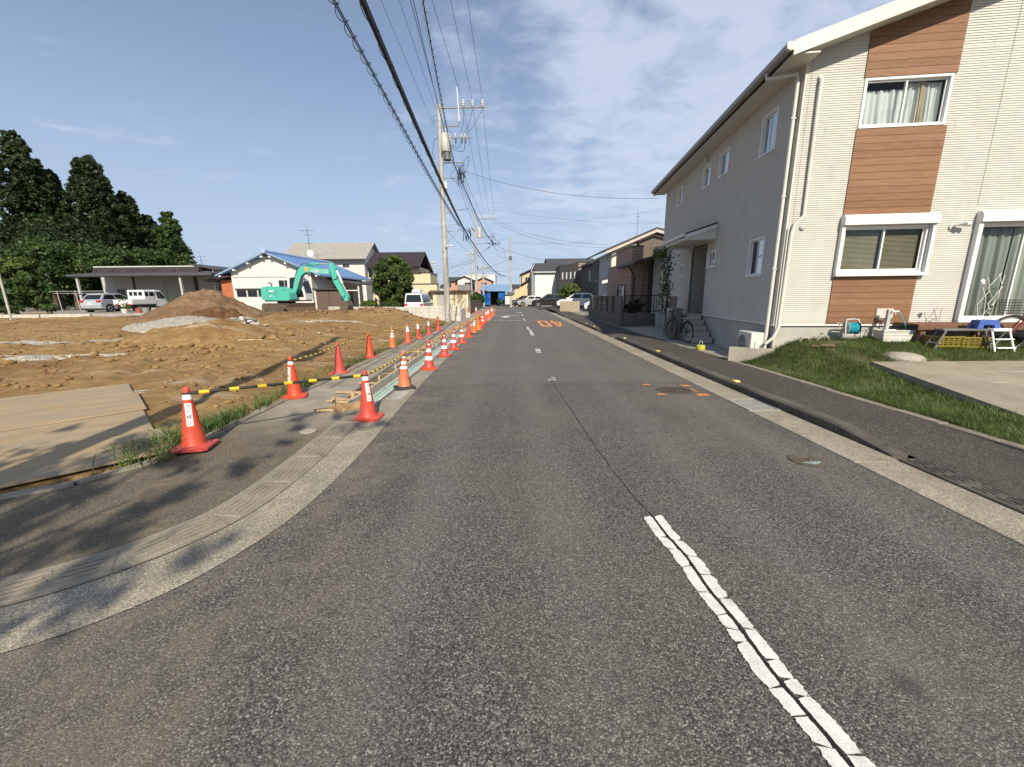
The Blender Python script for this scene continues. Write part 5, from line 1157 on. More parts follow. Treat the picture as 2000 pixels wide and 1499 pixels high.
# ------------------------------------------------------------------ bicycles
RUB = M('tyre_rubber', (.022, .022, .022), .75, .15, 6); CHR = M('bike_chrome', (.20, .20, .21), .35, .05, metal=.9)
def bicycle(label, loc, rotz, fr, basket=True, wheel_r=.33, lean=.0):
    t = thing('bicycle', label, 'bicycle', loc, rotz); t.rotation_euler = (lean, 0, rotz); r_ = wheel_r; FM = M('bike_frame_' + fr[0], fr[1], .35, .05, metal=.2)
    for nm, x in (('wheel', .52), ('wheel', -.52)):
        m = MB(); m.tube([(x + r_ * math.cos(a), 0, r_ + .0 + r_ * math.sin(a)) for a in np.linspace(0, 2 * PI, 33)], .019, 7, False); wv = m.build('wheel', RUB, t)
        m = MB(); m.tube([(x + (r_ - .03) * math.cos(a), 0, r_ + (r_ - .03) * math.sin(a)) for a in np.linspace(0, 2 * PI, 33)], .009, 5, False); m.build('rim', CHR, wv)
        for i in range(14): a = i * 2 * PI / 14; m = MB(); m.tube([(x, .02 * (-1) ** i, r_), (x + (r_ - .03) * math.cos(a), 0, r_ + (r_ - .03) * math.sin(a))], .0018, 3); m.build('spoke', CHR, wv)
        m = MB(); m.lathe([(.022, -.04), (.022, .04)], 10, (x, 0, r_), 'y'); m.build('hub', CHR, wv)
        m = MB(); m.tube([(x + (r_ + .03) * math.cos(a), 0, r_ + (r_ + .03) * math.sin(a)) for a in np.linspace(.15, 2.9, 14)], .014, 6); m.build('mudguard', FM if x < 0 else CHR, t)
    bb = (-.06, 0, .29); seat = (-.20, 0, .72); head = (.36, 0, .62); headt = (.33, 0, .78)
    for a, b, rr in ((bb, seat, .016), (bb, head, .019), ((-.11, 0, .42), headt, .015), (bb, (-.52, .05, r_), .011), (bb, (-.52, -.05, r_), .011), ((-.18, 0, .62), (-.52, .05, r_), .009), ((-.18, 0, .62), (-.52, -.05, r_), .009), (headt, head, .021)):
        m = MB(); m.tube([a, b], rr, 8); m.build('frame_tube', FM, t)
    for s_ in (-1, 1): m = MB(); m.tube([(.36, s_ * .04, .62), (.42, s_ * .05, .5), (.52, s_ * .05, r_)], .011, 7); m.build('fork', FM, t)
    m = MB(); m.tube([(.33, 0, .78), (.31, 0, .96)], .012, 7); m.build('stem', CHR, t)
    m = MB(); m.tube([(.12, -.27, 1.0), (.25, -.24, 1.02), (.33, -.1, .98), (.33, .1, .98), (.25, .24, 1.02), (.12, .27, 1.0)], .011, 7); hb = m.build('handlebar', CHR, t)
    for s_ in (-1, 1): m = MB(); m.tube([(.20, s_ * .257, 1.01), (.09, s_ * .272, .998)], .016, 7); m.build('grip', RUB, hb)
    m = MB(); m.tube([seat, (-.22, 0, .82)], .012, 7); m.build('seat_post', CHR, t)
    m = MB(); m.hull([(-.36, s_ * .09, .86) for s_ in (-1, 1)] + [(-.36, s_ * .07, .82) for s_ in (-1, 1)] + [(-.24, s_ * .08, .87) for s_ in (-1, 1)] + [(-.06, s_ * .02, .855) for s_ in (-1, 1)] + [(-.08, 0, .82), (-.3, 0, .81)]); m.build('saddle', RUB, t)
    m = MB(); m.lathe([(.09, -.035), (.09, -.03), (.001, -.03)], 18, (-.06, 0, .29), 'y'); m.build('chainring', CHR, t)
    for s_ in (-1, 1): m = MB(); m.tube([(-.06, s_ * .05, .29), (-.06 + s_ * .09, s_ * .06, .29 - s_ * .14), (-.06 + s_ * .09, s_ * .15, .29 - s_ * .14)], .009, 6); m.build('crank', CHR, t)
    for s_ in (-1, 1): m = MB(); m.tube([(-.30, s_ * .07, .70), (-.72, s_ * .07, .70), (-.54, s_ * .07, r_)], .006, 5); m.build('rack', FM, t)
    for x_ in (-.4, -.5, -.6, -.7): m = MB(); m.tube([(x_, -.07, .70), (x_, .07, .70)], .004, 5); m.build('rack_bar', FM, t)
    m = MB(); m.tube([(-.50, .10, r_), (-.56, .17, .02), (-.40, .17, .01)], .008, 6); m.build('kickstand', CHR, t)
    if basket:
        bkp = MB(); z0, z1 = .72, .97
        def ringp(z, e): return [(.42, -.13 - e, z), (.68 + e, -.13 - e, z), (.68 + e, .13 + e, z), (.42, .13 + e, z), (.42, -.13 - e, z)]
        for z_ in np.linspace(z0, z1, 6): bkp.tube(ringp(z_, .04 * (z_ - z0) / (z1 - z0)), .0035, 4)
        A0, A1 = ringp(z0, 0), ringp(z1, .04)
        for i in range(4):
            for j in range(6): f = j / 6; bkp.tube([Vector(A0[i]).lerp(Vector(A0[i + 1]), f), Vector(A1[i]).lerp(Vector(A1[i + 1]), f)], .003, 4)
        bkp.build('basket', M('basket_black', (.03, .03, .03), .5, .1), t)
    return t
q = HW(4.32, -1.05); bicycle('dark bicycle with black tyres leaning by the deck, cut by the right edge', (q.x, q.y, float(lawn_z(q.x, q.y))), PI - HA - .12, ('red', (.22, .03, .04)))
# white flower pot etc. on the patio side
q = G(1334, 667, .14); bicycle('black city bicycle with front basket parked at the patio gate', (5.64, 13.62, .135), R(97), ('black', (.02, .02, .022)), lean=-.06)
# wooden gate screen with mailbox and intercom
gp0, gp1 = Vector((5.66, 14.15, .13)), Vector((5.92, 15.75, .13)); gv = gp1 - gp0
gt = thing('gate_screen', 'grey brown plank gate screen with mailbox at the patio entrance', 'gate screen', gp0, math.atan2(gv.y, gv.x)); GPM = wood_mat('gate_wood', (.10, .075, .06), (.14, .105, .085), (.18, .14, .115))
np_ = 9
for i in range(np_): a = gv.length * i / np_; m = MB(); m.box(a + .004, a + gv.length / np_ - .004, -.03, .03, 0, 1.47, .004); m.build('plank', GPM, gt)
m = MB(); m.box(.02, gv.length, -.028, .028, .0, 1.46); m.build('core', M('gate_core', (.03, .025, .02), .9), gt)
m = MB(); m.box(.30, .62, .032, .16, .70, 1.06, .01); m.build('mailbox', M('mailbox_white', (.48, .47, .44), .5, .08), gt)
m = MB(); m.box(.85, .97, .032, .05, 1.25, 1.38, .005); m.build('intercom', ALUG, gt)
m = MB(); m.box(.08, .12, -.10, -.031, 1.36, 1.42, .008); m.build('lamp', PLW, gt)
m = MB(); m.box(-.18, -.002, -.20, .02, .0, 1.08, .006); m.build('end_post', M('post_grey', (.17, .155, .14), .8, .15, 5), gt)
# yellow weight
q = G(1368, 684, .13); yw = thing('yellow_weight', 'round yellow weight with wire handle on the patio edge', 'weight', (q.x, q.y, .13)); m = MB(); m.lathe([(.11, 0), (.12, .015), (.12, .12), (.105, .14), (.03, .145)], 22); m.build('body', M('weight_yellow', (.45, .42, .04), .55, .12, 5, dirt=.25), yw)
m = MB(); m.tube([(-.045, 0, .14), (-.045, 0, .22), (0, 0, .25), (.045, 0, .22), (.045, 0, .14)], .008, 6); m.build('handle', ALUG, yw)
# ivy on the porch frame
rg = np.random.default_rng(8); pts = [(-.90 + .07 * rg.normal(), 6.08 + .10 * rg.normal(), 1.0 + 2.15 * rg.random()) for i in range(240)] + [(-.90 + .10 * rg.normal(), 6.1 + .3 * rg.random(), 3.0 + .25 * rg.random()) for i in range(50)] + [(-.9 + .05 * rg.normal(), 6.2 + 1.9 * t + .06 * rg.normal(), 3.05 + .5 * abs(t - .35) + .08 * rg.normal()) for t in np.linspace(0, 1, 90)]
V, F = leaf_cloud([HW(*p) for p in pts], .075, 9, 1900); tag(rawmesh('ivy', V, F, VINE), 'dark green ivy climbing the white porch post and canopy', 'ivy')
# second downpipe on the far corner and patio planters
for i, (px, dx) in enumerate(((1284.5, 0), (1291, .0))):
    q = G(px, 638.5, .15); pl = thing('planter', ['pale green upright planter at the patio fence, left of the pair', 'pale green upright planter at the patio fence, next to the gate screen'][i], 'planter', (q.x, q.y, .14), 0, 'planters by the patio fence')
    m = MB(); m.hull([(sx * .09, sy * .09, 0.06) for sx in (-1, 1) for sy in (-1, 1)] + [(sx * .12, sy * .12, .66) for sx in (-1, 1) for sy in (-1, 1)]); m.build('pot', M('planter_green', (.42, .47, .43), .6, .1, 3), pl)
    m = MB(); m.box(-.135, .135, -.135, .135, .64, .68, .008); m.build('rim', M('planter_green'), pl)
    for sx in (-1, 1): m = MB(); m.box(sx * .07 - .03, sx * .07 + .03, -.08, .08, 0, .065, .01); m.build('foot', PLW, pl)
# ================================================================== UTILITY POLES AND WIRES
POLEC = conc_mat('pole_concrete', (0.34, 0.325, 0.295), (0.46, 0.445, 0.41), st=.5, speck=False, sc=.8)
STL = M('pole_steel', (0.42, 0.42, 0.41), .5, .12, 4, metal=.4); PORC = M('porcelain', (.62, .62, .60), .3, .05); WIREB = M('wire_black', (.012, .012, .013), .6, .05); DARKG = M('dark_grey_metal', (.10, .10, .10), .5, .1); TRAFO = M('transformer_grey', (.50, .49, .45), .45, .06, 2, dirt=.1)
def pole(label, x, y, h, r0, r1, z0=0.0, rings=()):
    t = thing('utility_pole', label, 'utility pole', (x, y, z0)); m = MB(); m.tube([(0, 0, -.3), (0, 0, h * .5), (0, 0, h)], [r0, (r0 + r1) / 2, r1], 18); m.build('shaft', POLEC, t)
    for z in rings: rr = r0 + (r1 - r0) * z / h; m = MB(); m.lathe([(rr + .012, z), (rr + .012, z + .05)], 16, cap=False); m.build('band', STL, t)
    return t
def arm(t, a, b, r=.035, mat=None, nm='crossarm'): m = MB(); m.tube([a, b], r, 4); return m.build(nm, mat or STL, t)
def insul(t, p, s=1.0):
    m = MB(); m.lathe([(.03 * s, 0), (.075 * s, .05 * s), (.05 * s, .08 * s), (.085 * s, .14 * s), (.05 * s, .19 * s), (.07 * s, .25 * s), (.03 * s, .30 * s)], 10, p); m.build('insulator', PORC, t)
PX, PY = -4.08, 26.24
p1 = pole('tall concrete utility pole with transformer standing by the block wall', PX, PY, 12.45, .185, .105, 0, (3.9, 4.3, 5.2, 5.75, 6.9, 8.0, 9.2, 10.9, 11.6))
def L1(px, py, Y=26.24): q = D(px, py, Y); return (q.x - PX, q.y - PY, q.z)
arm(p1, L1(851, 212), L1(948, 210), .045)
for px in (904.5, 923, 942.5): insul(p1, L1(px, 209), 1.25)
arm(p1, L1(858, 248), L1(898, 247), .03); arm(p1, L1(897, 247), L1(896.5, 212), .03, nm='rod'); m = MB(); m.tube([L1(897, 238), L1(892, 171)], [.045, .03], 8); m.build('surge_rod', PORC, p1)
arm(p1, L1(870, 270), L1(923, 269.5), .035)
for px in (889, 901, 908): insul(p1, L1(px, 269), .7); m = MB(); m.lathe([(.05, 0), (.05, -.22)], 8, L1(px + 1, 272)); m.build('cutout', DARKG, p1)
c = L1(868.5, 291); m = MB(); zt = L1(867, 264)[2]; zb = L1(868, 301)[2]; m.lathe([(.20, zt), (.27, zt - .08), (.295, (zt + zb) / 2), (.295, zb + .05), (.25, zb)], 22, (c[0] + .12, -.25, 0)); tf = m.build('transformer', TRAFO, p1)
m = MB(); zz = L1(868, 316)[2]; m.lathe([(.21, zb - .002), (.21, zz + .1), (.24, zz)], 18, (c[0] + .16, -.25, 0)); m.build('drum', DARKG, tf)
for a in (.5, 1.6): m = MB(); m.tube([(c[0] + .12 + .15 * math.cos(a * 3), -.25, zt), (c[0] + .1 + .3 * math.cos(a * 3), -.25, zt + .28)], .03, 8); m.build('bushing', PORC, tf)
arm(p1, L1(862, 319), L1(905, 317.5), .035); arm(p1, L1(863, 349), L1(890, 348), .03)
m = MB(); m.lathe([(.13, 0), (.13, .34), (.05, .40)], 14, tuple(np.array(L1(871, 371)) + [0, -.15, 0])); m.build('junction_can', PORC, p1)
for y_, xb in ((413, 914), (418, 882), (441, 904), (453, 905)): arm(p1, L1(868, y_), L1(xb, y_ - 3), .014, nm='bracket')
arm(p1, L1(871, 477), L1(899, 446), .016, nm='brace')
m = MB(); q = L1(877, 482); m.box(q[0] - .18, q[0] + .25, -.35, -.22, q[2] - .04, q[2] + .05, .02); m.build('street_light', PORC, p1)
for i in range(16): z = 2.6 + i * .45; s_ = 1 if i % 2 else -1; m = MB(); m.tube([(s_ * .12, -.05, z), (s_ * .27, -.08, z)], .009, 5); m.build('step_bolt', STL, p1)
rg2 = random.Random(5)
def squiggle(t, pts, r=.012, nm='jumper_wire'): m = MB(); P = crom3(pts); m.tube(P, r, 5); m.build(nm, WIREB, t)
def crom3(P, n=6):
    P = [Vector(p) for p in P]; out = []
    for i in range(len(P) - 1):
        a = P[max(i - 1, 0)]; b = P[i]; c = P[i + 1]; d = P[min(i + 2, len(P) - 1)]
        for k in range(n): t = k / n; out.append(.5 * ((2 * b) + (c - a) * t + (2 * a - 5 * b + 4 * c - d) * t * t + (3 * b - a - 3 * c + d) * t ** 3))
    return out + [P[-1]]
for pts in (((904, 214), (905, 240), (899, 262)), ((923, 214), (915, 245), (905, 262)), ((942, 214), (925, 245), (910, 262)), ((901, 276), (895, 290), (880, 282)), ((908, 276), (905, 296), (884, 290), (876, 268)), ((905, 317), (915, 305), (912, 330), (900, 345)), ((890, 348), (896, 335), (903, 352), (898, 362)), ((853, 225), (846, 230), (849, 242)), ((858, 268), (848, 275), (845, 300), (850, 312)), ((890, 330), (880, 345), (895, 360), (905, 372))):
    squiggle(p1, [L1(*p) for p in pts])
m = MB(); q = L1(899, 340)
for i in range(26): m.tube([(q[0] + rg2.uniform(-.2, .3), rg2.uniform(-.2, .1), q[2] + rg2.uniform(-.6, .6)), (q[0] + rg2.uniform(-.2, .3), rg2.uniform(-.2, .1), q[2] + rg2.uniform(-.6, .6))], .014, 4)
m.build('splice_bundle', WIREB, p1); p1.children[-1]['kind'] = 'stuff'
# the pole behind the photographer's left shoulder: its shadow lies across the site
p0 = pole('utility pole beside the corner footway, out of view, casting the long shadow', -4.15, -.6, 12.2, .19, .11, 0, (4, 6))
arm(p0, (0, 0, 12.0), (2.7, 0, 12.0), .045); arm(p0, (0, 0, 10.2), (1.7, 0, 10.2), .035)
m = MB(); m.lathe([(.22, 0), (.3, .1), (.3, 1.1), (.2, 1.2)], 16, (.35, -.2, 8.4)); m.build('transformer', TRAFO, p0)

NW = [0]
def wire(A, B, sag, r, label, ring=None, group=None, n=28):
    A, B = Vector(A), Vector(B)
    def pt(t): return A.lerp(B, t) + Vector((0, 0, -4 * sag * t * (1 - t)))
    m = MB(); P = [pt(i / n) for i in range(n + 1)]; m.tube(P, r, 6)
    if ring:
        rr, tr_, pitch = ring; L = (B - A).length; N = int(L / pitch * 10); H = []
        sd_ = (B - A).cross(Vector((0, 0, 1))).normalized()
        for i in range(N + 1): t = i / N; a = i / 10 * 2 * PI; H.append(pt(t) + sd_ * rr * math.cos(a) + Vector((0, 0, 1)) * (rr * math.sin(a) - rr * .7))
        m.tube(H, tr_, 4)
        m.tube([p + Vector((0, 0, -rr * .9)) for p in P], r * .9, 5)
    o = m.build('overhead_wire', WIREB); return tag(o, label, 'wire', group)
def towards(A, q, sag, yend=-.6):
    """far end near the first pole for a wire that leaves A and crosses the pixel q"""
    A = Vector(A); z = A.z - .5
    for _ in range(6):
        B = G(q[0], q[1], z); f = (A.y - B.y) / (A.y - yend); E = A + (B - A) / f; E.z = A.z + .1
        z = A.z + .1 * f - 4 * sag * f * (1 - f)
    return E
def W1(px, py): return D(px, py, 26.24)
for i, (px, py, qx) in enumerate(((904.5, 200, 843.6), (923, 199, 880), (942.5, 197, 913))):
    A = W1(px, py); wire(A, towards(A, (qx, 0), .3), .3, .0085, ['left wire of the three top power lines running overhead to the near pole', 'middle wire of the three top power lines running overhead to the near pole', 'right wire of the three top power lines running overhead to the near pole'][i], group='top power lines')
A = W1(886, 317); wire(A, towards(A, (826, 0), .35), .35, .013, 'looped bundle of low voltage wires passing just right of the near pole top', (.055, .006, .42))
for i, (a, q) in enumerate((((888, 320), 801.6), ((886, 330), 807))): A = W1(*a); wire(A, towards(A, (q, 0), .3), .3, .009, ['upper of two thin wires slanting behind the near pole top', 'lower of two thin wires slanting behind the near pole top'][i])
A = W1(850, 210); wire(A, towards(A, (780, 0), .3), .3, .007, 'thin wire ending at the very top of the near pole'); A = W1(849, 249); wire(A, towards(A, (744, 0), .3), .3, .007, 'thin wire ending left of the near pole below its top')
A = W1(906, 447); KN = A.copy(); E = towards(A, (709, 0), .25); wire(A, E, .25, .040, 'thick black telephone cable hanging across the sky to the near pole', (.055, .006, .9))
A = W1(898, 441); E = towards(A, (653, 0), .25); wire(A, E, .25, .011, 'pair of ring hung cables left of the thick black cable', (.06, .006, .36))
m = MB()
for i in range(14): a = KN + Vector((rg2.uniform(-.15, .5), rg2.uniform(-.1, .8), rg2.uniform(-.35, .15))); m.tube([a, a + Vector((rg2.uniform(-.1, .2), rg2.uniform(0, .4), rg2.uniform(-.5, .05)))], .022, 5)
tag(m.build('cable_splice', WIREB, kind='stuff'), 'black splice and loops hanging on the thick cable at the near pole', 'cable splice')
# ---- second pole, third pole and those beyond
X2, Y2 = D(931.5, 580, 57).x, 57.0
p2 = pole('concrete utility pole beyond the beige shed, second along the left side', X2, Y2, 12.2, .17, .10)
def L2(px, py): q = D(px, py, Y2); return (q.x - X2, 0, q.z)
arm(p2, L2(930, 428), L2(969, 428), .05); arm(p2, L2(930, 463), L2(966, 463), .045); arm(p2, L2(930, 476), L2(962, 476), .04)
for px in (949, 957, 966): insul(p2, L2(px, 428), 1.5)
m = MB(); q = L2(936, 452); m.lathe([(.25, -.9), (.3, -.7), (.3, .3), (.2, .4)], 14, (q[0], -.2, q[2])); m.build('transformer', TRAFO, p2)
m = MB(); q = L2(964, 474)
for i in range(30): a = Vector((q[0] + rg2.gauss(0, .35), rg2.uniform(-.3, .3), q[2] + rg2.gauss(0, .3))); m.tube([a, a + Vector((rg2.uniform(-.5, .5), 0, rg2.uniform(-.4, .4)))], .03, 4)
o = m.build('splice_bundle', WIREB, p2); o['kind'] = 'stuff'
X3, Y3 = D(998, 601, 55).x, 55.0
p3 = pole('slender concrete pole standing in the middle of the street end', X3, Y3, 8.95, .15, .10)
def L3(px, py): q = D(px, py, Y3); return (q.x - X3, 0, q.z)
for a, b in (((982, 492), (1000, 492)), ((985, 503), (1000, 504)), ((986, 505), (986, 492))): arm(p3, L3(*a), L3(*b), .03)
m = MB(); q = L3(999, 504); m.box(-.2, .2, -.25, .0, q[2] - .25, q[2] + .2, .03); m.build('junction_box', DARKG, p3)
m = MB(); m.box(-.5, .5, -.28, -.17, L3(1000, 573)[2] - .25, L3(1000, 573)[2] + .15, .02); m.build('sign_board', DARKG, p3)
far = [(945, 597, 62, 521, 'slim pole in front of the blue tarpaulin shed'), (922, 590, 80, 494, 'far pole just left of the second pole'), (847, 600, 95, 512, 'far pole left of the near pole behind the wires'), (1212, 560, 110, 560, None), (1016, 590, 120, 540, 'distant pole beyond the cream house at the street end'), (859, 598, 115, 522, 'distant pole close behind the near pole on its left')]
for px, py, Y, pt_, lab in far:
    if lab is None: continue
    q = D(px, 590, Y); zt = D(px, pt_, Y).z; t = pole(lab, q.x, Y, zt, .15, .10)
    arm(t, (-.9, 0, zt - .35), (.9, 0, zt - .35), .05); arm(t, (-.7, 0, zt - 1.4), (.7, 0, zt - 1.4), .045)
    for k_ in (-.8, -.3, .4, .8): insul(t, (k_, 0, zt - .35), 1.5)
# wires from pole to pole
for i, (a, b) in enumerate((((904.5, 206), (949, 424)), ((923, 205), (957, 424)), ((942.5, 203), (966, 423)))): wire(W1(*a), D(b[0], b[1], Y2), .5, .0095, '%s top power line between the near pole and the second pole' % ['left', 'middle', 'right'][i], group='top power lines')
wire(W1(886, 317), D(962, 474, Y2), .5, .016, 'looped low voltage bundle between the near and second poles', (.06, .008, .6)); wire(W1(893, 345), D(955, 463, Y2), .7, .012, 'slack dark line from the near pole splice to the second pole')
wire(W1(902, 330), D(966, 463, Y2), .55, .010, 'dark line from the near pole arm end to the second pole arm')
wire(KN, D(988, 540, Y3), .75, .036, 'thick black cable sweeping down from the near pole to the pole at the street end'); wire(W1(898, 441), D(985, 538, Y3), .95, .015, 'thinner companion cable sagging beside the thick cable towards the street end')
wire(W1(905, 334), HW(-.35, 10.7, 5.95), .45, .008, 'service line from the near pole across the road to the cream house')
E1_ = D(1188, 478, 40)
wire(D(966, 430, Y2), E1_, .7, .011, 'upper of the two service lines running right to the dark houses'); wire(D(968, 436, Y2), E1_ + Vector((.4, 0, -.3)), .8, .011, 'lower of the two service lines running right to the dark houses')
wire(D(965, 410, Y2), D(1330, 436, 60), .6, .009, 'faint high line crossing the sky right of the poles'); wire(D(960, 437, Y2), D(1330, 400, 60), .8, .009, 'faint line rising right behind the cream house')
wire(D(966, 474, Y2), D(998, 492, Y3), .25, .014, 'short line from the second pole splice to the pole at the street end'); wire(D(998, 474, Y3), D(1160, 473, 75), .2, .009, 'level thin line from the street end pole to the right'); wire(D(998, 490, Y3), D(1120, 520, 66), .3, .009, 'sloping thin line from the street end pole to the grey house'); wire(D(998, 503, Y3), D(948, 524, 62), .15, .014, 'short line from the street end pole to the pole at the blue shed')
wire(D(998, 492, Y3), D(1085, 508, 64), .3, .010, 'thin line from the street end pole to the white sided house')
for i, (a, b) in enumerate((((920, 500, 80), (850, 520, 95)), ((918, 506, 80), (846, 530, 95)), ((924, 495, 80), (965, 476, Y2)), ((918, 512, 80), (800, 545, 110)), ((945, 525, 62), (890, 535, 95)), ((945, 530, 62), (1030, 520, 110)), ((1016, 545, 120), (1130, 540, 120)))):
    wire(D(*a), D(*b), .5, .014, ['upper far wire left of the second pole', 'lower far wire left of the second pole', 'far wire rising to the second pole splice', 'lowest far wire sloping left behind the near pole', 'wire from the blue shed pole to the left', 'wire from the blue shed pole to the right', 'distant wire above the cream house roof'][i])
q = D(5, 560, 24); t = pole('bare metal post leaning into view at the left edge', D(20, 617, 24).x, 24, 3.4, .06, .05, .4)

# the tangle of thinner lines around the second pole
for i, (a, b, sg) in enumerate((((903, 340, 26.24), (958, 476, Y2), .9), ((890, 349, 26.24), (948, 470, Y2), .6), ((868, 444, 26.24), (932, 500, Y2), .4), ((868, 413, 26.24), (915, 408, 27.5), .02), ((962, 476, Y2), (986, 492, Y3), .5), ((964, 470, Y2), (990, 466, Y3), .1), ((958, 463, Y2), (985, 504, Y3), .8), ((932, 476, Y2), (922, 498, 80), .3), ((932, 500, Y2), (870, 520, 70), .4), ((932, 510, Y2), (846, 520, 95), .5), ((988, 540, Y3), (1012, 548, 75), .2), ((964, 474, Y2), (880, 535, 70), .5))):
    wire(D(*a), D(*b), sg, .011, ['slack line from the near pole arm to the second pole splice', 'line from the lower near pole bracket to the second pole', 'low line from the near pole bracket to the second pole shaft', 'short stay wire at the near pole bracket', 'drooping line from the second pole splice towards the street end pole', 'short level line right of the second pole splice', 'deeply drooping line between the second pole and the street end pole', 'short line from the second pole to the far pole on its left', 'sloping line from the second pole down to the left', 'lowest sloping line from the second pole to the left', 'cable tail right of the street end pole', 'long sloping line from the splice down left behind the near pole'][i])
# ================================================================== LEFT BACKGROUND
def X_(px, Y, py=590): return D(px, py, Y).x
def Z_(px, py, Y): return D(px, py, Y).z
# ---- trees
BARK = M('bark', (.13, .095, .065), .9, .3, 3, bump=.6, bscale=14)
SUGI = leaf_mat('sugi_needles', (.010, .022, .008), (.026, .048, .014), (.060, .088, .026), .25)
BROAD = leaf_mat('broad_leaf', (.014, .034, .008), (.040, .078, .018), (.095, .145, .036), .5)
BROADL = leaf_mat('broad_leaf_light', (.03, .055, .012), (.085, .125, .028), (.17, .215, .06), .6)
MOCH = leaf_mat('garden_tree_leaf', (.022, .042, .008), (.060, .095, .018), (.13, .17, .038), 1.0)
def leaves(clumps, per, size, rg, flat=.8, lift=0.0):
    C_ = np.asarray(clumps); n = len(C_) * per; c = np.repeat(C_[:, :3], per, 0); r = np.repeat(C_[:, 3], per)
    d = rg.normal(size=(n, 3)); d /= np.linalg.norm(d, axis=1)[:, None]; rad = r * rg.random(n) ** .45
    p = c + d * rad[:, None] * np.array([1, 1, flat])
    nrm = d + rg.normal(size=(n, 3)) * .6 + np.array([0, 0, lift]); nrm /= np.linalg.norm(nrm, axis=1)[:, None]
    u = np.cross(nrm, rg.normal(size=(n, 3))); u /= np.linalg.norm(u, axis=1)[:, None]; v = np.cross(nrm, u)
    s = (size * (.55 + .9 * rg.random(n)))[:, None]
    V = np.stack([p - u * s * .55, p + v * s * .36 - nrm * s * .12, p + u * s * .6, p - v * s * .36 - nrm * s * .12], 1).reshape(-1, 3)
    return V, (np.arange(n) * 4)[:, None] + np.array([[0, 1, 2, 3]])
def tree(name, label, loc, trunk, clumps, per, size, mat, seed, flat=.8, limbs=()):
    t = thing(name, label, 'tree', loc); m = MB(); m.tube([p[:3] for p in trunk], [p[3] for p in trunk], 9); tk = m.build('trunk', BARK, t)
    for l in limbs: m = MB(); m.tube([p[:3] for p in l], [p[3] for p in l], 6); m.build('limb', BARK, tk)
    V, F = leaves(clumps, per, size, np.random.default_rng(seed), flat); rawmesh('crown', V, F, mat, t); return t
def conifer(label, px, Y, ytop, wpx, seed, z0=.4, bare=.12, per=46, mat=None, nC=230, lean=0):
    x = D(px, ytop, Y).x - lean; h = Z_(px, ytop, Y) - z0; r = wpx * Y / FPX / 2; rg = np.random.default_rng(seed); C_ = []
    for i in range(int(nC * 2.6)):
        t = bare + (1 - bare) * (1 - (1 - rg.random()) ** .80) * .99; env = r * (1 - t) ** .55 * (1.0 + .13 * math.sin(t * 17 + seed)) + .25
        a = rg.random() * 2 * PI; q = env * (rg.random() ** .55); C_.append((q * math.cos(a) + lean * t, q * math.sin(a), h * t - q * .16, .28 + .42 * rg.random() * (1.1 - t)))
    limbs = []
    for i in range(14):
        t = bare + .06 + (.85 - bare) * i / 14; a = i * 2.4; env = r * (1 - t) ** .62 * .8; limbs.append([(lean * t, 0, h * t, .07), (env * math.cos(a) + lean * t, env * math.sin(a), h * t - env * .1, .02)])
    return tree('conifer_tree', label, (x, Y, z0), [(0, 0, -.3, .40), (lean * .5, 0, h * .5, .2), (lean * .8, 0, h * .75, .08), (lean, 0, h * .96, .02)], C_, per, .25, mat or SUGI, seed, .95, limbs)
conifer('tallest dark cedar at the far left edge with a broad rounded crown', 20, 50, 255, 130, 1, bare=.34, nC=330, lean=-.3)
conifer('slim dark cedar between the left edge cedar and the big pointed one', 92, 54, 330, 70, 2, bare=.25)
conifer('big pointed cedar with a sunlit green top in the middle of the grove', 165, 52, 302, 140, 3, bare=.18, nC=430)
conifer('dark cedar right behind the big pointed cedar', 238, 55, 374, 88, 4, bare=.16, nC=280)
conifer('smaller feathery tree at the right end of the grove', 325, 54, 413, 68, 5, bare=.10, nC=230, per=36, mat=BROAD)
conifer('dark cedar filling the gap low in the grove right of centre', 285, 57, 420, 80, 6, bare=.1, nC=250)
conifer('dark cedar standing behind the left part of the grove', 60, 60, 390, 120, 7, bare=.06, nC=320)
conifer('dark cedar standing deep behind the middle of the grove', 130, 60, 400, 130, 8, bare=.05, nC=340); conifer('dark cedar standing deep behind the right of the grove', 205, 61, 430, 130, 9, bare=.04, nC=340)
def broad(label, px, Y, ytop, ybot, wpx, seed, mat, z0=.4, per=80, nC=70, size=.25, name='broadleaf_tree', stem=True):
    x = D(px, (ytop + ybot) / 2, Y).x; zt = Z_(px, ytop, Y); zb = max(Z_(px, ybot, Y), z0 + .3); rx = wpx * Y / FPX / 2; rz = (zt - zb) / 2; rg = np.random.default_rng(seed); C_ = []
    for i in range(int(nC * 1.4)):
        d = rg.normal(size=3); d /= np.linalg.norm(d); q = .35 + .65 * rg.random() ** .4; C_.append((rx * d[0] * q, rx * .8 * d[1] * q, (zb + zt) / 2 - z0 + rz * d[2] * q, rx * (.12 + .13 * rg.random())))
    zc = (zb + zt) / 2 - z0; limbs = [[(0, 0, max(.3, zb - z0), .08), (rx * .6 * math.cos(a), rx * .5 * math.sin(a), zc + rz * .2, .02)] for a in (0.3, 1.7, 2.9, 4.1, 5.3)]
    return tree(name, label, (x, Y, z0), [(0, 0, -.2, .16), (.05, 0, (zb - z0) * .6 + .2, .12), (0, .05, zc + rz * .3, .04)], C_, per, size, mat, seed, .85, limbs)
broad('wide dark broadleaf bush under the cedars behind the parked cars', 105, 44, 470, 575, 150, 21, BROAD, nC=120)
broad('broadleaf bush under the cedars left of the carport post', 190, 46, 480, 545, 120, 22, BROAD, nC=90); broad('light green bush at the left edge behind the metal post', 25, 40, 500, 575, 90, 23, BROADL, nC=80); broad('rounded dark bush low behind the laundry poles', 60, 38, 540, 600, 80, 24, BROAD, nC=70)
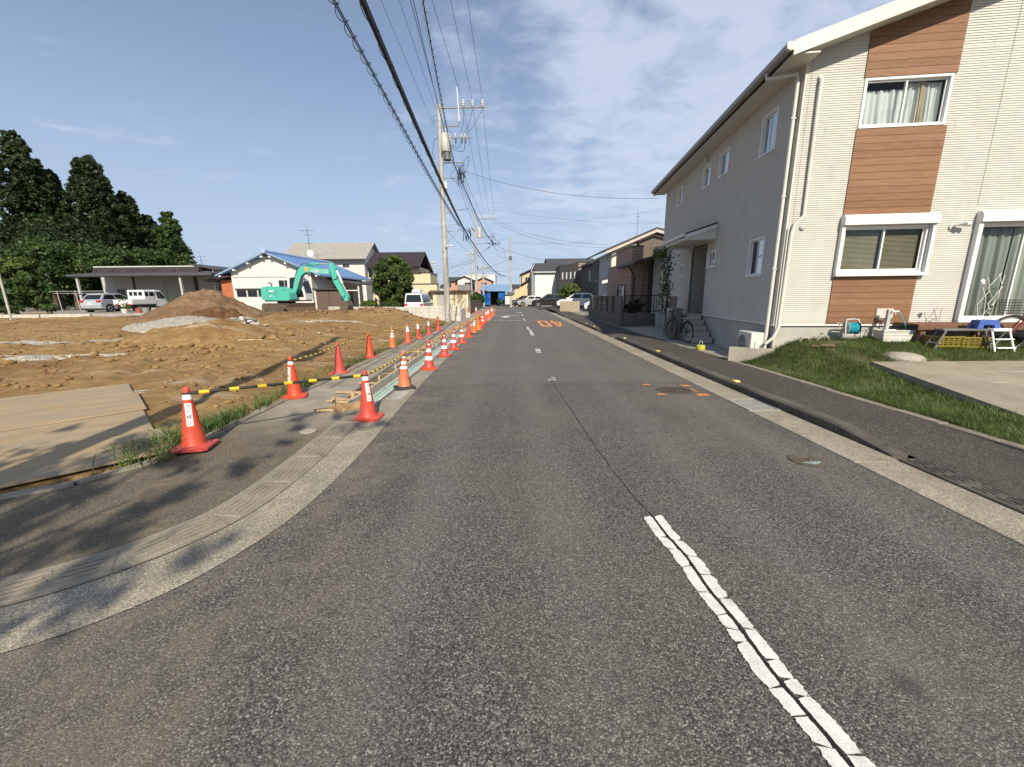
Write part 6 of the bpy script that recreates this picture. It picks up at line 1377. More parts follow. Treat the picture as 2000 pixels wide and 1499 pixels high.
broad('yellow green shrub top showing above the carport roof', 220, 50, 495, 540, 45, 25, BROADL, nC=40); broad('dark bush behind the right end of the carport roof', 290, 52, 490, 550, 110, 26, BROAD, nC=80); broad('low dark shrub mass at the far left edge', 5, 44, 540, 600, 90, 27, BROAD, nC=60); broad('dark bush below the pointed cedar', 140, 50, 430, 520, 150, 28, SUGI, nC=110); broad('dark bush below the left edge cedar', 40, 55, 440, 560, 160, 29, SUGI, nC=110)
broad('dense clipped green garden tree in front of the cream and brown house', 768, 42, 502, 598, 72, 30, MOCH, z0=.1, nC=190, per=90, size=.20)
for i, (px, Y, yt, yb, w_, mt) in enumerate(((722, 40, 588, 606, 30, BROADL), (765, 40, 592, 608, 34, BROAD), (905, 46, 578, 600, 34, BROAD), (932, 54, 572, 600, 26, BROAD), (918, 50, 574, 598, 30, BROADL))):
    broad(['low yellow green shrub by the shop front poles', 'low dark shrub beside the white van', 'dark hedge bush right of the beige shed', 'round hedge bush beside the second pole', 'pale hedge bush between the shed and the second pole'][i], px, Y, yt, yb, w_, 40 + i, mt, z0=0, nC=40, size=.2, name='shrub')
for i, (px, Y) in enumerate(((30, 27.5), (95, 28), (12, 26.5))): broad(['small dark plant by the left yard wall', 'dry low plant leaning on the left yard wall', 'small plant at the foot of the metal post'][i], px, Y, 598 if i != 1 else 594, 612, 26, 60 + i, BROAD, z0=.55, nC=14, per=40, size=.14, name='shrub')
# sparse trees, unseen, added behind the camera to throw feathery shade on the near footway
rg = np.random.default_rng(77); C_ = [(rg.normal() * .75, rg.normal() * .9, 3.5 + 1.4 * rg.random(), .10 + .16 * rg.random()) for i in range(38)]
C2_ = [(rg.normal() * .95, rg.normal() * 1.5, 5.2 + 2.0 * rg.random(), .10 + .2 * rg.random()) for i in range(80)]
tree('shade_tree', 'taller unseen tree added behind the camera to shade the near footway and road corner', (-2.5, -6.2, 0), [(0, 0, 0, .12), (.1, 0, 3.2, .09), (0, 0, 6.6, .03)], C2_, 26, .13, BROAD, 79, .7, [[(0, 0, 3.4, .05), (1.4 * math.cos(a), 1.8 * math.sin(a), 6.4, .016)] for a in (.2, .9, 1.5, 2.5, 3.6, 4.4, 5.3)])
tree('shade_tree', 'thin unseen tree added behind the corner to shade the near footway', (-3.55, -2.7, 0), [(0, 0, 0, .09), (.1, 0, 2.2, .06), (0, 0, 4.2, .03)], C_, 20, .11, BROAD, 78, .7, [[(0, 0, 2.4, .035), (1.2 * math.cos(a), 1.0 * math.sin(a), 4.2, .012)] for a in (.2, 1.3, 2.5, 3.6, 4.9)])

# ---- neighbour's yard and the walls round the site
YZ = .60
m = MB(); m.add([(-70, 27.2, YZ), (-22.5, 26.3, YZ), (-20.5, 31, YZ), (-20, 44, YZ), (-70, 44, YZ)], [(0, 1, 2, 3, 4)]); m.build('yard', YARDM, kind='structure')
m = MB(); m.add([(-17.8, 33.0, .30), (-4.6, 27.2, .06), (-4.0, 27.2, .03), (-4.0, 52, .0), (-17.8, 52, .2), (-32, 52, .5), (-32, 33.0, .45)], [(0, 1, 2, 3, 4, 5, 6)]); m.build('yard', conc_mat('yard_concrete', (.22, .21, .18), (.32, .30, .26)), kind='structure')
def block_wall(label, a, b, z0, rows, mat=BLOCKM, L=.4, Hh=.2, T=.12, cat='wall', name='block_wall', cap=False):
    a, b = Vector(a), Vector(b); d = b - a; t = thing(name, label, cat, (a.x, a.y, z0), math.atan2(d.y, d.x)); LL = d.length
    m = MB(); m.box(.004, L - .004, -T / 2, T / 2, .004, Hh - .004, .006); o = m.build('block', mat); me = o.data; bpy.data.objects.remove(o)
    m = MB(); m.box(.002, L / 2 - .004, -T / 2, T / 2, .004, Hh - .004, .006); o = m.build('block', mat); mh = o.data; bpy.data.objects.remove(o)
    for r_ in range(rows):
        x = 0.0; half = r_ % 2
        while x < LL - .05:
            ms, st_ = (mh, L / 2) if (half or LL - x < L - .01) else (me, L); half = 0
            link('block', ms, t, (x, random.uniform(-.002, .002), r_ * Hh)); x += st_
    m = MB(); m.box(.006, LL - .02, -T / 2 + .012, T / 2 - .012, 0, rows * Hh - .006); m.build('mortar_core', M('mortar', (.30, .285, .25), .9, .15), t)
    return t
x0, x1 = X_(798, 27.2), X_(866, 27.2)
block_wall('white concrete block wall left of the tall utility pole', (x0, 27.2, 0), (x1 - .02, 27.2, 0), 0.02, 5); block_wall('short white concrete block wall right of the tall utility pole', (X_(880, 27.2), 27.2, 0), (X_(897, 27.2), 27.2, 0), .02, 5)
block_wall('broken end of the block wall behind the utility pole, lowest stub', (X_(897, 27.25), 27.4, 0), (X_(897, 27.25) + .1, 29.6, 0), .02, 4)
block_wall('long low white block wall behind the digger ridge', (X_(640, 33.5), 33.6, 0), (X_(798, 30.5), 30.5, 0), .28, 3)
block_wall('low stub of block wall at the foot of the beige shed', (X_(896, 31), 31.2, 0), (X_(918, 31), 31.2, 0), .0, 2)
block_wall('pale low block kerb of the neighbour yard at the far left', (X_(-60, 25.6), 25.6, 0), (X_(168, 25.9), 25.9, 0), .36, 2, BLOCKM); block_wall('grey low block kerb of the neighbour yard beside the soil heap', (X_(168, 26.0), 26.0, 0), (X_(345, 27.3), 27.3, 0), .36, 2, conc_mat('block_grey', (.26, .26, .25), (.36, .36, .35)))

# ---- vehicles
TYRE = M('car_tyre', (.018, .018, .018), .8, .1); RIM = M('car_rim', (.42, .42, .43), .35, .08, metal=.7); CGL = M('car_glass', (.012, .014, .016), .08, .05, spec=.6); TAIL = M('tail_red', (.45, .02, .02), .25, .05); LAMP = M('lamp_clear', (.7, .7, .68), .15, .05); BLACKP = M('car_black_trim', (.02, .02, .02), .5, .1); PLATE = M('number_plate', (.72, .72, .68), .5, .05)
def car(label, loc, rotz, color, prof, roof, L, Wd, wheels, wr=.31, cat='car', name='parked_car', mats=None, group=None, tail=True, roofbox=False):
    """prof: lower body outline (x,z); roof: greenhouse (x0,z0, x1,z1, x2,z2, x3,z3) rear-bottom, rear-top, front-top, front-bottom"""
    t = thing(name, label, cat, loc, rotz, group); nm = 'car_paint_%s' % color[0]; k = MATS.get(nm) or M(nm, color[1], .28, .03, 2, spec=.6); k.node_tree.nodes['Principled BSDF'].inputs['Coat Weight'].default_value = .6
    m = MB(); hw = Wd / 2; n = len(prof); sl = [(-hw, .965, .03), (-hw + .05, .995, 0), (hw - .05, .995, 0), (hw, .965, .03)]; cx = sum(p[0] for p in prof) / n; V = []
    for y, s, dz in sl: V += [(cx + (p[0] - cx) * s, y, .5 + (p[1] - .5) * (s if p[1] > .5 else 1) ) for p in prof]
    m.add(V, [tuple(range(n)), tuple(range(4 * n - 1, 3 * n - 1, -1))] + [(j * n + i, j * n + (i + 1) % n, (j + 1) * n + (i + 1) % n, (j + 1) * n + i) for j in range(3) for i in range(n)])
    m.smooth = False; bd = m.build('body', k, t)
    (a0, b0, a1, b1, a2, b2, a3, b3) = roof; ti = .13
    def gp(x, z, y): return (x, y, z)
    m = MB(); m.hull([gp(a0, b0, s * (hw - .05)) for s in (-1, 1)] + [gp(a1, b1, s * (hw - ti - .05)) for s in (-1, 1)] + [gp(a2, b2, s * (hw - ti - .05)) for s in (-1, 1)] + [gp(a3, b3, s * (hw - .05)) for s in (-1, 1)] + [gp((a1 + a2) / 2, max(b1, b2) + .025, s * (hw - ti - .12)) for s in (-1, 1)]); gh = m.build('cabin', k, t)
    def lerp(p, q, f): return (p[0] + (q[0] - p[0]) * f, p[1] + (q[1] - p[1]) * f)
    A, B, C2, D2 = (a0, b0), (a1, b1), (a2, b2), (a3, b3)
    for s in (-1, 1):                                          # side glass in two panes
        def sp(f, h): p = lerp(lerp(A, D2, f), lerp(B, C2, f), h); return (p[0], s * (hw - .05 - ti * h + .006), p[1])
        for f0, f1 in ((.07, .47), (.51, .93)): m = MB(); m.poly([sp(f0, .12), sp(f1, .12), sp(f1, .84), sp(f0, .84)]); m.build('side_window', CGL, gh)
    for (P, Q, o, nm2) in ((A, B, -1, 'rear_window'), (D2, C2, 1, 'windscreen')):
        p, q = lerp(P, Q, .12), lerp(P, Q, .86); d = .012 * o; m = MB(); m.poly([(p[0] + d, -(hw - .15), p[1]), (p[0] + d, hw - .15, p[1]), (q[0] + d, hw - ti - .13, q[1]), (q[0] + d, -(hw - ti - .13), q[1])]); m.build(nm2, CGL, gh)
    for x in wheels:
        for s in (-1, 1):
            m = MB(); m.lathe([(wr * .62, -.09), (wr * .97, -.095), (wr, -.06), (wr, .06), (wr * .97, .095), (wr * .62, .09)], 22, (x, s * (hw - .08), wr), 'y'); w_ = m.build('wheel', TYRE, t)
            m = MB(); m.lathe([(wr * .63, s * .088), (wr * .60, s * .098), (wr * .2, s * .085), (.001, s * .09)], 16, (x, s * (hw - .08), wr), 'y', cap=False); m.build('rim', RIM, w_)
            m = MB(); m.lathe([(wr * 1.14, s * .085), (wr * 1.16, s * .093), (wr * .98, s * .094)], 20, (x, s * (hw - .082), wr + .01), 'y', cap=False); m.build('wheel_arch', BLACKP, bd)
    xr = min(p[0] for p in prof); xf = max(p[0] for p in prof); zm = .80
    for s in (-1, 1):
        m = MB(); m.box(xr - .012, xr + .22, s * (hw - .17) - .14, s * (hw - .17) + .14, zm - .02, zm + .16, .02); m.build('tail_light', TAIL, bd)
        m = MB(); m.box(xf - .28, xf + .004, s * (hw - .22) - .15, s * (hw - .22) + .15, .60, .74, .03); m.build('headlight', LAMP, bd)
        m = MB(); m.box(a3 - .15, a3 - .02, s * (hw + .08) - .09, s * (hw + .08) + .09, b3 + .02, b3 + .15, .03); m.build('mirror', k, bd)
    m = MB(); m.box(xr - .02, xr - .004, -.17, .17, .62, .76); m.build('number_plate', PLATE, bd); m = MB(); m.box(xf + .004, xf + .02, -.17, .17, .38, .52); m.build('number_plate', PLATE, bd)
    m = MB(); m.box(xr + .1, xf - .1, -hw + .06, hw - .06, .17, .30); m.build('underbody', BLACKP, bd)
    return t
HATCH = [(-1.92, .32), (-1.98, .55), (-1.95, .82), (-1.82, .98), (.95, 1.0), (1.55, .90), (1.90, .72), (1.95, .45), (1.85, .25), (-1.80, .25)]
xa = (X_(155, 33.4) + X_(196, 33.4)) / 2; car('silver hatchback parked under the carport roof beside the white truck', (xa, 35.3, YZ), R(91), ('silver', (.36, .38, .42)), HATCH, (-1.85, .97, -1.35, 1.46, .15, 1.49, 1.0, .99), 3.9, 1.68, (-1.22, 1.22))
# kei truck with a canopied bed
def kei():
    xa = (X_(219, 32.3) + X_(259, 32.3)) / 2; t = thing('kei_truck', 'small white pickup truck with a windowed canopy parked before the carport', 'truck', (xa, 34.0, YZ), R(90)); KW = M('truck_white', (.68, .69, .69), .35, .05, 2); hw = .72
    m = MB(); m.hull([(x, s * hw, z) for s in (-1, 1) for x, z in ((.62, .42), (1.62, .38), (1.68, .62), (1.62, .98), (.62, 1.0))]); cab = m.build('cab', KW, t)
    m = MB(); m.hull([(x, s * y, z) for s in (-1, 1) for x, y, z in ((.62, hw - .01, .99), (1.60, hw - .01, .98), (1.20, hw - .10, 1.74), (.64, hw - .10, 1.76))]); up = m.build('cab_top', KW, cab)
    for s in (-1, 1): m = MB(); m.poly([(.74, s * (hw + .006), 1.06), (1.50, s * (hw + .006), 1.06), (1.18, s * (hw - .078), 1.62), (.74, s * (hw - .078), 1.62)]); m.build('side_window', CGL, up)
    m = MB(); m.poly([(1.605, -.58, 1.05), (1.605, .58, 1.05), (1.28, .54, 1.68), (1.28, -.54, 1.68)]); m.build('windscreen', CGL, up)
    m = MB(); m.box(-1.68, .58, -hw, hw, .62, .70); m.build('bed_floor', KW, t)
    for nm, bb in (('tailgate', (-1.70, -1.66, -hw, hw, .70, .98)), ('bed_side', (-1.66, .58, -hw - .01, -hw + .03, .70, .98)), ('bed_side', (-1.66, .58, hw - .03, hw + .01, .70, .98))): m = MB(); m.box(*bb, .008); m.build(nm, KW, t)
    m = MB(); m.box(-.45, .56, -hw + .03, hw - .03, .985, 1.74, .05); cn = m.build('canopy', KW, t)
    for a, b in ((-.55, -.24), (-.16, .15), (.23, .5)): m = MB(); m.box(-.456, -.449, a, b, 1.28, 1.60, .003); m.build('canopy_window', CGL, cn)
    for a, b in ((-.36, -.06), (.04, .46)): m = MB(); m.box(a, b, -hw + .024, -hw + .031, 1.25, 1.58, .003); m.build('canopy_window', CGL, cn)
    for x in (-1.05, 1.15):
        for s in (-1, 1):
            m = MB(); m.lathe([(.17, -.07), (.27, -.075), (.28, -.04), (.28, .04), (.27, .075), (.17, .07)], 20, (x, s * (hw - .09), .28), 'y'); w_ = m.build('wheel', TYRE, t)
            m = MB(); m.lathe([(.17, s * .068), (.15, s * .078), (.001, s * .06)], 14, (x, s * (hw - .09), .28), 'y', cap=False); m.build('rim', RIM, w_)
    for s in (-1, 1): m = MB(); m.box(-1.715, -1.69, s * .5 - .12, s * .5 + .12, .56, .66, .005); m.build('tail_light', TAIL, t); m = MB(); m.box(1.62, 1.70, s * .5 - .13, s * .5 + .13, .58, .76, .02); m.build('headlight', LAMP, cab)
    m = MB(); m.box(-1.6, 1.5, -.55, .55, .30, .61); m.build('chassis', BLACKP, t); m = MB(); m.box(-1.72, -1.69, -.17, .17, .44, .58); m.build('number_plate', PLATE, t)
kei()
VAN = [(-2.2, .35), (-2.25, .7), (-2.2, 1.0), (1.6, 1.0), (2.1, .85), (2.25, .6), (2.2, .3), (-2.1, .28)]
q = D(808, 600, 36.5); vn = car('white van with a white roof box parked behind the block wall', (q.x, 38.8, .02), R(90), ('vanwhite', (.66, .67, .68)), VAN, (-2.2, .99, -2.12, 1.86, 1.0, 1.86, 1.75, 1.0), 4.5, 1.72, (-1.4, 1.4), cat='van', name='parked_van')
m = MB(); m.hull([(x, y, z) for x, y, z in [(-1.2, -.35, 1.93), (-1.2, .35, 1.93), (.6, -.35, 1.93), (.6, .35, 1.93), (-1.1, -.3, 2.22), (-1.1, .3, 2.22), (.2, -.3, 2.25), (.2, .3, 2.25), (-1.3, 0, 2.05), (.8, 0, 2.0)]]); m.build('roof_box', MATS['car_paint_vanwhite'], vn)

# ---- excavator
def excavator():
    q = D(562, 609, 31.2); z0 = sz(q.x, 31.2) + .10; t = thing('excavator', 'turquoise excavator with its boom arched over and bucket resting on the dirt', 'excavator', (q.x, 31.2, z0), R(-8))
    TQ = M('excavator_turquoise', (.075, .42, .33), .38, .06, 2, dirt=.08); TQD = M('excavator_dark', (.03, .03, .032), .6, .15); TRK = M('track_steel', (.12, .092, .07), .8, .3, 6, bump=.5, bscale=20); WH = M('excavator_white', (.66, .66, .63), .4, .05); MUD = M('blade_mud', (.12, .08, .055), .85, .3, 5)
    lo = MB(); yaw = Matrix.Rotation(R(-22), 4, 'Z')
    for s in (-1, 1):
        m = MB(); pts = [(-1.25 + .02, .0), (-1.42, .18), (-1.40, .40), (-1.22, .54), (1.22, .54), (1.40, .40), (1.42, .18), (1.25, .0)]
        m.prism(pts, 'y', s * .88 - .22, s * .88 + .22, yaw); tr_ = m.build('track', TRK, t)
        for i in range(13):
            x = -1.2 + i * .2; [(lambda m: (m.box(x, x + .12, s * .88 - .24, s * .88 + .24, za_, za_ + .05, .0, yaw), m.build('track_shoe', TRK, tr_)))(MB()) for za_ in (.525, -.02)]
        for x in (-1.2, 1.2): m = MB(); m.lathe([(.22, -.235), (.22, .235)], 16, (0, 0, 0), 'y'); m.v = [tuple(yaw @ Vector((a + x, b + s * .88, c + .27))) for a, b, c in m.v]; m.build('idler', MUD, tr_)
        for x in (-.7, -.23, .23, .7): m = MB(); m.lathe([(.10, -.23), (.10, .23)], 12, (0, 0, 0), 'y'); m.v = [tuple(yaw @ Vector((a + x, b + s * .88, c + .10))) for a, b, c in m.v]; m.build('roller', MUD, tr_)
    m = MB(); m.box(-.8, .9, -.7, .7, .2, .56, .03, yaw); m.build('undercarriage', TQD, t)
    m = MB(); m.prism([(1.78, .05), (1.72, .30), (1.80, .58), (1.88, .58), (1.80, .30), (1.88, .03)], 'y', -1.12, 1.12, yaw); bl = m.build('dozer_blade', MUD, t)
    for s in (-1, 1): m = MB(); m.box(1.0, 1.8, s * .45 - .06, s * .45 + .06, .2, .34, .01, yaw); m.build('blade_arm', MUD, bl)
    m = MB(); m.lathe([(.62, .55), (.62, .72)], 24); m.build('swing_ring', TQD, t)
    # upper body
    m = MB(); m.box(-.95, 1.42, -1.08, 1.08, .70, .80, .02); m.build('deck', TQD, t)
    m = MB(); prof = [(-1.02, .80), (-1.08, 1.2), (-1.05, 1.74), (-.55, 1.79), (.35, 1.76), (.80, 1.62), (1.10, 1.30), (1.14, .84), (.9, .78)]
    m.prism(prof, 'y', -1.08, -.28); bd = m.build('engine_cover', TQ, t)
    m = MB(); m.prism([(-1.16, .80), (-1.24, 1.1), (-1.18, 1.62), (-1.0, 1.74), (-.68, 1.74), (-.68, .80)], 'y', -1.0, 1.05); cw = m.build('counterweight', TQ, t)
    for x in (-.66, .12): m = MB(); m.box(x, x + .015, -1.086, -1.078, .82, 1.74); m.build('panel_gap', TQD, bd)
    for x, z in ((-.1, 1.27), (-.52, 1.27), (.62, 1.48)): m = MB(); m.box(x, x + .10, -1.090, -1.079, z, z + .05); m.build('latch', TQD, bd)
    m = MB(); m.box(-.50, -.12, -1.088, -1.079, 1.42, 1.50); m.build('decal', WH, bd); m = MB(); m.box(-.50, -.22, -1.088, -1.079, 1.08, 1.12); m.build('decal', WH, bd)
    m = MB(); m.tube([(-.62, -.55, 1.76), (-.62, -.55, 1.95), (-.68, -.55, 2.02), (-.90, -.55, 2.06)], .045, 8); m.build('exhaust', TQD, t)
    # cab on the far side
    m = MB(); cp = [(.18, .80), (.10, 1.5), (.24, 2.60), (.42, 2.66), (1.02, 2.62), (1.30, 2.2), (1.52, 1.3), (1.54, .80)]; m.prism(cp, 'y', .12, 1.06); cb = m.build('cab', WH, t)
    m = MB(); m.poly([(.34, .113, 1.0), (.30, .113, 1.6), (.40, .113, 2.42), (.80, .113, 2.46), (1.08, .113, 2.2), (1.36, .113, 1.35), (1.40, .113, 1.0)]); m.build('side_glass', CGL, cb)
    m = MB(); m.poly([(1.315, .2, 2.18), (1.315, 1.0, 2.18), (1.535, 1.0, 1.3), (1.535, .2, 1.3)]); m.build('windscreen', CGL, cb)
    m = MB(); m.box(.84, .90, .105, .112, 1.0, 2.44); m.build('cab_pillar', TQD, cb)
    # boom (arched box section), stick, bucket
    def plate(poly, y0, y1, nm, mat, par=t): m = MB(); m.prism(poly, 'y', y0, y1); return m.build(nm, mat, par)
    boom = [(.80, 1.42), (.98, 1.30), (1.22, 1.72), (1.62, 2.52), (2.00, 2.78), (2.6, 2.76), (3.96, 2.58), (4.06, 2.74), (3.98, 2.92), (3.0, 3.06), (2.2, 3.22), (1.72, 3.20), (1.36, 2.92), (1.05, 2.2)]
    bo = plate(boom, -.28, .08, 'boom', TQ)
    for i, ch in enumerate('KOBELCO'):
        try: me = text_mesh(ch, .30); me.materials.append(WH); o = link('lettering', me, bo, (2.55 + i * .19, -.284, 2.88 - i * .012), (PI / 2, .06, 0))
        except Exception: pass
    m = MB(); m.box(1.95, 2.25, -.286, -.281, 2.86, 3.12); m.build('decal', M('decal_orange', (.7, .36, .1), .5, .3, 20), bo)
    st_ = plate([(3.90, 3.34), (4.10, 3.42), (4.36, 3.02), (4.44, 2.30), (4.98, 1.06), (4.86, .92), (4.70, .98), (4.05, 2.2), (3.96, 2.7)], -.26, .06, 'stick', TQ)
    m = MB(); m.tube([(2.0, -.1, 3.30), (3.1, -.1, 3.36)], .085, 10); m.build('cylinder', TQ, bo); m = MB(); m.tube([(3.1, -.1, 3.36), (4.0, -.1, 3.36)], .04, 8); m.build('rod', STL, bo)
    for y_ in (-.36, .14): m = MB(); m.tube([(1.0, y_, 1.2), (1.30, y_, 1.78)], .075, 10); m.build('cylinder', TQ, t); m = MB(); m.tube([(1.30, y_, 1.78), (1.62, y_, 2.42)], .04, 8); m.build('rod', STL, t)
    m = MB(); m.tube([(4.36, -.1, 2.86), (4.72, -.1, 1.96)], .075, 10); m.build('cylinder', WH, st_); m = MB(); m.tube([(4.72, -.1, 1.96), (5.06, -.1, 1.22)], .035, 8); m.build('rod', STL, st_)
    m = MB(); m.tube([(1.1, -.3, 2.4), (1.5, -.31, 3.15), (2.0, -.3, 3.42), (2.6, -.3, 3.32)], .022, 6); m.build('hose', TQD, bo); m = MB(); m.tube([(3.9, -.28, 2.95), (4.0, -.3, 2.5), (4.12, -.3, 2.2), (4.4, -.3, 2.28), (4.52, -.28, 2.5)], .024, 6); m.build('hose', TQD, st_)
    m = MB(); m.hull([(x, y, z) for y in (-.26, .06) for x, z in ((4.72, 1.02), (5.06, 1.25), (5.14, .95), (5.08, .66), (4.84, .70))]); m.build('link', TQ, st_)
    bk_ = plate([(4.78, .72), (5.10, .70), (5.22, .38), (5.14, .08), (4.92, -.04), (4.62, -.02), (4.52, .12), (4.66, .50)], -.48, .28, 'bucket', TRK)
    for i in range(4): y_ = -.44 + i * .22; m = MB(); m.hull([(4.64, y_, -.02), (4.64, y_ + .09, -.02), (4.55, y_, .14), (4.55, y_ + .09, .14), (4.38, y_ + .03, -.03), (4.38, y_ + .06, -.03)]); m.build('tooth', TRK, bk_)
excavator()
# rubble heap
rt = D(473, 640, 18.6); rb = thing('rubble_heap', 'heap of broken grey and white concrete slabs on the dirt', 'rubble', (rt.x, 18.6, sz(rt.x, 18.6))); rr = random.Random(4)
RC = [M('rubble_grey', (.27, .27, .24), .9, .2, 5), M('rubble_white', (.58, .57, .53), .85, .15, 5), M('rubble_dark', (.07, .06, .055), .9, .2, 5), M('rubble_tan', (.42, .36, .26), .9, .2, 5)]
for i in range(46):
    u, v = rr.gauss(0, .42), rr.gauss(0, .28); hgt = max(0, .46 * (1 - (u / 1.1) ** 2 - (v / .8) ** 2)); s = rr.uniform(.10, .30); m = MB()
    m.hull([(s * math.cos(a) * rr.uniform(.6, 1.2), s * math.sin(a) * rr.uniform(.4, .9), z) for a in (0, 1, 2.1, 3.2, 4.2, 5.3) for z in (-.03, .04)])
    m.build('concrete_chunk', RC[[0, 0, 1, 1, 2, 3][rr.randrange(6)]], rb, (u, v, hgt * rr.uniform(.6, 1.1)), (rr.uniform(-.5, .5), rr.uniform(-.5, .5), rr.uniform(0, 6)))
# ================================================================== BUILDINGS
TIN_D = M('roof_tin_dark', (.055, .05, .048), .5, .12, 3); TIN_BR = M('roof_tin_brown', (.05, .032, .028), .5, .15, 3, bump=.3, bscale=6)
def siding(name, col, pitch, axis='z', depth=.5, var=.06):
    if name in MATS: return MATS[name]
    k = NB(name); p = k.pos(); s = k.n('ShaderNodeSeparateXYZ'); k.l(p, s.inputs[0]); n = k.noise(p, 1.3, 5, .6)
    src = s.outputs[2] if axis == 'z' else k.math('ADD', s.outputs[0], s.outputs[1])
    f = k.math('FRACT', k.math('DIVIDE', src, pitch)); g_ = k.mr(f, .0, .12, 0, 1); c = k.ramp(n, [(.3, tuple(c * (1 - var * 2) for c in col)), (.7, tuple(min(1, c * (1 + var)) for c in col))])
    c = k.mix(k.mr(f, .0, .10, depth, 0.0), c, tuple(c * .45 for c in col)); k.set(col=c, rough=.7); k.bump(g_, .6, .012); MATS[name] = k.m; return k.m
def bpart(b, nm, mat, *boxes, bev=0.0):
    m = MB()
    for bb in boxes: m.box(*bb, bev)
    return m.build(nm, mat, b)
def wnd(b, x0, x1, z0, z1, y, face='f', fr=None, split=True, cur=None):
    """window on a wall facing the camera (face f, plane y) or facing the street (face s, plane x=y; x0..x1 run along y)"""
    def bb(m, a, c, d0, d1, e, f_):
        if face == 'f': m.box(a, c, y - d1, y - d0, e, f_)
        elif face == 's': m.box(y - d1, y - d0, a, c, e, f_)
        else: m.box(y + d0, y + d1, a, c, e, f_)
    f = .05; m = MB(); bb(m, x0, x1, .0, .06, z0, z0 + f); bb(m, x0, x1, .0, .06, z1 - f, z1); bb(m, x0, x0 + f, .0, .06, z0 + f, z1 - f); bb(m, x1 - f, x1, .0, .06, z0 + f, z1 - f)
    if split: xm = (x0 + x1) / 2; bb(m, xm - .025, xm + .025, .0, .055, z0 + f, z1 - f)
    w_ = m.build('window', fr or ALUG, b); m = MB(); bb(m, x0 + f, x1 - f, .012, .02, z0 + f, z1 - f); m.build('pane', CGL, w_)
    if cur: m = MB(); bb(m, x0 + f + .02, (x0 + x1) / 2 - .05, .021, .024, z0 + f + .02, z1 - f - .02); m.build('curtain', cur, w_)
    return w_
def gable_roof_y(b, xl, xr, xa, zl, zr, za, y0, y1, mat, T=.14, over=.0):
    m = MB(); m.prism([(xl, zl), (xa, za), (xr, zr), (xr, zr - T), (xa, za - T), (xl, zl - T)], 'y', y0, y1); return m.build('roof', mat, b)
def gable_roof_x(b, x0, x1, ya, yr, yb, za, zr, zb, mat, T=.14):
    m = MB(); m.prism([(ya, za), (yr, zr), (yb, zb), (yb, zb - T), (yr, zr - T), (ya, za - T)], 'x', x0, x1); return m.build('roof', mat, b)
# ---- white gabled workshop with blue roof
WCOR = siding('corrugated_white', (.60, .59, .555), .34, 'xy', .30); BLUE = None
k = NB('blue_tile'); p = k.pos(); s = k.n('ShaderNodeSeparateXYZ'); k.l(p, s.inputs[0]); br = k.n('ShaderNodeTexBrick'); br.inputs['Scale'].default_value = 1; br.inputs['Brick Width'].default_value = .30; br.inputs['Row Height'].default_value = .24; br.inputs['Mortar Size'].default_value = .02
br.inputs[1].default_value = (.12, .24, .50, 1); br.inputs[2].default_value = (.17, .31, .58, 1); br.inputs[3].default_value = (.05, .11, .26, 1)
cb = k.n('ShaderNodeCombineXYZ'); k.l(s.outputs[1], cb.inputs[0]); k.l(s.outputs[0], cb.inputs[1]); k.l(cb.outputs[0], br.inputs['Vector']); k.set(col=br.outputs[0], rough=.35); k.bump(br.outputs[1], .5, .03); BLUE = k.m
Yg = 37.0; xl, xr = X_(459, Yg), X_(613, Yg); xa = D(523, 495, Yg).x; ze = Z_(437, 537, Yg); za = Z_(523, 493, Yg)
b = thing('workshop', 'white corrugated gabled workshop with a bright blue tile roof', 'building', (xl, Yg, .2)); W_ = xr - xl; ax = xa - xl; E = ze - .2; A = za - .2; Ld = 12.5
m = MB(); m.poly([(0, 0, -.3), (W_, 0, -.3), (W_, 0, E + .25), (ax, 0, A - .22), (0, 0, E + .25)]); m.poly([(0, .01, -.3), (0, Ld, -.3), (0, Ld, E + .25), (0, .01, E + .25)]); m.poly([(W_, .01, -.3), (W_, Ld, -.3), (W_, Ld, E + .25), (W_, .01, E + .25)]); m.poly([(0, Ld, -.3), (W_, Ld, -.3), (W_, Ld, E + .25), (ax, Ld, A - .22), (0, Ld, E + .25)]); m.build('wall', WCOR, b)
rf = gable_roof_y(b, -1.05, W_ + 1.05, ax, E - .08, E - .08, A, -.55, Ld + .4, BLUE, .16)
m = MB(); m.tube([(ax, -.6, A + .04), (ax, Ld + .4, A + .04)], .14, 8); m.lathe([(.24, -.12), (.28, 0), (.2, .1)], 12, (ax, -.6, A + .1), 'y'); m.build('ridge_tiles', M('ridge_blue', (.30, .40, .56), .4, .1), rf)
for a0, z0_, a1, z1_ in ((-1.05, E - .08, ax, A), (ax, A, W_ + 1.05, E - .08)): m = MB(); m.prism([(a0, z0_ + .02), (a1, z1_ + .02), (a1, z1_ - .12), (a0, z0_ - .12)], 'y', -.60, -.553); m.build('barge_board', M('barge_bluegrey', (.22, .30, .40), .5, .1), rf)
for i in range(5):
    for f_ in (.15, .5, .85): pass
for f_ in (.08, .36, .64, .92):
    for (a0, z0_, a1, z1_) in ((-1.05, E - .08, ax, A), (W_ + 1.05, E - .08, ax, A)): x_ = a0 + (a1 - a0) * f_; z_ = z0_ + (z1_ - z0_) * f_ - .25; m = MB(); m.box(x_ - .09, x_ + .09, -.5, -.001, z_ - .08, z_ + .08); m.build('rafter_end', WTRIM, rf)
m = MB(); m.box(.1, W_ - .1, -.05, -.001, E - .25, E - .17); m.build('trim_line', M('trim_grey', (.45, .45, .43), .6), b)
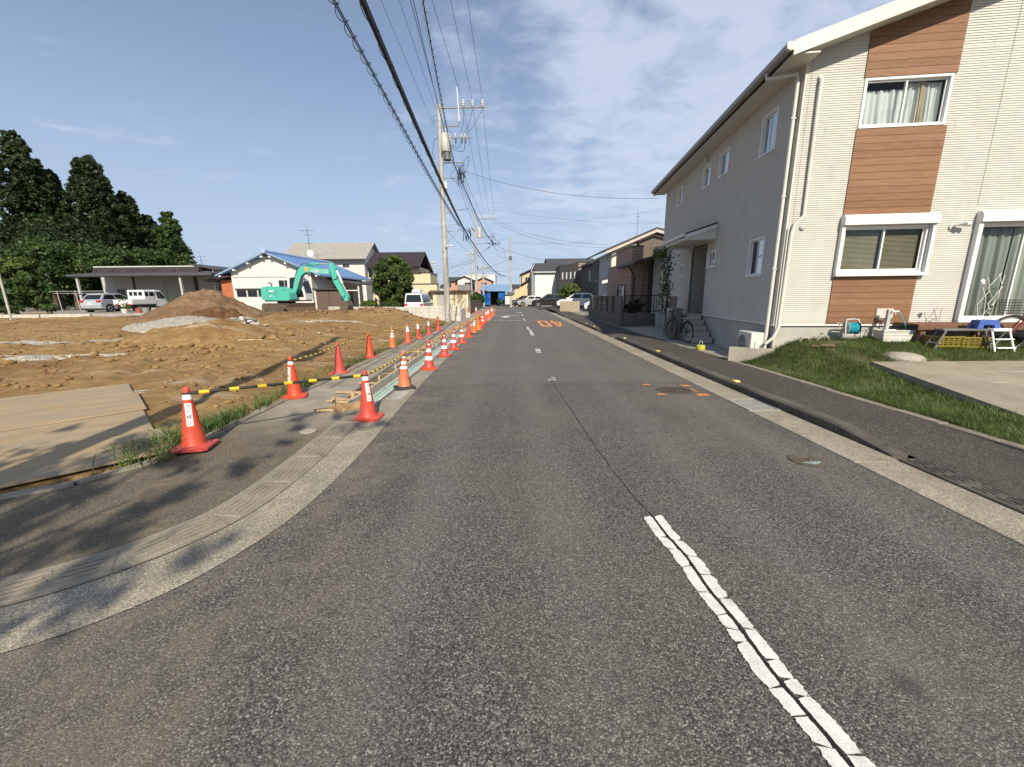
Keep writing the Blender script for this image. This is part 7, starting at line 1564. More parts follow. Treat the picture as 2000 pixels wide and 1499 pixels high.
for i, (pa, pb_) in enumerate(((466, 484), (487, 505), (508, 524))): wnd(b, X_(pa, Yg) - xl, X_(pb_, Yg) - xl, Z_(475, 580, Yg) - .2, Z_(475, 567, Yg) - .2, 0, 'f', M('frame_dark', (.035, .03, .028), .6))
m = MB(); m.box(.2, 3.3, -.12, -.001, Z_(475, 566, Yg) - .2, Z_(475, 564, Yg) - .2); m.build('window_hood', M('frame_dark'), b)
wnd(b, X_(549, Yg) - xl, X_(572, Yg) - xl, Z_(560, 567, Yg) - .2, Z_(560, 547, Yg) - .2, 0, 'f', ALUG)
OR = siding('orange_wall', (.40, .125, .05), .3, 'xy', .25); bpart(b, 'lean_to', OR, (-1.05, -.006, .1, 6, -.3, Z_(450, 545, Yg) - .3)); m = MB(); m.prism([(-2.3, Z_(425, 548, Yg) - .2), (.0, Z_(455, 539, Yg) - .2), (.0, Z_(455, 539, Yg) - .32), (-2.3, Z_(425, 548, Yg) - .32)], 'y', -.5, 6.2); m.build('lean_to_roof', TIN_BR, b)
# right side: brown shuttered box, porch roof, posts
xs_ = W_; BRN = siding('brown_panel', (.115, .075, .062), .22, 'xy', .2)
sb = thing('storage_shed', 'brown panelled storage shed beside the white workshop wall', 'shed', (X_(620, 36.2), 36.2, .25)); ws = X_(668, 36.2) - X_(620, 36.2); hs = Z_(640, 566, 36.2) - .25
bpart(sb, 'body', BRN, (0, ws, 0, 1.1, 0, hs)); bpart(sb, 'roof', TIN_D, (-.25, ws + .2, -.25, 1.3, hs, hs + .12)); bpart(sb, 'door_line', M('frame_dark'), (ws * .48, ws * .5, -.012, -.001, .1, hs - .1)); bpart(sb, 'corner_post', WTRIM2, (-.16, -.02, -.1, .05, 0, hs + .0))
zp = Z_(690, 553, 40) - .2; m = MB(); m.prism([(W_ + .0, zp + .5), (W_ + 3.1, zp - .05), (W_ + 3.1, zp - .17), (W_, zp + .38)], 'y', 3.0, 12.3); m.build('porch_roof', TIN_D, b)
for y_ in (3.2, 7.5, 12.0): m = MB(); m.box(W_ + 2.85, W_ + 2.97, y_, y_ + .12, -.3, zp - .06); m.build('porch_post', WTRIM2, b)
bpart(b, 'red_door', M('red_door', (.18, .03, .022), .5, .1), (W_ + .002, W_ + .05, 8, 9.2, 0, 2.1)); bpart(b, 'porch_beam', WTRIM2, (W_ + .2, W_ + 2.9, 3.1, 3.2, zp - .75, zp - .65))
bpart(b, 'painted_shade_panel', M('frame_dark'), (W_ + .01, W_ + .06, 4.4, 7.6, .2, 2.3))  # dark panel whose colour stands for the shade under the porch roof
# ---- carport building on the left
Yc = 39.5; x0, x1 = X_(207, Yc), X_(396, Yc); cz = .55; zr = Z_(300, 520, Yc) - cz
GCOR = siding('corrugated_grey', (.40, .39, .36), .28, 'xy', .35)
b = thing('carport_building', 'low grey corrugated building with a dark roof band and open carport', 'building', (x0, Yc, cz)); W_ = x1 - x0
bpart(b, 'wall', GCOR, (0, W_, 0, 9, -.3, zr - .15)); bpart(b, 'roof', M('roof_pale', (.5, .5, .47), .6, .1), (-.3, W_ + .5, -.2, 9.2, zr - .14, zr))
fz_ = Z_(300, 521.5, 38.2) - cz; nF = 46; xf0, xf1 = X_(190, 38.2) - x0, X_(396, 38.2) - x0
for i in range(nF): a = xf0 + (xf1 - xf0) * i / nF; m = MB(); m.prism([(-1.35, fz_ - .78), (-1.0, fz_), (-.95, fz_), (-1.30, fz_ - .78)], 'x', a + .02, a + (xf1 - xf0) / nF - .02); m.build('fascia_panel', M('fascia_dark', (.045, .036, .036), .5, .2, 2), b)
bpart(b, 'fascia_backing', M('frame_dark'), (xf0, xf1, -.93, -.2, fz_ - .75, fz_ - .05))
zc_ = Z_(250, 537, 36.2) - cz; xa_, xb_ = X_(146, 36.2) - x0, X_(425, 36.2) - x0
m = MB(); m.prism([(-3.4, zc_ - .2), (-3.4, zc_ + .05), (-.9, zc_ + .35), (-.9, zc_ + .1)], 'x', xa_, xb_); m.build('carport_roof', M('carport_roof', (.06, .058, .058), .6, .1), b)
m = MB(); m.tube([(xa_, -3.45, zc_ - .05), (xb_, -3.45, zc_ - .05)], .12, 8); m.build('gutter', M('gutter_dark', (.07, .07, .072), .4, .1), b)
for px in (157, 357): xx = X_(px, 36.3, 570) - x0; m = MB(); m.box(xx - .08, xx + .08, -3.3, -3.14, -.1, zc_ - .1); m.build('carport_post', ALUG, b)
xx = X_(386, 37.5) - x0; bpart(b, 'carport_post', M('frame_dark'), (xx - .09, xx + .09, -1.9, -1.7, -.1, zc_ + .1))
wnd(b, X_(233, Yc) - x0, X_(251, Yc) - x0, 0, Z_(242, 564, Yc) - cz, 0, 'f', ALUG, False); bpart(b, 'door_panel', M('shutter_grey', (.34, .335, .31), .6, .06), (X_(272, Yc) - x0, X_(330, Yc) - x0, -.05, -.001, .5, Z_(300, 545, Yc) - cz)); bpart(b, 'door_panel', M('shutter_grey'), (X_(334, Yc) - x0, X_(385, Yc) - x0, -.05, -.001, .5, Z_(300, 545, Yc) - cz)); bpart(b, 'low_panel', M('panel_cream', (.55, .51, .38), .6, .08), (X_(316, Yc) - x0, X_(392, Yc) - x0, -.12, -.051, -.2, .75)); bpart(b, 'pillar', M('frame_dark'), (X_(268, Yc) - x0, X_(271, Yc) - x0, -.08, -.001, 0, zr - .3))
b2 = thing('annex_building', 'grey corrugated annex right of the carport building', 'building', (x1 + .15, Yc - .6, cz)); W2 = X_(440, Yc) - x1 - .15; zr2 = Z_(420, 531, Yc) - cz
bpart(b2, 'wall', GCOR, (0, W2, 0, 9, -.3, zr2)); m = MB(); m.prism([(-.2, zr2 + .55), (W2 + .5, zr2 + .02), (W2 + .5, zr2 + .16), (-.2, zr2 + .69)], 'y', -.3, 9.2); m.build('roof', TIN_D, b2); wnd(b2, .55, 1.35, .75, 1.65, 0, 'f', M('frame_dark'), False); m = MB(); m.tube([(1.8, -.1, -.2), (1.8, -.1, zr2 + .3)], .05, 8); m.build('downpipe', WTRIM, b2)
bpart(b2, 'meter_box', PLW, (2.2, 2.65, -.3, -.01, 1.1, 1.75))
m = MB(); bt = D(440, 530, 45); 
an2 = thing('roof_antenna', 'tv antenna rising behind the annex roof', 'antenna', (D(395, 525, 42).x, 42, zr2 + .6)); m = MB(); m.tube([(0, 0, -.5), (0, 0, 1.7)], .02, 5); m.build('mast', AN, an2)
for z_, w_ in ((1.5, .5), (1.15, .35), (.8, .4)): m = MB(); m.tube([(-w_, 0, z_), (w_, 0, z_ + .05)], .015, 5); m.build('element', AN, an2)
# pots in the yard
for i, (px, Y, r_, h_, c_) in enumerate(((240, 28.3, .2, .38, 'w'), (268, 28.6, .2, .42, 'r'), (282, 28.6, .24, .46, 'g'), (334, 28.9, .25, .45, 'g'), (352, 30.5, .24, .45, 'r'))):
    mt = {'w': PLW, 'r': M('pot_red', (.34, .10, .07), .7, .12), 'g': M('pot_grey', (.26, .26, .25), .8, .12)}[c_]
    t = thing('plant_pot', ['white pot behind the yard kerb', 'red pot between the white and grey pots', 'grey pot right of the red pot by the yard kerb', 'grey pot with a thin green plant near the soil heap', 'red pot beside the carport post near the soil heap'][i], 'pot', (X_(px, Y), Y, YZ), 0, 'pots along the yard kerb'); m = MB(); m.lathe([(r_ * .7, 0), (r_, h_), (r_ * .9, h_), (r_ * .85, h_ * .8), (.01, h_ * .8)], 16); m.build('pot', mt, t)
    if i in (0, 3): V, F = leaf_cloud([(rg2.gauss(0, .12), rg2.gauss(0, .12), h_ + rg2.random() * .8) for _ in range(30)], .10, 90 + i, 150); rawmesh('foliage', V, F, BROADL, t)
# laundry poles at far left
ld = thing('laundry_stand', 'metal laundry stand with two horizontal poles left of the silver car', 'laundry stand', (X_(118, 36), 36, YZ))
for x_ in (0, 1.6): m = MB(); m.tube([(x_, 0, 0), (x_ - .12, 0, 1.75)], .03, 6); m.build('post', ALUG, ld)
for y_, z_ in ((-.15, 1.72), (.15, 1.55)): m = MB(); m.tube([(-.6, y_, z_), (4.2, y_, z_)], .02, 6); m.build('rail', ALUG, ld)
# ---- house with pale grey roof, house with brown roof
Yh = 57.0; x0, x1 = X_(566, Yh), X_(722, Yh); z0 = .3; b = thing('house', 'white two storey house with a pale grey roof behind the blue roofed workshop', 'house', (x0, Yh, z0)); W_ = x1 - x0; ze = Z_(660, 506, Yh) - z0; zr = Z_(660, 491, Yh) - z0 + 1.0
WS2 = siding('siding_white2', (.60, .595, .56), .26, 'z', .25); bpart(b, 'wall', WS2, (.4, W_ - .3, 0, 7, -.5, ze)); gable_roof_x(b, -.3, W_ + .2, -.7, 3.5, 7.7, ze - .05, zr + .5, ze - .05, M('roof_palegrey', (.30, .285, .25), .7, .12, 3, bump=.3, bscale=5)); m = MB(); m.prism([(0, ze - .1), (3.5, zr + .3), (7, ze - .1)], 'x', W_ - .32, W_ - .29); m.build('gable', WS2, b)
wnd(b, X_(676, Yh) - x0, X_(689, Yh) - x0, Z_(680, 523, Yh) - z0, Z_(680, 515, Yh) - z0, 0); bpart(b, 'bay', ALUG, (W_ - .3, W_ + .3, 1.2, 3.2, ze - 2.6, ze - .8)); bpart(b, 'bay_window', CGL, (W_ - .2, W_ + .31, 1.18, 1.199, ze - 2.4, ze - 1.0)); bpart(b, 'eave_gutter', TIN_D, (-.3, W_ + .2, -.82, -.72, ze - .2, ze - .08))
an3 = thing('roof_antenna', 'tall tv antenna with a white satellite dish on the pale grey roof', 'antenna', (X_(616, 54), 54, z0 + ze + .1)); m = MB(); m.tube([(0, 0, -1.2), (0, 0, 3.4)], .03, 6); m.build('mast', AN, an3)
for z_, w_ in ((3.1, .9), (2.6, .6), (1.6, .5)): m = MB(); m.tube([(-w_, 0, z_), (w_ * .8, .1, z_ - .05)], .022, 5); m.build('element', AN, an3)
m = MB(); m.lathe([(.001, .06), (.25, .02), (.42, -.1), (.43, -.1), (.25, .05)], 18, (.15, -.12, .35), 'y', cap=False); m.build('dish', WTRIM, an3)
Yh = 53.0; x0, x1 = X_(727, Yh), X_(827, Yh); z0 = 0; b = thing('house', 'cream two storey house with a steep dark brown roof behind the garden tree', 'house', (x0, Yh, z0)); W_ = x1 - x0; ze = Z_(780, 519, Yh); zr = Z_(780, 491.5, Yh)
CRM = M('render_cream', (.58, .50, .33), .8, .05, 1.5, bump=.15, bscale=20); k = NB('brown_tile'); p = k.pos(); br = k.n('ShaderNodeTexBrick'); br.inputs['Scale'].default_value = 1; br.inputs['Brick Width'].default_value = .3; br.inputs['Row Height'].default_value = .22; br.inputs['Mortar Size'].default_value = .02; br.inputs[1].default_value = (.05, .032, .03, 1); br.inputs[2].default_value = (.035, .022, .022, 1); br.inputs[3].default_value = (.015, .01, .01, 1)
s = k.n('ShaderNodeSeparateXYZ'); k.l(p, s.inputs[0]); cb = k.n('ShaderNodeCombineXYZ'); k.l(s.outputs[0], cb.inputs[0]); k.l(s.outputs[2], cb.inputs[1]); k.l(cb.outputs[0], br.inputs['Vector']); k.set(col=br.outputs[0], rough=.45); k.bump(br.outputs[1], .5, .03); BRT = k.m
bpart(b, 'wall', CRM, (.3, W_ - .3, 0, 7, -.3, ze - .2)); gable_roof_x(b, -.1, W_ + .1, -1.2, 2.4, 7.5, ze, zr + .15, ze - .4, BRT, .2); bpart(b, 'eave_soffit', TIN_BR, (0, W_, -1.1, -.01, ze - .3, ze - .2))
xe = X_(843, Yh) - x0; xe2 = X_(858, Yh) - x0; bpart(b, 'wing', CRM, (W_ - .29, xe, .0, 5, -.3, Z_(830, 534, Yh))); bpart(b, 'wing_coping', TIN_BR, (W_ - .4, xe + .05, -.06, 5.1, Z_(830, 534, Yh), Z_(830, 534, Yh) + .1)); bpart(b, 'front_wing', CRM, (2.2, xe2, -1.2, -.01, Z_(800, 572, Yh) + .0, Z_(850, 556, Yh))); bpart(b, 'wing_coping', TIN_BR, (2.1, xe2 + .08, -1.28, -.012, Z_(850, 556, Yh) + .002, Z_(850, 556, Yh) + .1))
bpart(b, 'pier', CRM, (X_(828, Yh) - x0, X_(839, Yh) - x0, -1.19, -.4, -.3, Z_(800, 572, Yh) - .002)); bpart(b, 'pier', CRM, (xe2 - .35, xe2 - .02, -1.19, -.4, -.3, Z_(800, 572, Yh) - .002)); bpart(b, 'garage_dark', DARKIN, (2.4, X_(828, Yh) - x0 - .05, -.35, -.012, 0, Z_(800, 572, Yh) - .1)); bpart(b, 'carport_roof', TIN_BR, (1.2, X_(828, Yh) - x0, -3.2, -1.21, Z_(800, 569, Yh) - .15, Z_(800, 569, Yh)))
for px in (794, 804): pass
# ---- beige shed by the pole
Ys = 36.0; x0, x1 = X_(846, Ys), X_(914, Ys); b = thing('garden_shed', 'beige metal shed with a rusty brown roof behind the utility pole', 'shed', (x0, Ys, 0)); W_ = x1 - x0; zr = Z_(880, 570, Ys); BEI = M('shed_beige', (.60, .52, .34), .6, .08, 1.2, dirt=.35)
bpart(b, 'wall', BEI, (0, W_, 0, 2.2, -.1, zr - .02)); m = MB(); m.box(-.25, W_ + .15, -.25, 2.4, zr, zr + .1); m.tube([(-.25, -.27, zr + .03), (W_ + .15, -.27, zr + .03)], .09, 8); m.build('roof', M('rust_brown', (.14, .075, .05), .7, .25, 4), b)
for f_ in (.12, .30, .62, .92): bpart(b, 'panel_joint', M('joint_brown', (.2, .14, .09), .7), (W_ * f_ - .02, W_ * f_ + .02, -.02, -.001, 0, zr - .05))
bpart(b, 'grey_panel', M('panel_grey', (.33, .33, .32), .6, .1), (W_ * .15, W_ * .29, -.015, -.001, 0, zr - .08)); m = MB(); m.tube([(W_ * .68, -.05, .1), (W_ * .9, -.05, 1.3)], .03, 6); m.build('brace', M('rust_brown'), b)
bpart(b, 'corner_post', WTRIM2, (W_ - .08, W_ + .02, -.06, .05, 0, zr - .03))
block_wall('dark brown block wall along the street beyond the beige shed', (X_(916, 39), 39, 0), (X_(940, 52), 51, 0), 0, 5, M('block_brown', (.11, .085, .065), .9, .2, 3), .6, .22)
# ---- street end: pink houses, white building, tarpaulin shed
def simple_house(label, pxa, pxb, Y, y_eave, y_ridge, wall, roofm, depth=8, ridge='x', z0=0, wins=(), over=.4, name='house', cat='house'):
    x0, x1 = X_(pxa, Y), X_(pxb, Y); b = thing(name, label, cat, (x0, Y, z0)); W_ = x1 - x0; ze = Z_((pxa + pxb) / 2, y_eave, Y) - z0; zr = Z_((pxa + pxb) / 2, y_ridge, Y) - z0
    bpart(b, 'wall', wall, (0, W_, 0, depth, -.3, ze))
    if ridge == 'x': gable_roof_x(b, -over, W_ + over, -over, depth / 2, depth + over, ze - .02, zr + (zr - ze) * .15, ze - .02, roofm)
    elif ridge == 'y':
        m = MB(); m.prism([(0, ze - .01), (W_ / 2, zr - .15), (W_, ze - .01)], 'y', .0, .05); m.build('gable', wall, b); gable_roof_y(b, -over, W_ + over, W_ / 2, ze - .06, ze - .06, zr, -over, depth + over, roofm)
    elif ridge == 'flat': bpart(b, 'roof', roofm, (-.1, W_ + .1, -.1, depth + .1, ze + .001, ze + .16))
    for (a, c, t_, bt_) in wins: wnd(b, X_(a, Y) - x0, X_(c, Y) - x0, Z_(a, bt_, Y) - z0, Z_(a, t_, Y) - z0, 0)
    return b
PINK = M('render_pink', (.50, .26, .20), .8, .06, 1.5)
simple_house('pink house with a dark roof behind the shed, left of the pair', 873, 898, 84, 549, 541, PINK, TIN_D, 8, 'x', 0, ((876, 883, 553, 562), (876, 883, 567, 576)))
b = simple_house('white gabled front of the pink house with balcony', 895, 922, 83, 546, 539, M('render_white', (.60, .60, .57), .8, .05), TIN_D, 8, 'y', 0, ((909, 920, 552, 568),)); bpart(b, 'balcony', M('balcony_grey', (.2, .2, .2), .5), (.1, 2.8, -.8, -.72, 2.6, 3.7)); bpart(b, 'balcony_floor', ALUG, (.1, 2.8, -.72, -.01, 2.5, 2.6))
simple_house('salmon pink gabled house right of the second pole', 931, 961, 83, 549, 541, PINK, TIN_D, 8, 'y', 0, ((941, 952, 552, 561), (941, 952, 568, 576)))
simple_house('large white flat roofed building behind the pink houses', 905, 968, 110, 538, 536, M('render_white'), M('render_white'), 12, 'flat', 0)
TARP = M('tarp_blue', (.015, .14, .52), .35, .15, 2, bump=.8, bscale=4); Yt = 67; x0, x1 = X_(940, Yt), X_(986, Yt)
b = thing('tarpaulin_shed', 'low shed hung with bright blue tarpaulins at the end of the street', 'shed', (x0, Yt, 0)); W_ = x1 - x0; zt = Z_(960, 568, Yt); bpart(b, 'back_wall', DARKIN, (0, W_, 2.5, 2.7, -.1, zt - .1))
m = MB(); m.prism([(-.5, zt - .05), (-.5, zt + .08), (5, zt + 1.1), (5, zt + .95)], 'x', -.2, W_ + 1.0); m.build('roof', M('roof_skyblue', (.20, .33, .48), .4, .1), b)
for a, c in ((.05, 1.45), (2.85, W_ - .1)):
    m = MB(); V = []; nu = 16
    for j in range(7):
        for i in range(nu + 1): V.append((a + (c - a) * i / nu, -.02 + .06 * math.sin(i * 1.3 + j * .7), .1 + (zt - .25) * j / 6))
    m.add(V, [(j * (nu + 1) + i, j * (nu + 1) + i + 1, (j + 1) * (nu + 1) + i + 1, (j + 1) * (nu + 1) + i) for j in range(6) for i in range(nu)]); m.build('tarpaulin', TARP, b)
for x_ in (0, 1.5, 2.8, W_): m = MB(); m.box(x_ - .05, x_ + .05, .05, .15, -.1, zt); m.build('post', M('frame_dark'), b)
broad('small green shrub in front of the tarpaulin shed', 978, 62, 583, 600, 14, 71, BROAD, z0=0, nC=20, size=.18, name='shrub')
simple_house('low building with a light blue roof beyond the tarpaulin shed', 962, 1003, 78, 574, 566, M('render_white'), M('roof_skyblue'), 8, 'x')
# ---- right side of the street end
CRM2 = M('render_cream2', (.60, .46, .28), .8, .05, 1.5); Yq = 66; x0, x1 = X_(1001, Yq), X_(1044, Yq); b = thing('house', 'cream rendered house with a steep lean-to roof at the street end', 'house', (x0, Yq, 0)); W_ = x1 - x0; zl = Z_(1003, 571, Yq); zh = Z_(1043, 545, Yq); zt = Z_(1035, 535, Yq)
m = MB(); m.prism([(0, -.2), (W_, -.2), (W_, zh), (.1, zl)], 'y', 0, 8); m.build('wall', CRM2, b); m = MB(); m.prism([(-.5, zl - .12), (W_ * .85, zh + .05), (W_ * .85, zh + .22), (-.5, zl + .05)], 'y', -.3, 8.3); m.build('lean_to_roof', TIN_D, b); bpart(b, 'upper_wall', CRM2, (W_ * .45, W_ + .6, .8, 8, zh - 1.2, zt + .2)); m = MB(); m.prism([(W_ * .35, zt - .15), (W_ + .4, zt + 1.0), (W_ + .4, zt + 1.15), (W_ * .35, zt)], 'y', .3, 8.4); m.build('upper_roof', TIN_D, b); wnd(b, W_ * .58, W_ * .80, zt - 1.2, zt - .5, .8)
WS3 = siding('siding_white3', (.64, .645, .635), .30, 'z', .35); Yw = 63; x0, x1 = X_(1045, Yw), X_(1098, Yw); b = thing('house', 'white horizontal sided house with a dark gable roof at the street end', 'house', (x0, Yw, 0)); W_ = x1 - x0; ze = Z_(1070, 531, Yw); zr = Z_(1070, 518, Yw)
bpart(b, 'wall', WS3, (0, W_, 0, 9, -.2, ze)); gable_roof_x(b, -.2, W_ + .3, -.35, 3.2, 9.4, ze, zr + .5, ze, TIN_D); bpart(b, 'corner_wall', M('siding_bluegrey', (.22, .24, .27), .7, .06), (-.55, -.003, .0, 9, -.2, ze + .1)); m = MB(); m.prism([(-.6, ze + .1), (-.1, zr + .35), (-.1, zr + .2), (-.6, ze - .05)], 'y', -.4, 9.4); m.build('verge', WTRIM, b); bpart(b, 'eave_gutter', WTRIM, (-.2, W_ + .3, -.45, -.37, ze - .14, ze - .02)); wnd(b, 1.0, 3.0, .2, .9, -.552, 's', ALU); wnd(b, 2.0, 3.0, 3.6, 4.8, -.552, 's', ALU)
b = simple_house('larger dark roofed house behind the white sided house', 1072, 1160, 76, 516, 503, M('wall_grey', (.30, .30, .30), .7, .05), TIN_D, 9, 'x')
DGR = M('wall_charcoal', (.075, .072, .07), .7, .08, 2); TAU = siding('siding_taupe', (.22, .165, .125), .4, 'z', .2); Yd = 56; x0 = X_(1097, Yd); xm_ = X_(1128, Yd); x1 = X_(1156, Yd); b = thing('house', 'boxy flat house with charcoal front, taupe side and four slit windows', 'house', (x0, Yd, 0)); zt = Z_(1115, 514, Yd)
m = MB(); m.hull([(0, 2.6, -.2), (0, 2.6, zt - .1), (xm_ - x0, 0, -.2), (xm_ - x0, 0, zt), (xm_ - x0, 8, -.2), (xm_ - x0, 8, zt), (0, 8, -.2), (0, 8, zt - .1)]); m.build('front_block', DGR, b); bpart(b, 'side_block', TAU, (xm_ - x0 + .005, x1 - x0, .02, 8, -.2, zt + .05)); bpart(b, 'coping', M('frame_dark'), (xm_ - x0 - .05, x1 - x0 + .1, -.05, 8.1, zt + .06, zt + .16))
for i in range(4):
    f_ = .16 + .22 * i; xx = (xm_ - x0) * f_; yy = 2.6 * (1 - f_) - .03; m = MB(); m.box(-.1, .1, -.03, .0, Z_(1110, 545, Yd), Z_(1110, 531, Yd)); m.build('slit_window', ALU, b, (xx, yy, 0), (0, 0, math.atan2(-2.6, xm_ - x0)))
broad('yellow green bush in front of the charcoal boxy house', 1114, 50, 556, 590, 42, 72, BROADL, z0=.1, nC=70, size=.2, name='shrub')
# dark houses nearer, with the white gabled one and the brown one
Yn = 47; x0, x1 = X_(1157, Yn), X_(1200, Yn); b = thing('house', 'tall black sided house beyond the white gabled house', 'house', (x0, Yn, 0)); W_ = x1 - x0; ze = Z_(1175, 503, Yn)
BLK = siding('siding_black', (.045, .042, .042), .2, 'xy', .2); bpart(b, 'wall', BLK, (0, W_ + 4, 0, 8, -.2, ze - .3)); m = MB(); m.prism([(-.4, ze - .7), (W_ + 4, ze + 1.5), (W_ + 4, ze + 1.65), (-.4, ze - .55)], 'y', -.4, 8.4); m.build('roof', TIN_D, b); wnd(b, 1.5, 2.3, 3.2, 4.3, 0, 's', ALU); bpart(b, 'eave_band', DGR, (-.05, W_ + 4, -.06, -.001, 2.7, 2.85))
Yn = 35.5; xw0, xw1 = X_(1188, Yn), X_(1206, Yn); xr1 = X_(1240, Yn); b = thing('house', 'white and brown house with a cream gable and long brown sloping roof side', 'house', (xw0, Yn, 0)); z1 = Z_(1206, 481, Yn); z2 = Z_(1240, 463, Yn); za = Z_(1270, 449, Yn); xa = X_(1270, Yn) - xw0; xE = X_(1330, Yn) - xw0; w1 = xw1 - xw0; w2 = xr1 - xw0
GRW = M('wall_lightgrey', (.40, .40, .40), .7, .05); WHW = M('wall_whiteyellow', (.60, .57, .47), .7, .05); BRC = siding('corrugated_brown', (.115, .088, .068), .12, 'xy', .35)
m = MB(); m.prism([(0.25, -.2), (w2, -.2), (w2, z2 - .25), (0.25, Z_(1192, 487, Yn) - .2)], 'y', .3, 8); m.build('white_wall', WHW, b); m = MB(); m.prism([(w2 + .01, -.2), (xE, -.2), (xE, z2 - .4), (xa, za - .15), (w2 + .01, z2 - .2)], 'y', .02, 8); m.build('brown_wall', BRC, b)
m = MB(); m.prism([(-.5, Z_(1188, 489, Yn) - .1), (xa, za), (xa, za + .14), (-.5, Z_(1188, 489, Yn) + .04)], 'y', -.5, 8.4); m.prism([(xa, za), (xE + .5, za - (xE + .5 - xa) * .26), (xE + .5, za - (xE + .5 - xa) * .26 + .14), (xa, za + .14)], 'y', -.5, 8.4); m.build('roof', TIN_D, b)
for P in ([(-.5, Z_(1188, 489, Yn) - .14), (xa, za - .04), (xa, za - .26), (-.5, Z_(1188, 489, Yn) - .36)], [(xa, za - .04), (xE + .5, za - (xE + .5 - xa) * .26 - .04), (xE + .5, za - (xE + .5 - xa) * .26 - .26), (xa, za - .26)]): m = MB(); m.prism(P, 'y', -.54, -.505); m.build('barge_board', M('barge_pinkish', (.46, .40, .36), .6, .05), b)
bpart(b, 'street_wall', GRW, (.18, .245, .35, 5, -.2, Z_(1192, 490, Yn) - .3)); bpart(b, 'upper_dark_wall', BLK, (.16, .24, 5.01, 8, -.2, Z_(1192, 490, Yn) - .3)); m = MB(); m.prism([(-.9, 2.75), (.9, 3.15), (.9, 3.25), (-.9, 2.85)], 'y', -1.4, 2.5); m.build('porch_roof', TIN_D, b); m = MB(); m.prism([(-.9, 2.5), (.9, 2.9), (.9, 3.13), (-.9, 2.73)], 'y', -1.42, -1.38); m.build('porch_fascia', WTRIM, b); bpart(b, 'porch_post', WTRIM, (.3, .5, -1.3, -1.1, -.2, 2.7))
m = MB(); m.tube([(w2 + .1, -.08, -.1), (w2 + .1, -.08, z2 - .5)], .06, 8); m.build('downpipe', M('frame_dark'), b); m = MB(); m.lathe([(.001, .05), (.22, .0), (.36, -.1)], 16, (w2 - .4, -.15, z2 - 1.0), 'y', cap=False); m.build('dish', ALUG, b); wnd(b, 1.0, 2.0, 4.4, 5.3, .16, 's', ALU); bpart(b, 'green_roof', M('roof_sage', (.22, .30, .27), .5, .06), (X_(1272, Yn) - xw0, xE, -2.6, .01, Z_(1290, 487, Yn) - .3, Z_(1290, 478, Yn) - .2)); bpart(b, 'lamp', LAMP, (-.35, -.05, -1.8, -1.5, 1.9, 2.5))
an4 = thing('roof_antenna', 'thin pole antenna above the white and brown house', 'antenna', (X_(1244, 38, 460), 38, z2)); m = MB(); m.tube([(0, 0, -.8), (0, 0, 2.4)], .02, 5); m.build('mast', AN, an4); m = MB(); m.tube([(-.2, 0, 2.0), (.2, 0, 2.0)], .02, 5); m.build('element', AN, an4)
# brown tiled house right behind the patio
Yb = 22.6; xb = X_(1230, Yb); b = thing('house', 'brown tiled house with a parapet and dark lean-to roof beyond the patio', 'house', (xb, Yb, 0)); zt = Z_(1230, 482, Yb); wt = X_(1251, Yb) - xb; xE = X_(1340, Yb) - xb
k = NB('brown_brick'); p = k.pos(); br = k.n('ShaderNodeTexBrick'); br.inputs['Scale'].default_value = 1; br.inputs['Brick Width'].default_value = .45; br.inputs['Row Height'].default_value = .15; br.inputs['Mortar Size'].default_value = .012; br.inputs[1].default_value = (.33, .23, .175, 1); br.inputs[2].default_value = (.28, .195, .15, 1); br.inputs[3].default_value = (.13, .09, .075, 1)
s = k.n('ShaderNodeSeparateXYZ'); k.l(p, s.inputs[0]); cb = k.n('ShaderNodeCombineXYZ'); k.l(k.math('ADD', s.outputs[0], s.outputs[1]), cb.inputs[0]); k.l(s.outputs[2], cb.inputs[1]); k.l(cb.outputs[0], br.inputs['Vector']); k.set(col=br.outputs[0], rough=.75); k.bump(br.outputs[1], .4, .01); BRB = k.m
bpart(b, 'parapet_block', BRB, (0, wt, 0, 3.4, -.2, zt)); bpart(b, 'parapet_cap', M('frame_dark'), (-.03, wt + .03, -.03, 3.43, zt, zt + .05)); bpart(b, 'main_wall', BRB, (wt + .002, xE, .25, 8, -.2, Z_(1280, 505, Yb))); zl = Z_(1232, 516, Yb - .9); zl2 = Z_(1300, 494, Yb - .9)
m = MB(); m.prism([(-.15, zl - .04), (xE, zl + (xE + .15) * .27), (xE, zl + (xE + .15) * .27 + .16), (-.15, zl + .12)], 'y', -1.2, 2.2); m.build('lean_to_roof', TIN_BR, b); m = MB(); m.tube([(-.2, -1.25, zl), (-.2, 2.2, zl)], .07, 8); m.build('gutter', M('frame_dark'), b)
m = MB(); m.tube([(-.2, -.1, zl - .05), (.1, -.1, zl - .5), (.12, -.08, zl - .7), (.12, -.08, 0)], .045, 8); m.build('downpipe', M('frame_dark'), b); m = MB(); m.tube([(1.05, .16, zl + .1), (1.05, .16, 0)], .045, 8); m.build('downpipe', M('frame_dark'), b)
bpart(b, 'door', M('door_dark', (.045, .028, .022), .5, .1), (X_(1241, Yb) - xb, X_(1254, Yb) - xb, -.03 if False else .2, .249, .2, 2.15)); bpart(b, 'beige_panel', siding('panel_beige', (.50, .47, .41), .3, 'xy', .2), (X_(1274, Yb) - xb, xE, .15, .249, .1, zl + .45)); bpart(b, 'panel_post', M('frame_dark'), (X_(1272, Yb) - xb, X_(1274, Yb) - xb - .005, .12, .248, .0, zl + .4)); wnd(b, 1.0, 2.6, .7, 2.2, 0, 's', M('frame_dark'), True, WHW)
wallR = M('block_dark', (.14, .125, .11), .9, .2, 3, bump=.4, dirt=.4)
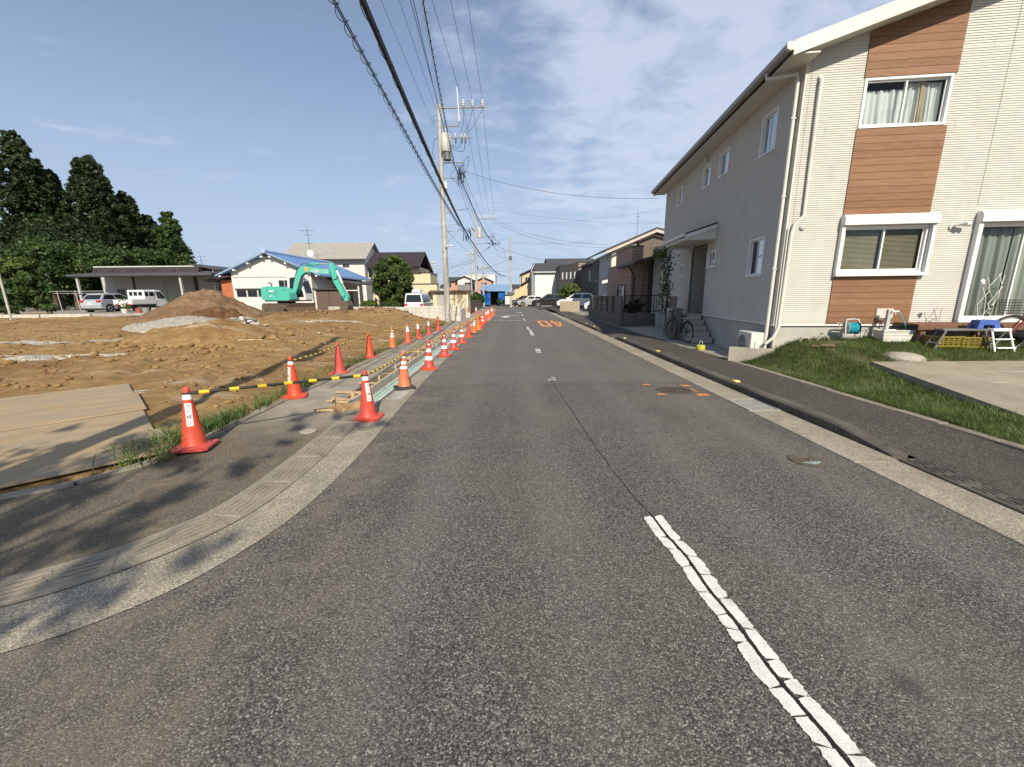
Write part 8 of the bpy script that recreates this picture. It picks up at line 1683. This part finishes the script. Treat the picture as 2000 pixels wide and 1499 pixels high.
# patio boundary: block fence along the street, low wall with black railing
fence = block_wall('grey block fence piers along the footway beyond the patio', (5.30, 19.75, 0), (5.62, 29.5, 0), .12, 3, wallR, .4, .2)
for i, s_ in enumerate((0, 2.0, 3.6, 5.2, 6.8, 8.4)):
    w_ = 1.45 if i == 0 else 1.0
    for r_ in range(4):
        x_ = s_
        while x_ < s_ + w_ - .05: m = MB(); m.box(x_ + .004, min(x_ + .4, s_ + w_) - .004, -.06, .06, .604 + r_ * .22, .604 + r_ * .22 + .205, .008); m.build('block', wallR, fence); x_ += .4
    for j in range(3):
        xx = s_ + w_ + .12 + j * .17
        if xx < s_ + 1.95 and i < 5: m = MB(); m.box(xx, xx + .02, -.012, .012, .6, 1.46); m.build('bar', M('rail_black', (.015, .015, .015), .5), fence)
low = block_wall('low dark block wall under the black railing behind the patio', (5.42, 19.75, 0), (9.0, 20.25, 0), .12, 3, wallR, .4, .22)
rl = thing('railing', 'black vertical bar railing on the low wall behind the patio', 'railing', (5.45, 19.76, .80), math.atan2(.5, 3.58)); RLB = M('rail_black')
for z_ in (.06, .80): m = MB(); m.box(0, 3.5, -.02, .02, z_ - .02, z_ + .02); m.build('rail', RLB, rl)
for i in range(25): x_ = .03 + i * .143; m = MB(); m.box(x_, x_ + .018, -.009, .009, .08 if i % 6 else -.02, .78); m.build('bar', RLB, rl)
broad('dark leafy plant behind the black railing', 1238, 20.6, 585, 612, 34, 73, SUGI, z0=.4, nC=26, per=40, size=.12, name='shrub')
b = block_wall('stained low concrete wall in front of the white car', (X_(1094, 38.5), 38.5, 0), (X_(1133, 38), 38, 0), .05, 5, M('wall_stained', (.38, .32, .22), .9, .2, 2, dirt=.5), .6, .2)
m = MB(); m.box(3.6, 40, 0, .004, 0, .0); 
m = MB(); m.add([(5.335, 30.3, .11), (40, 30.3, .11), (40, 51.8, .11), (9, 51.8, .11), (5.335, 46, .11)], [(0, 1, 2, 3, 4)]); m.build('parking_ground', conc_mat('parking_concrete', (.20, .185, .155), (.30, .28, .235)), kind='structure'); m = MB(); m.add([(5.335, 20.3, .10), (40, 20.3, .10), (40, 30.25, .10), (5.335, 30.25, .10)], [(0, 1, 2, 3)]); m.build('plot_ground', MATS['parking_concrete'], kind='structure')
SUV = [(-2.25, .4), (-2.3, .7), (-2.22, 1.02), (1.0, 1.05), (1.9, .95), (2.25, .75), (2.3, .45), (2.2, .3), (-2.1, .3)]
car('black suv parked side on at the street end by the white house', (X_(1074, 54), 55.0, .03), R(172), ('black', (.012, .012, .013)), SUV, (-2.1, 1.03, -1.7, 1.66, .2, 1.70, 1.15, 1.04), 4.6, 1.85, (-1.4, 1.4), .35)
car('white suv parked behind the stained low wall', (X_(1130, 47), 47.5, .12), R(158), ('white', (.68, .69, .70)), SUV, (-2.15, 1.03, -1.65, 1.62, .2, 1.66, 1.2, 1.04), 4.6, 1.85, (-1.4, 1.4), .35)
car('dark small car half hidden beside the cream house', (X_(1025, 61), 62.5, 0), R(200), ('darkgrey', (.035, .037, .04)), HATCH, (-1.85, .97, -1.35, 1.46, .15, 1.49, 1.0, .99), 3.9, 1.68, (-1.22, 1.22)); car('pale grey small car in front of the cream house garage', (X_(1036, 60), 60.2, 0), R(185), ('palegrey', (.34, .34, .33)), HATCH, (-1.85, .97, -1.35, 1.46, .15, 1.49, 1.0, .99), 3.9, 1.68, (-1.22, 1.22))
car('white compact car showing its front behind the grey block fence', (X_(1186, 37), 36.9, .12), R(140), ('white', (.68, .69, .70)), HATCH, (-1.85, .97, -1.35, 1.46, .15, 1.49, 1.0, .99), 3.9, 1.68, (-1.22, 1.22))
# distant skyline so that the street end does not open on bare ground
for i, (a, c, Y, ye, yr, mt) in enumerate(((735, 790, 130, 560, 553, WS2), (862, 884, 135, 562, 556, WS2), (1000, 1030, 140, 562, 556, CRM2), (690, 735, 140, 562, 556, GRW), (400, 450, 120, 560, 552, WS2))): simple_house(['distant pale house behind the garden tree', 'distant pale house left of the pink houses', 'distant cream house beyond the street end', 'distant grey house behind the workshop', 'distant pale house behind the annex'][i], a, c, Y, ye, yr, mt, TIN_D, 8, 'x')
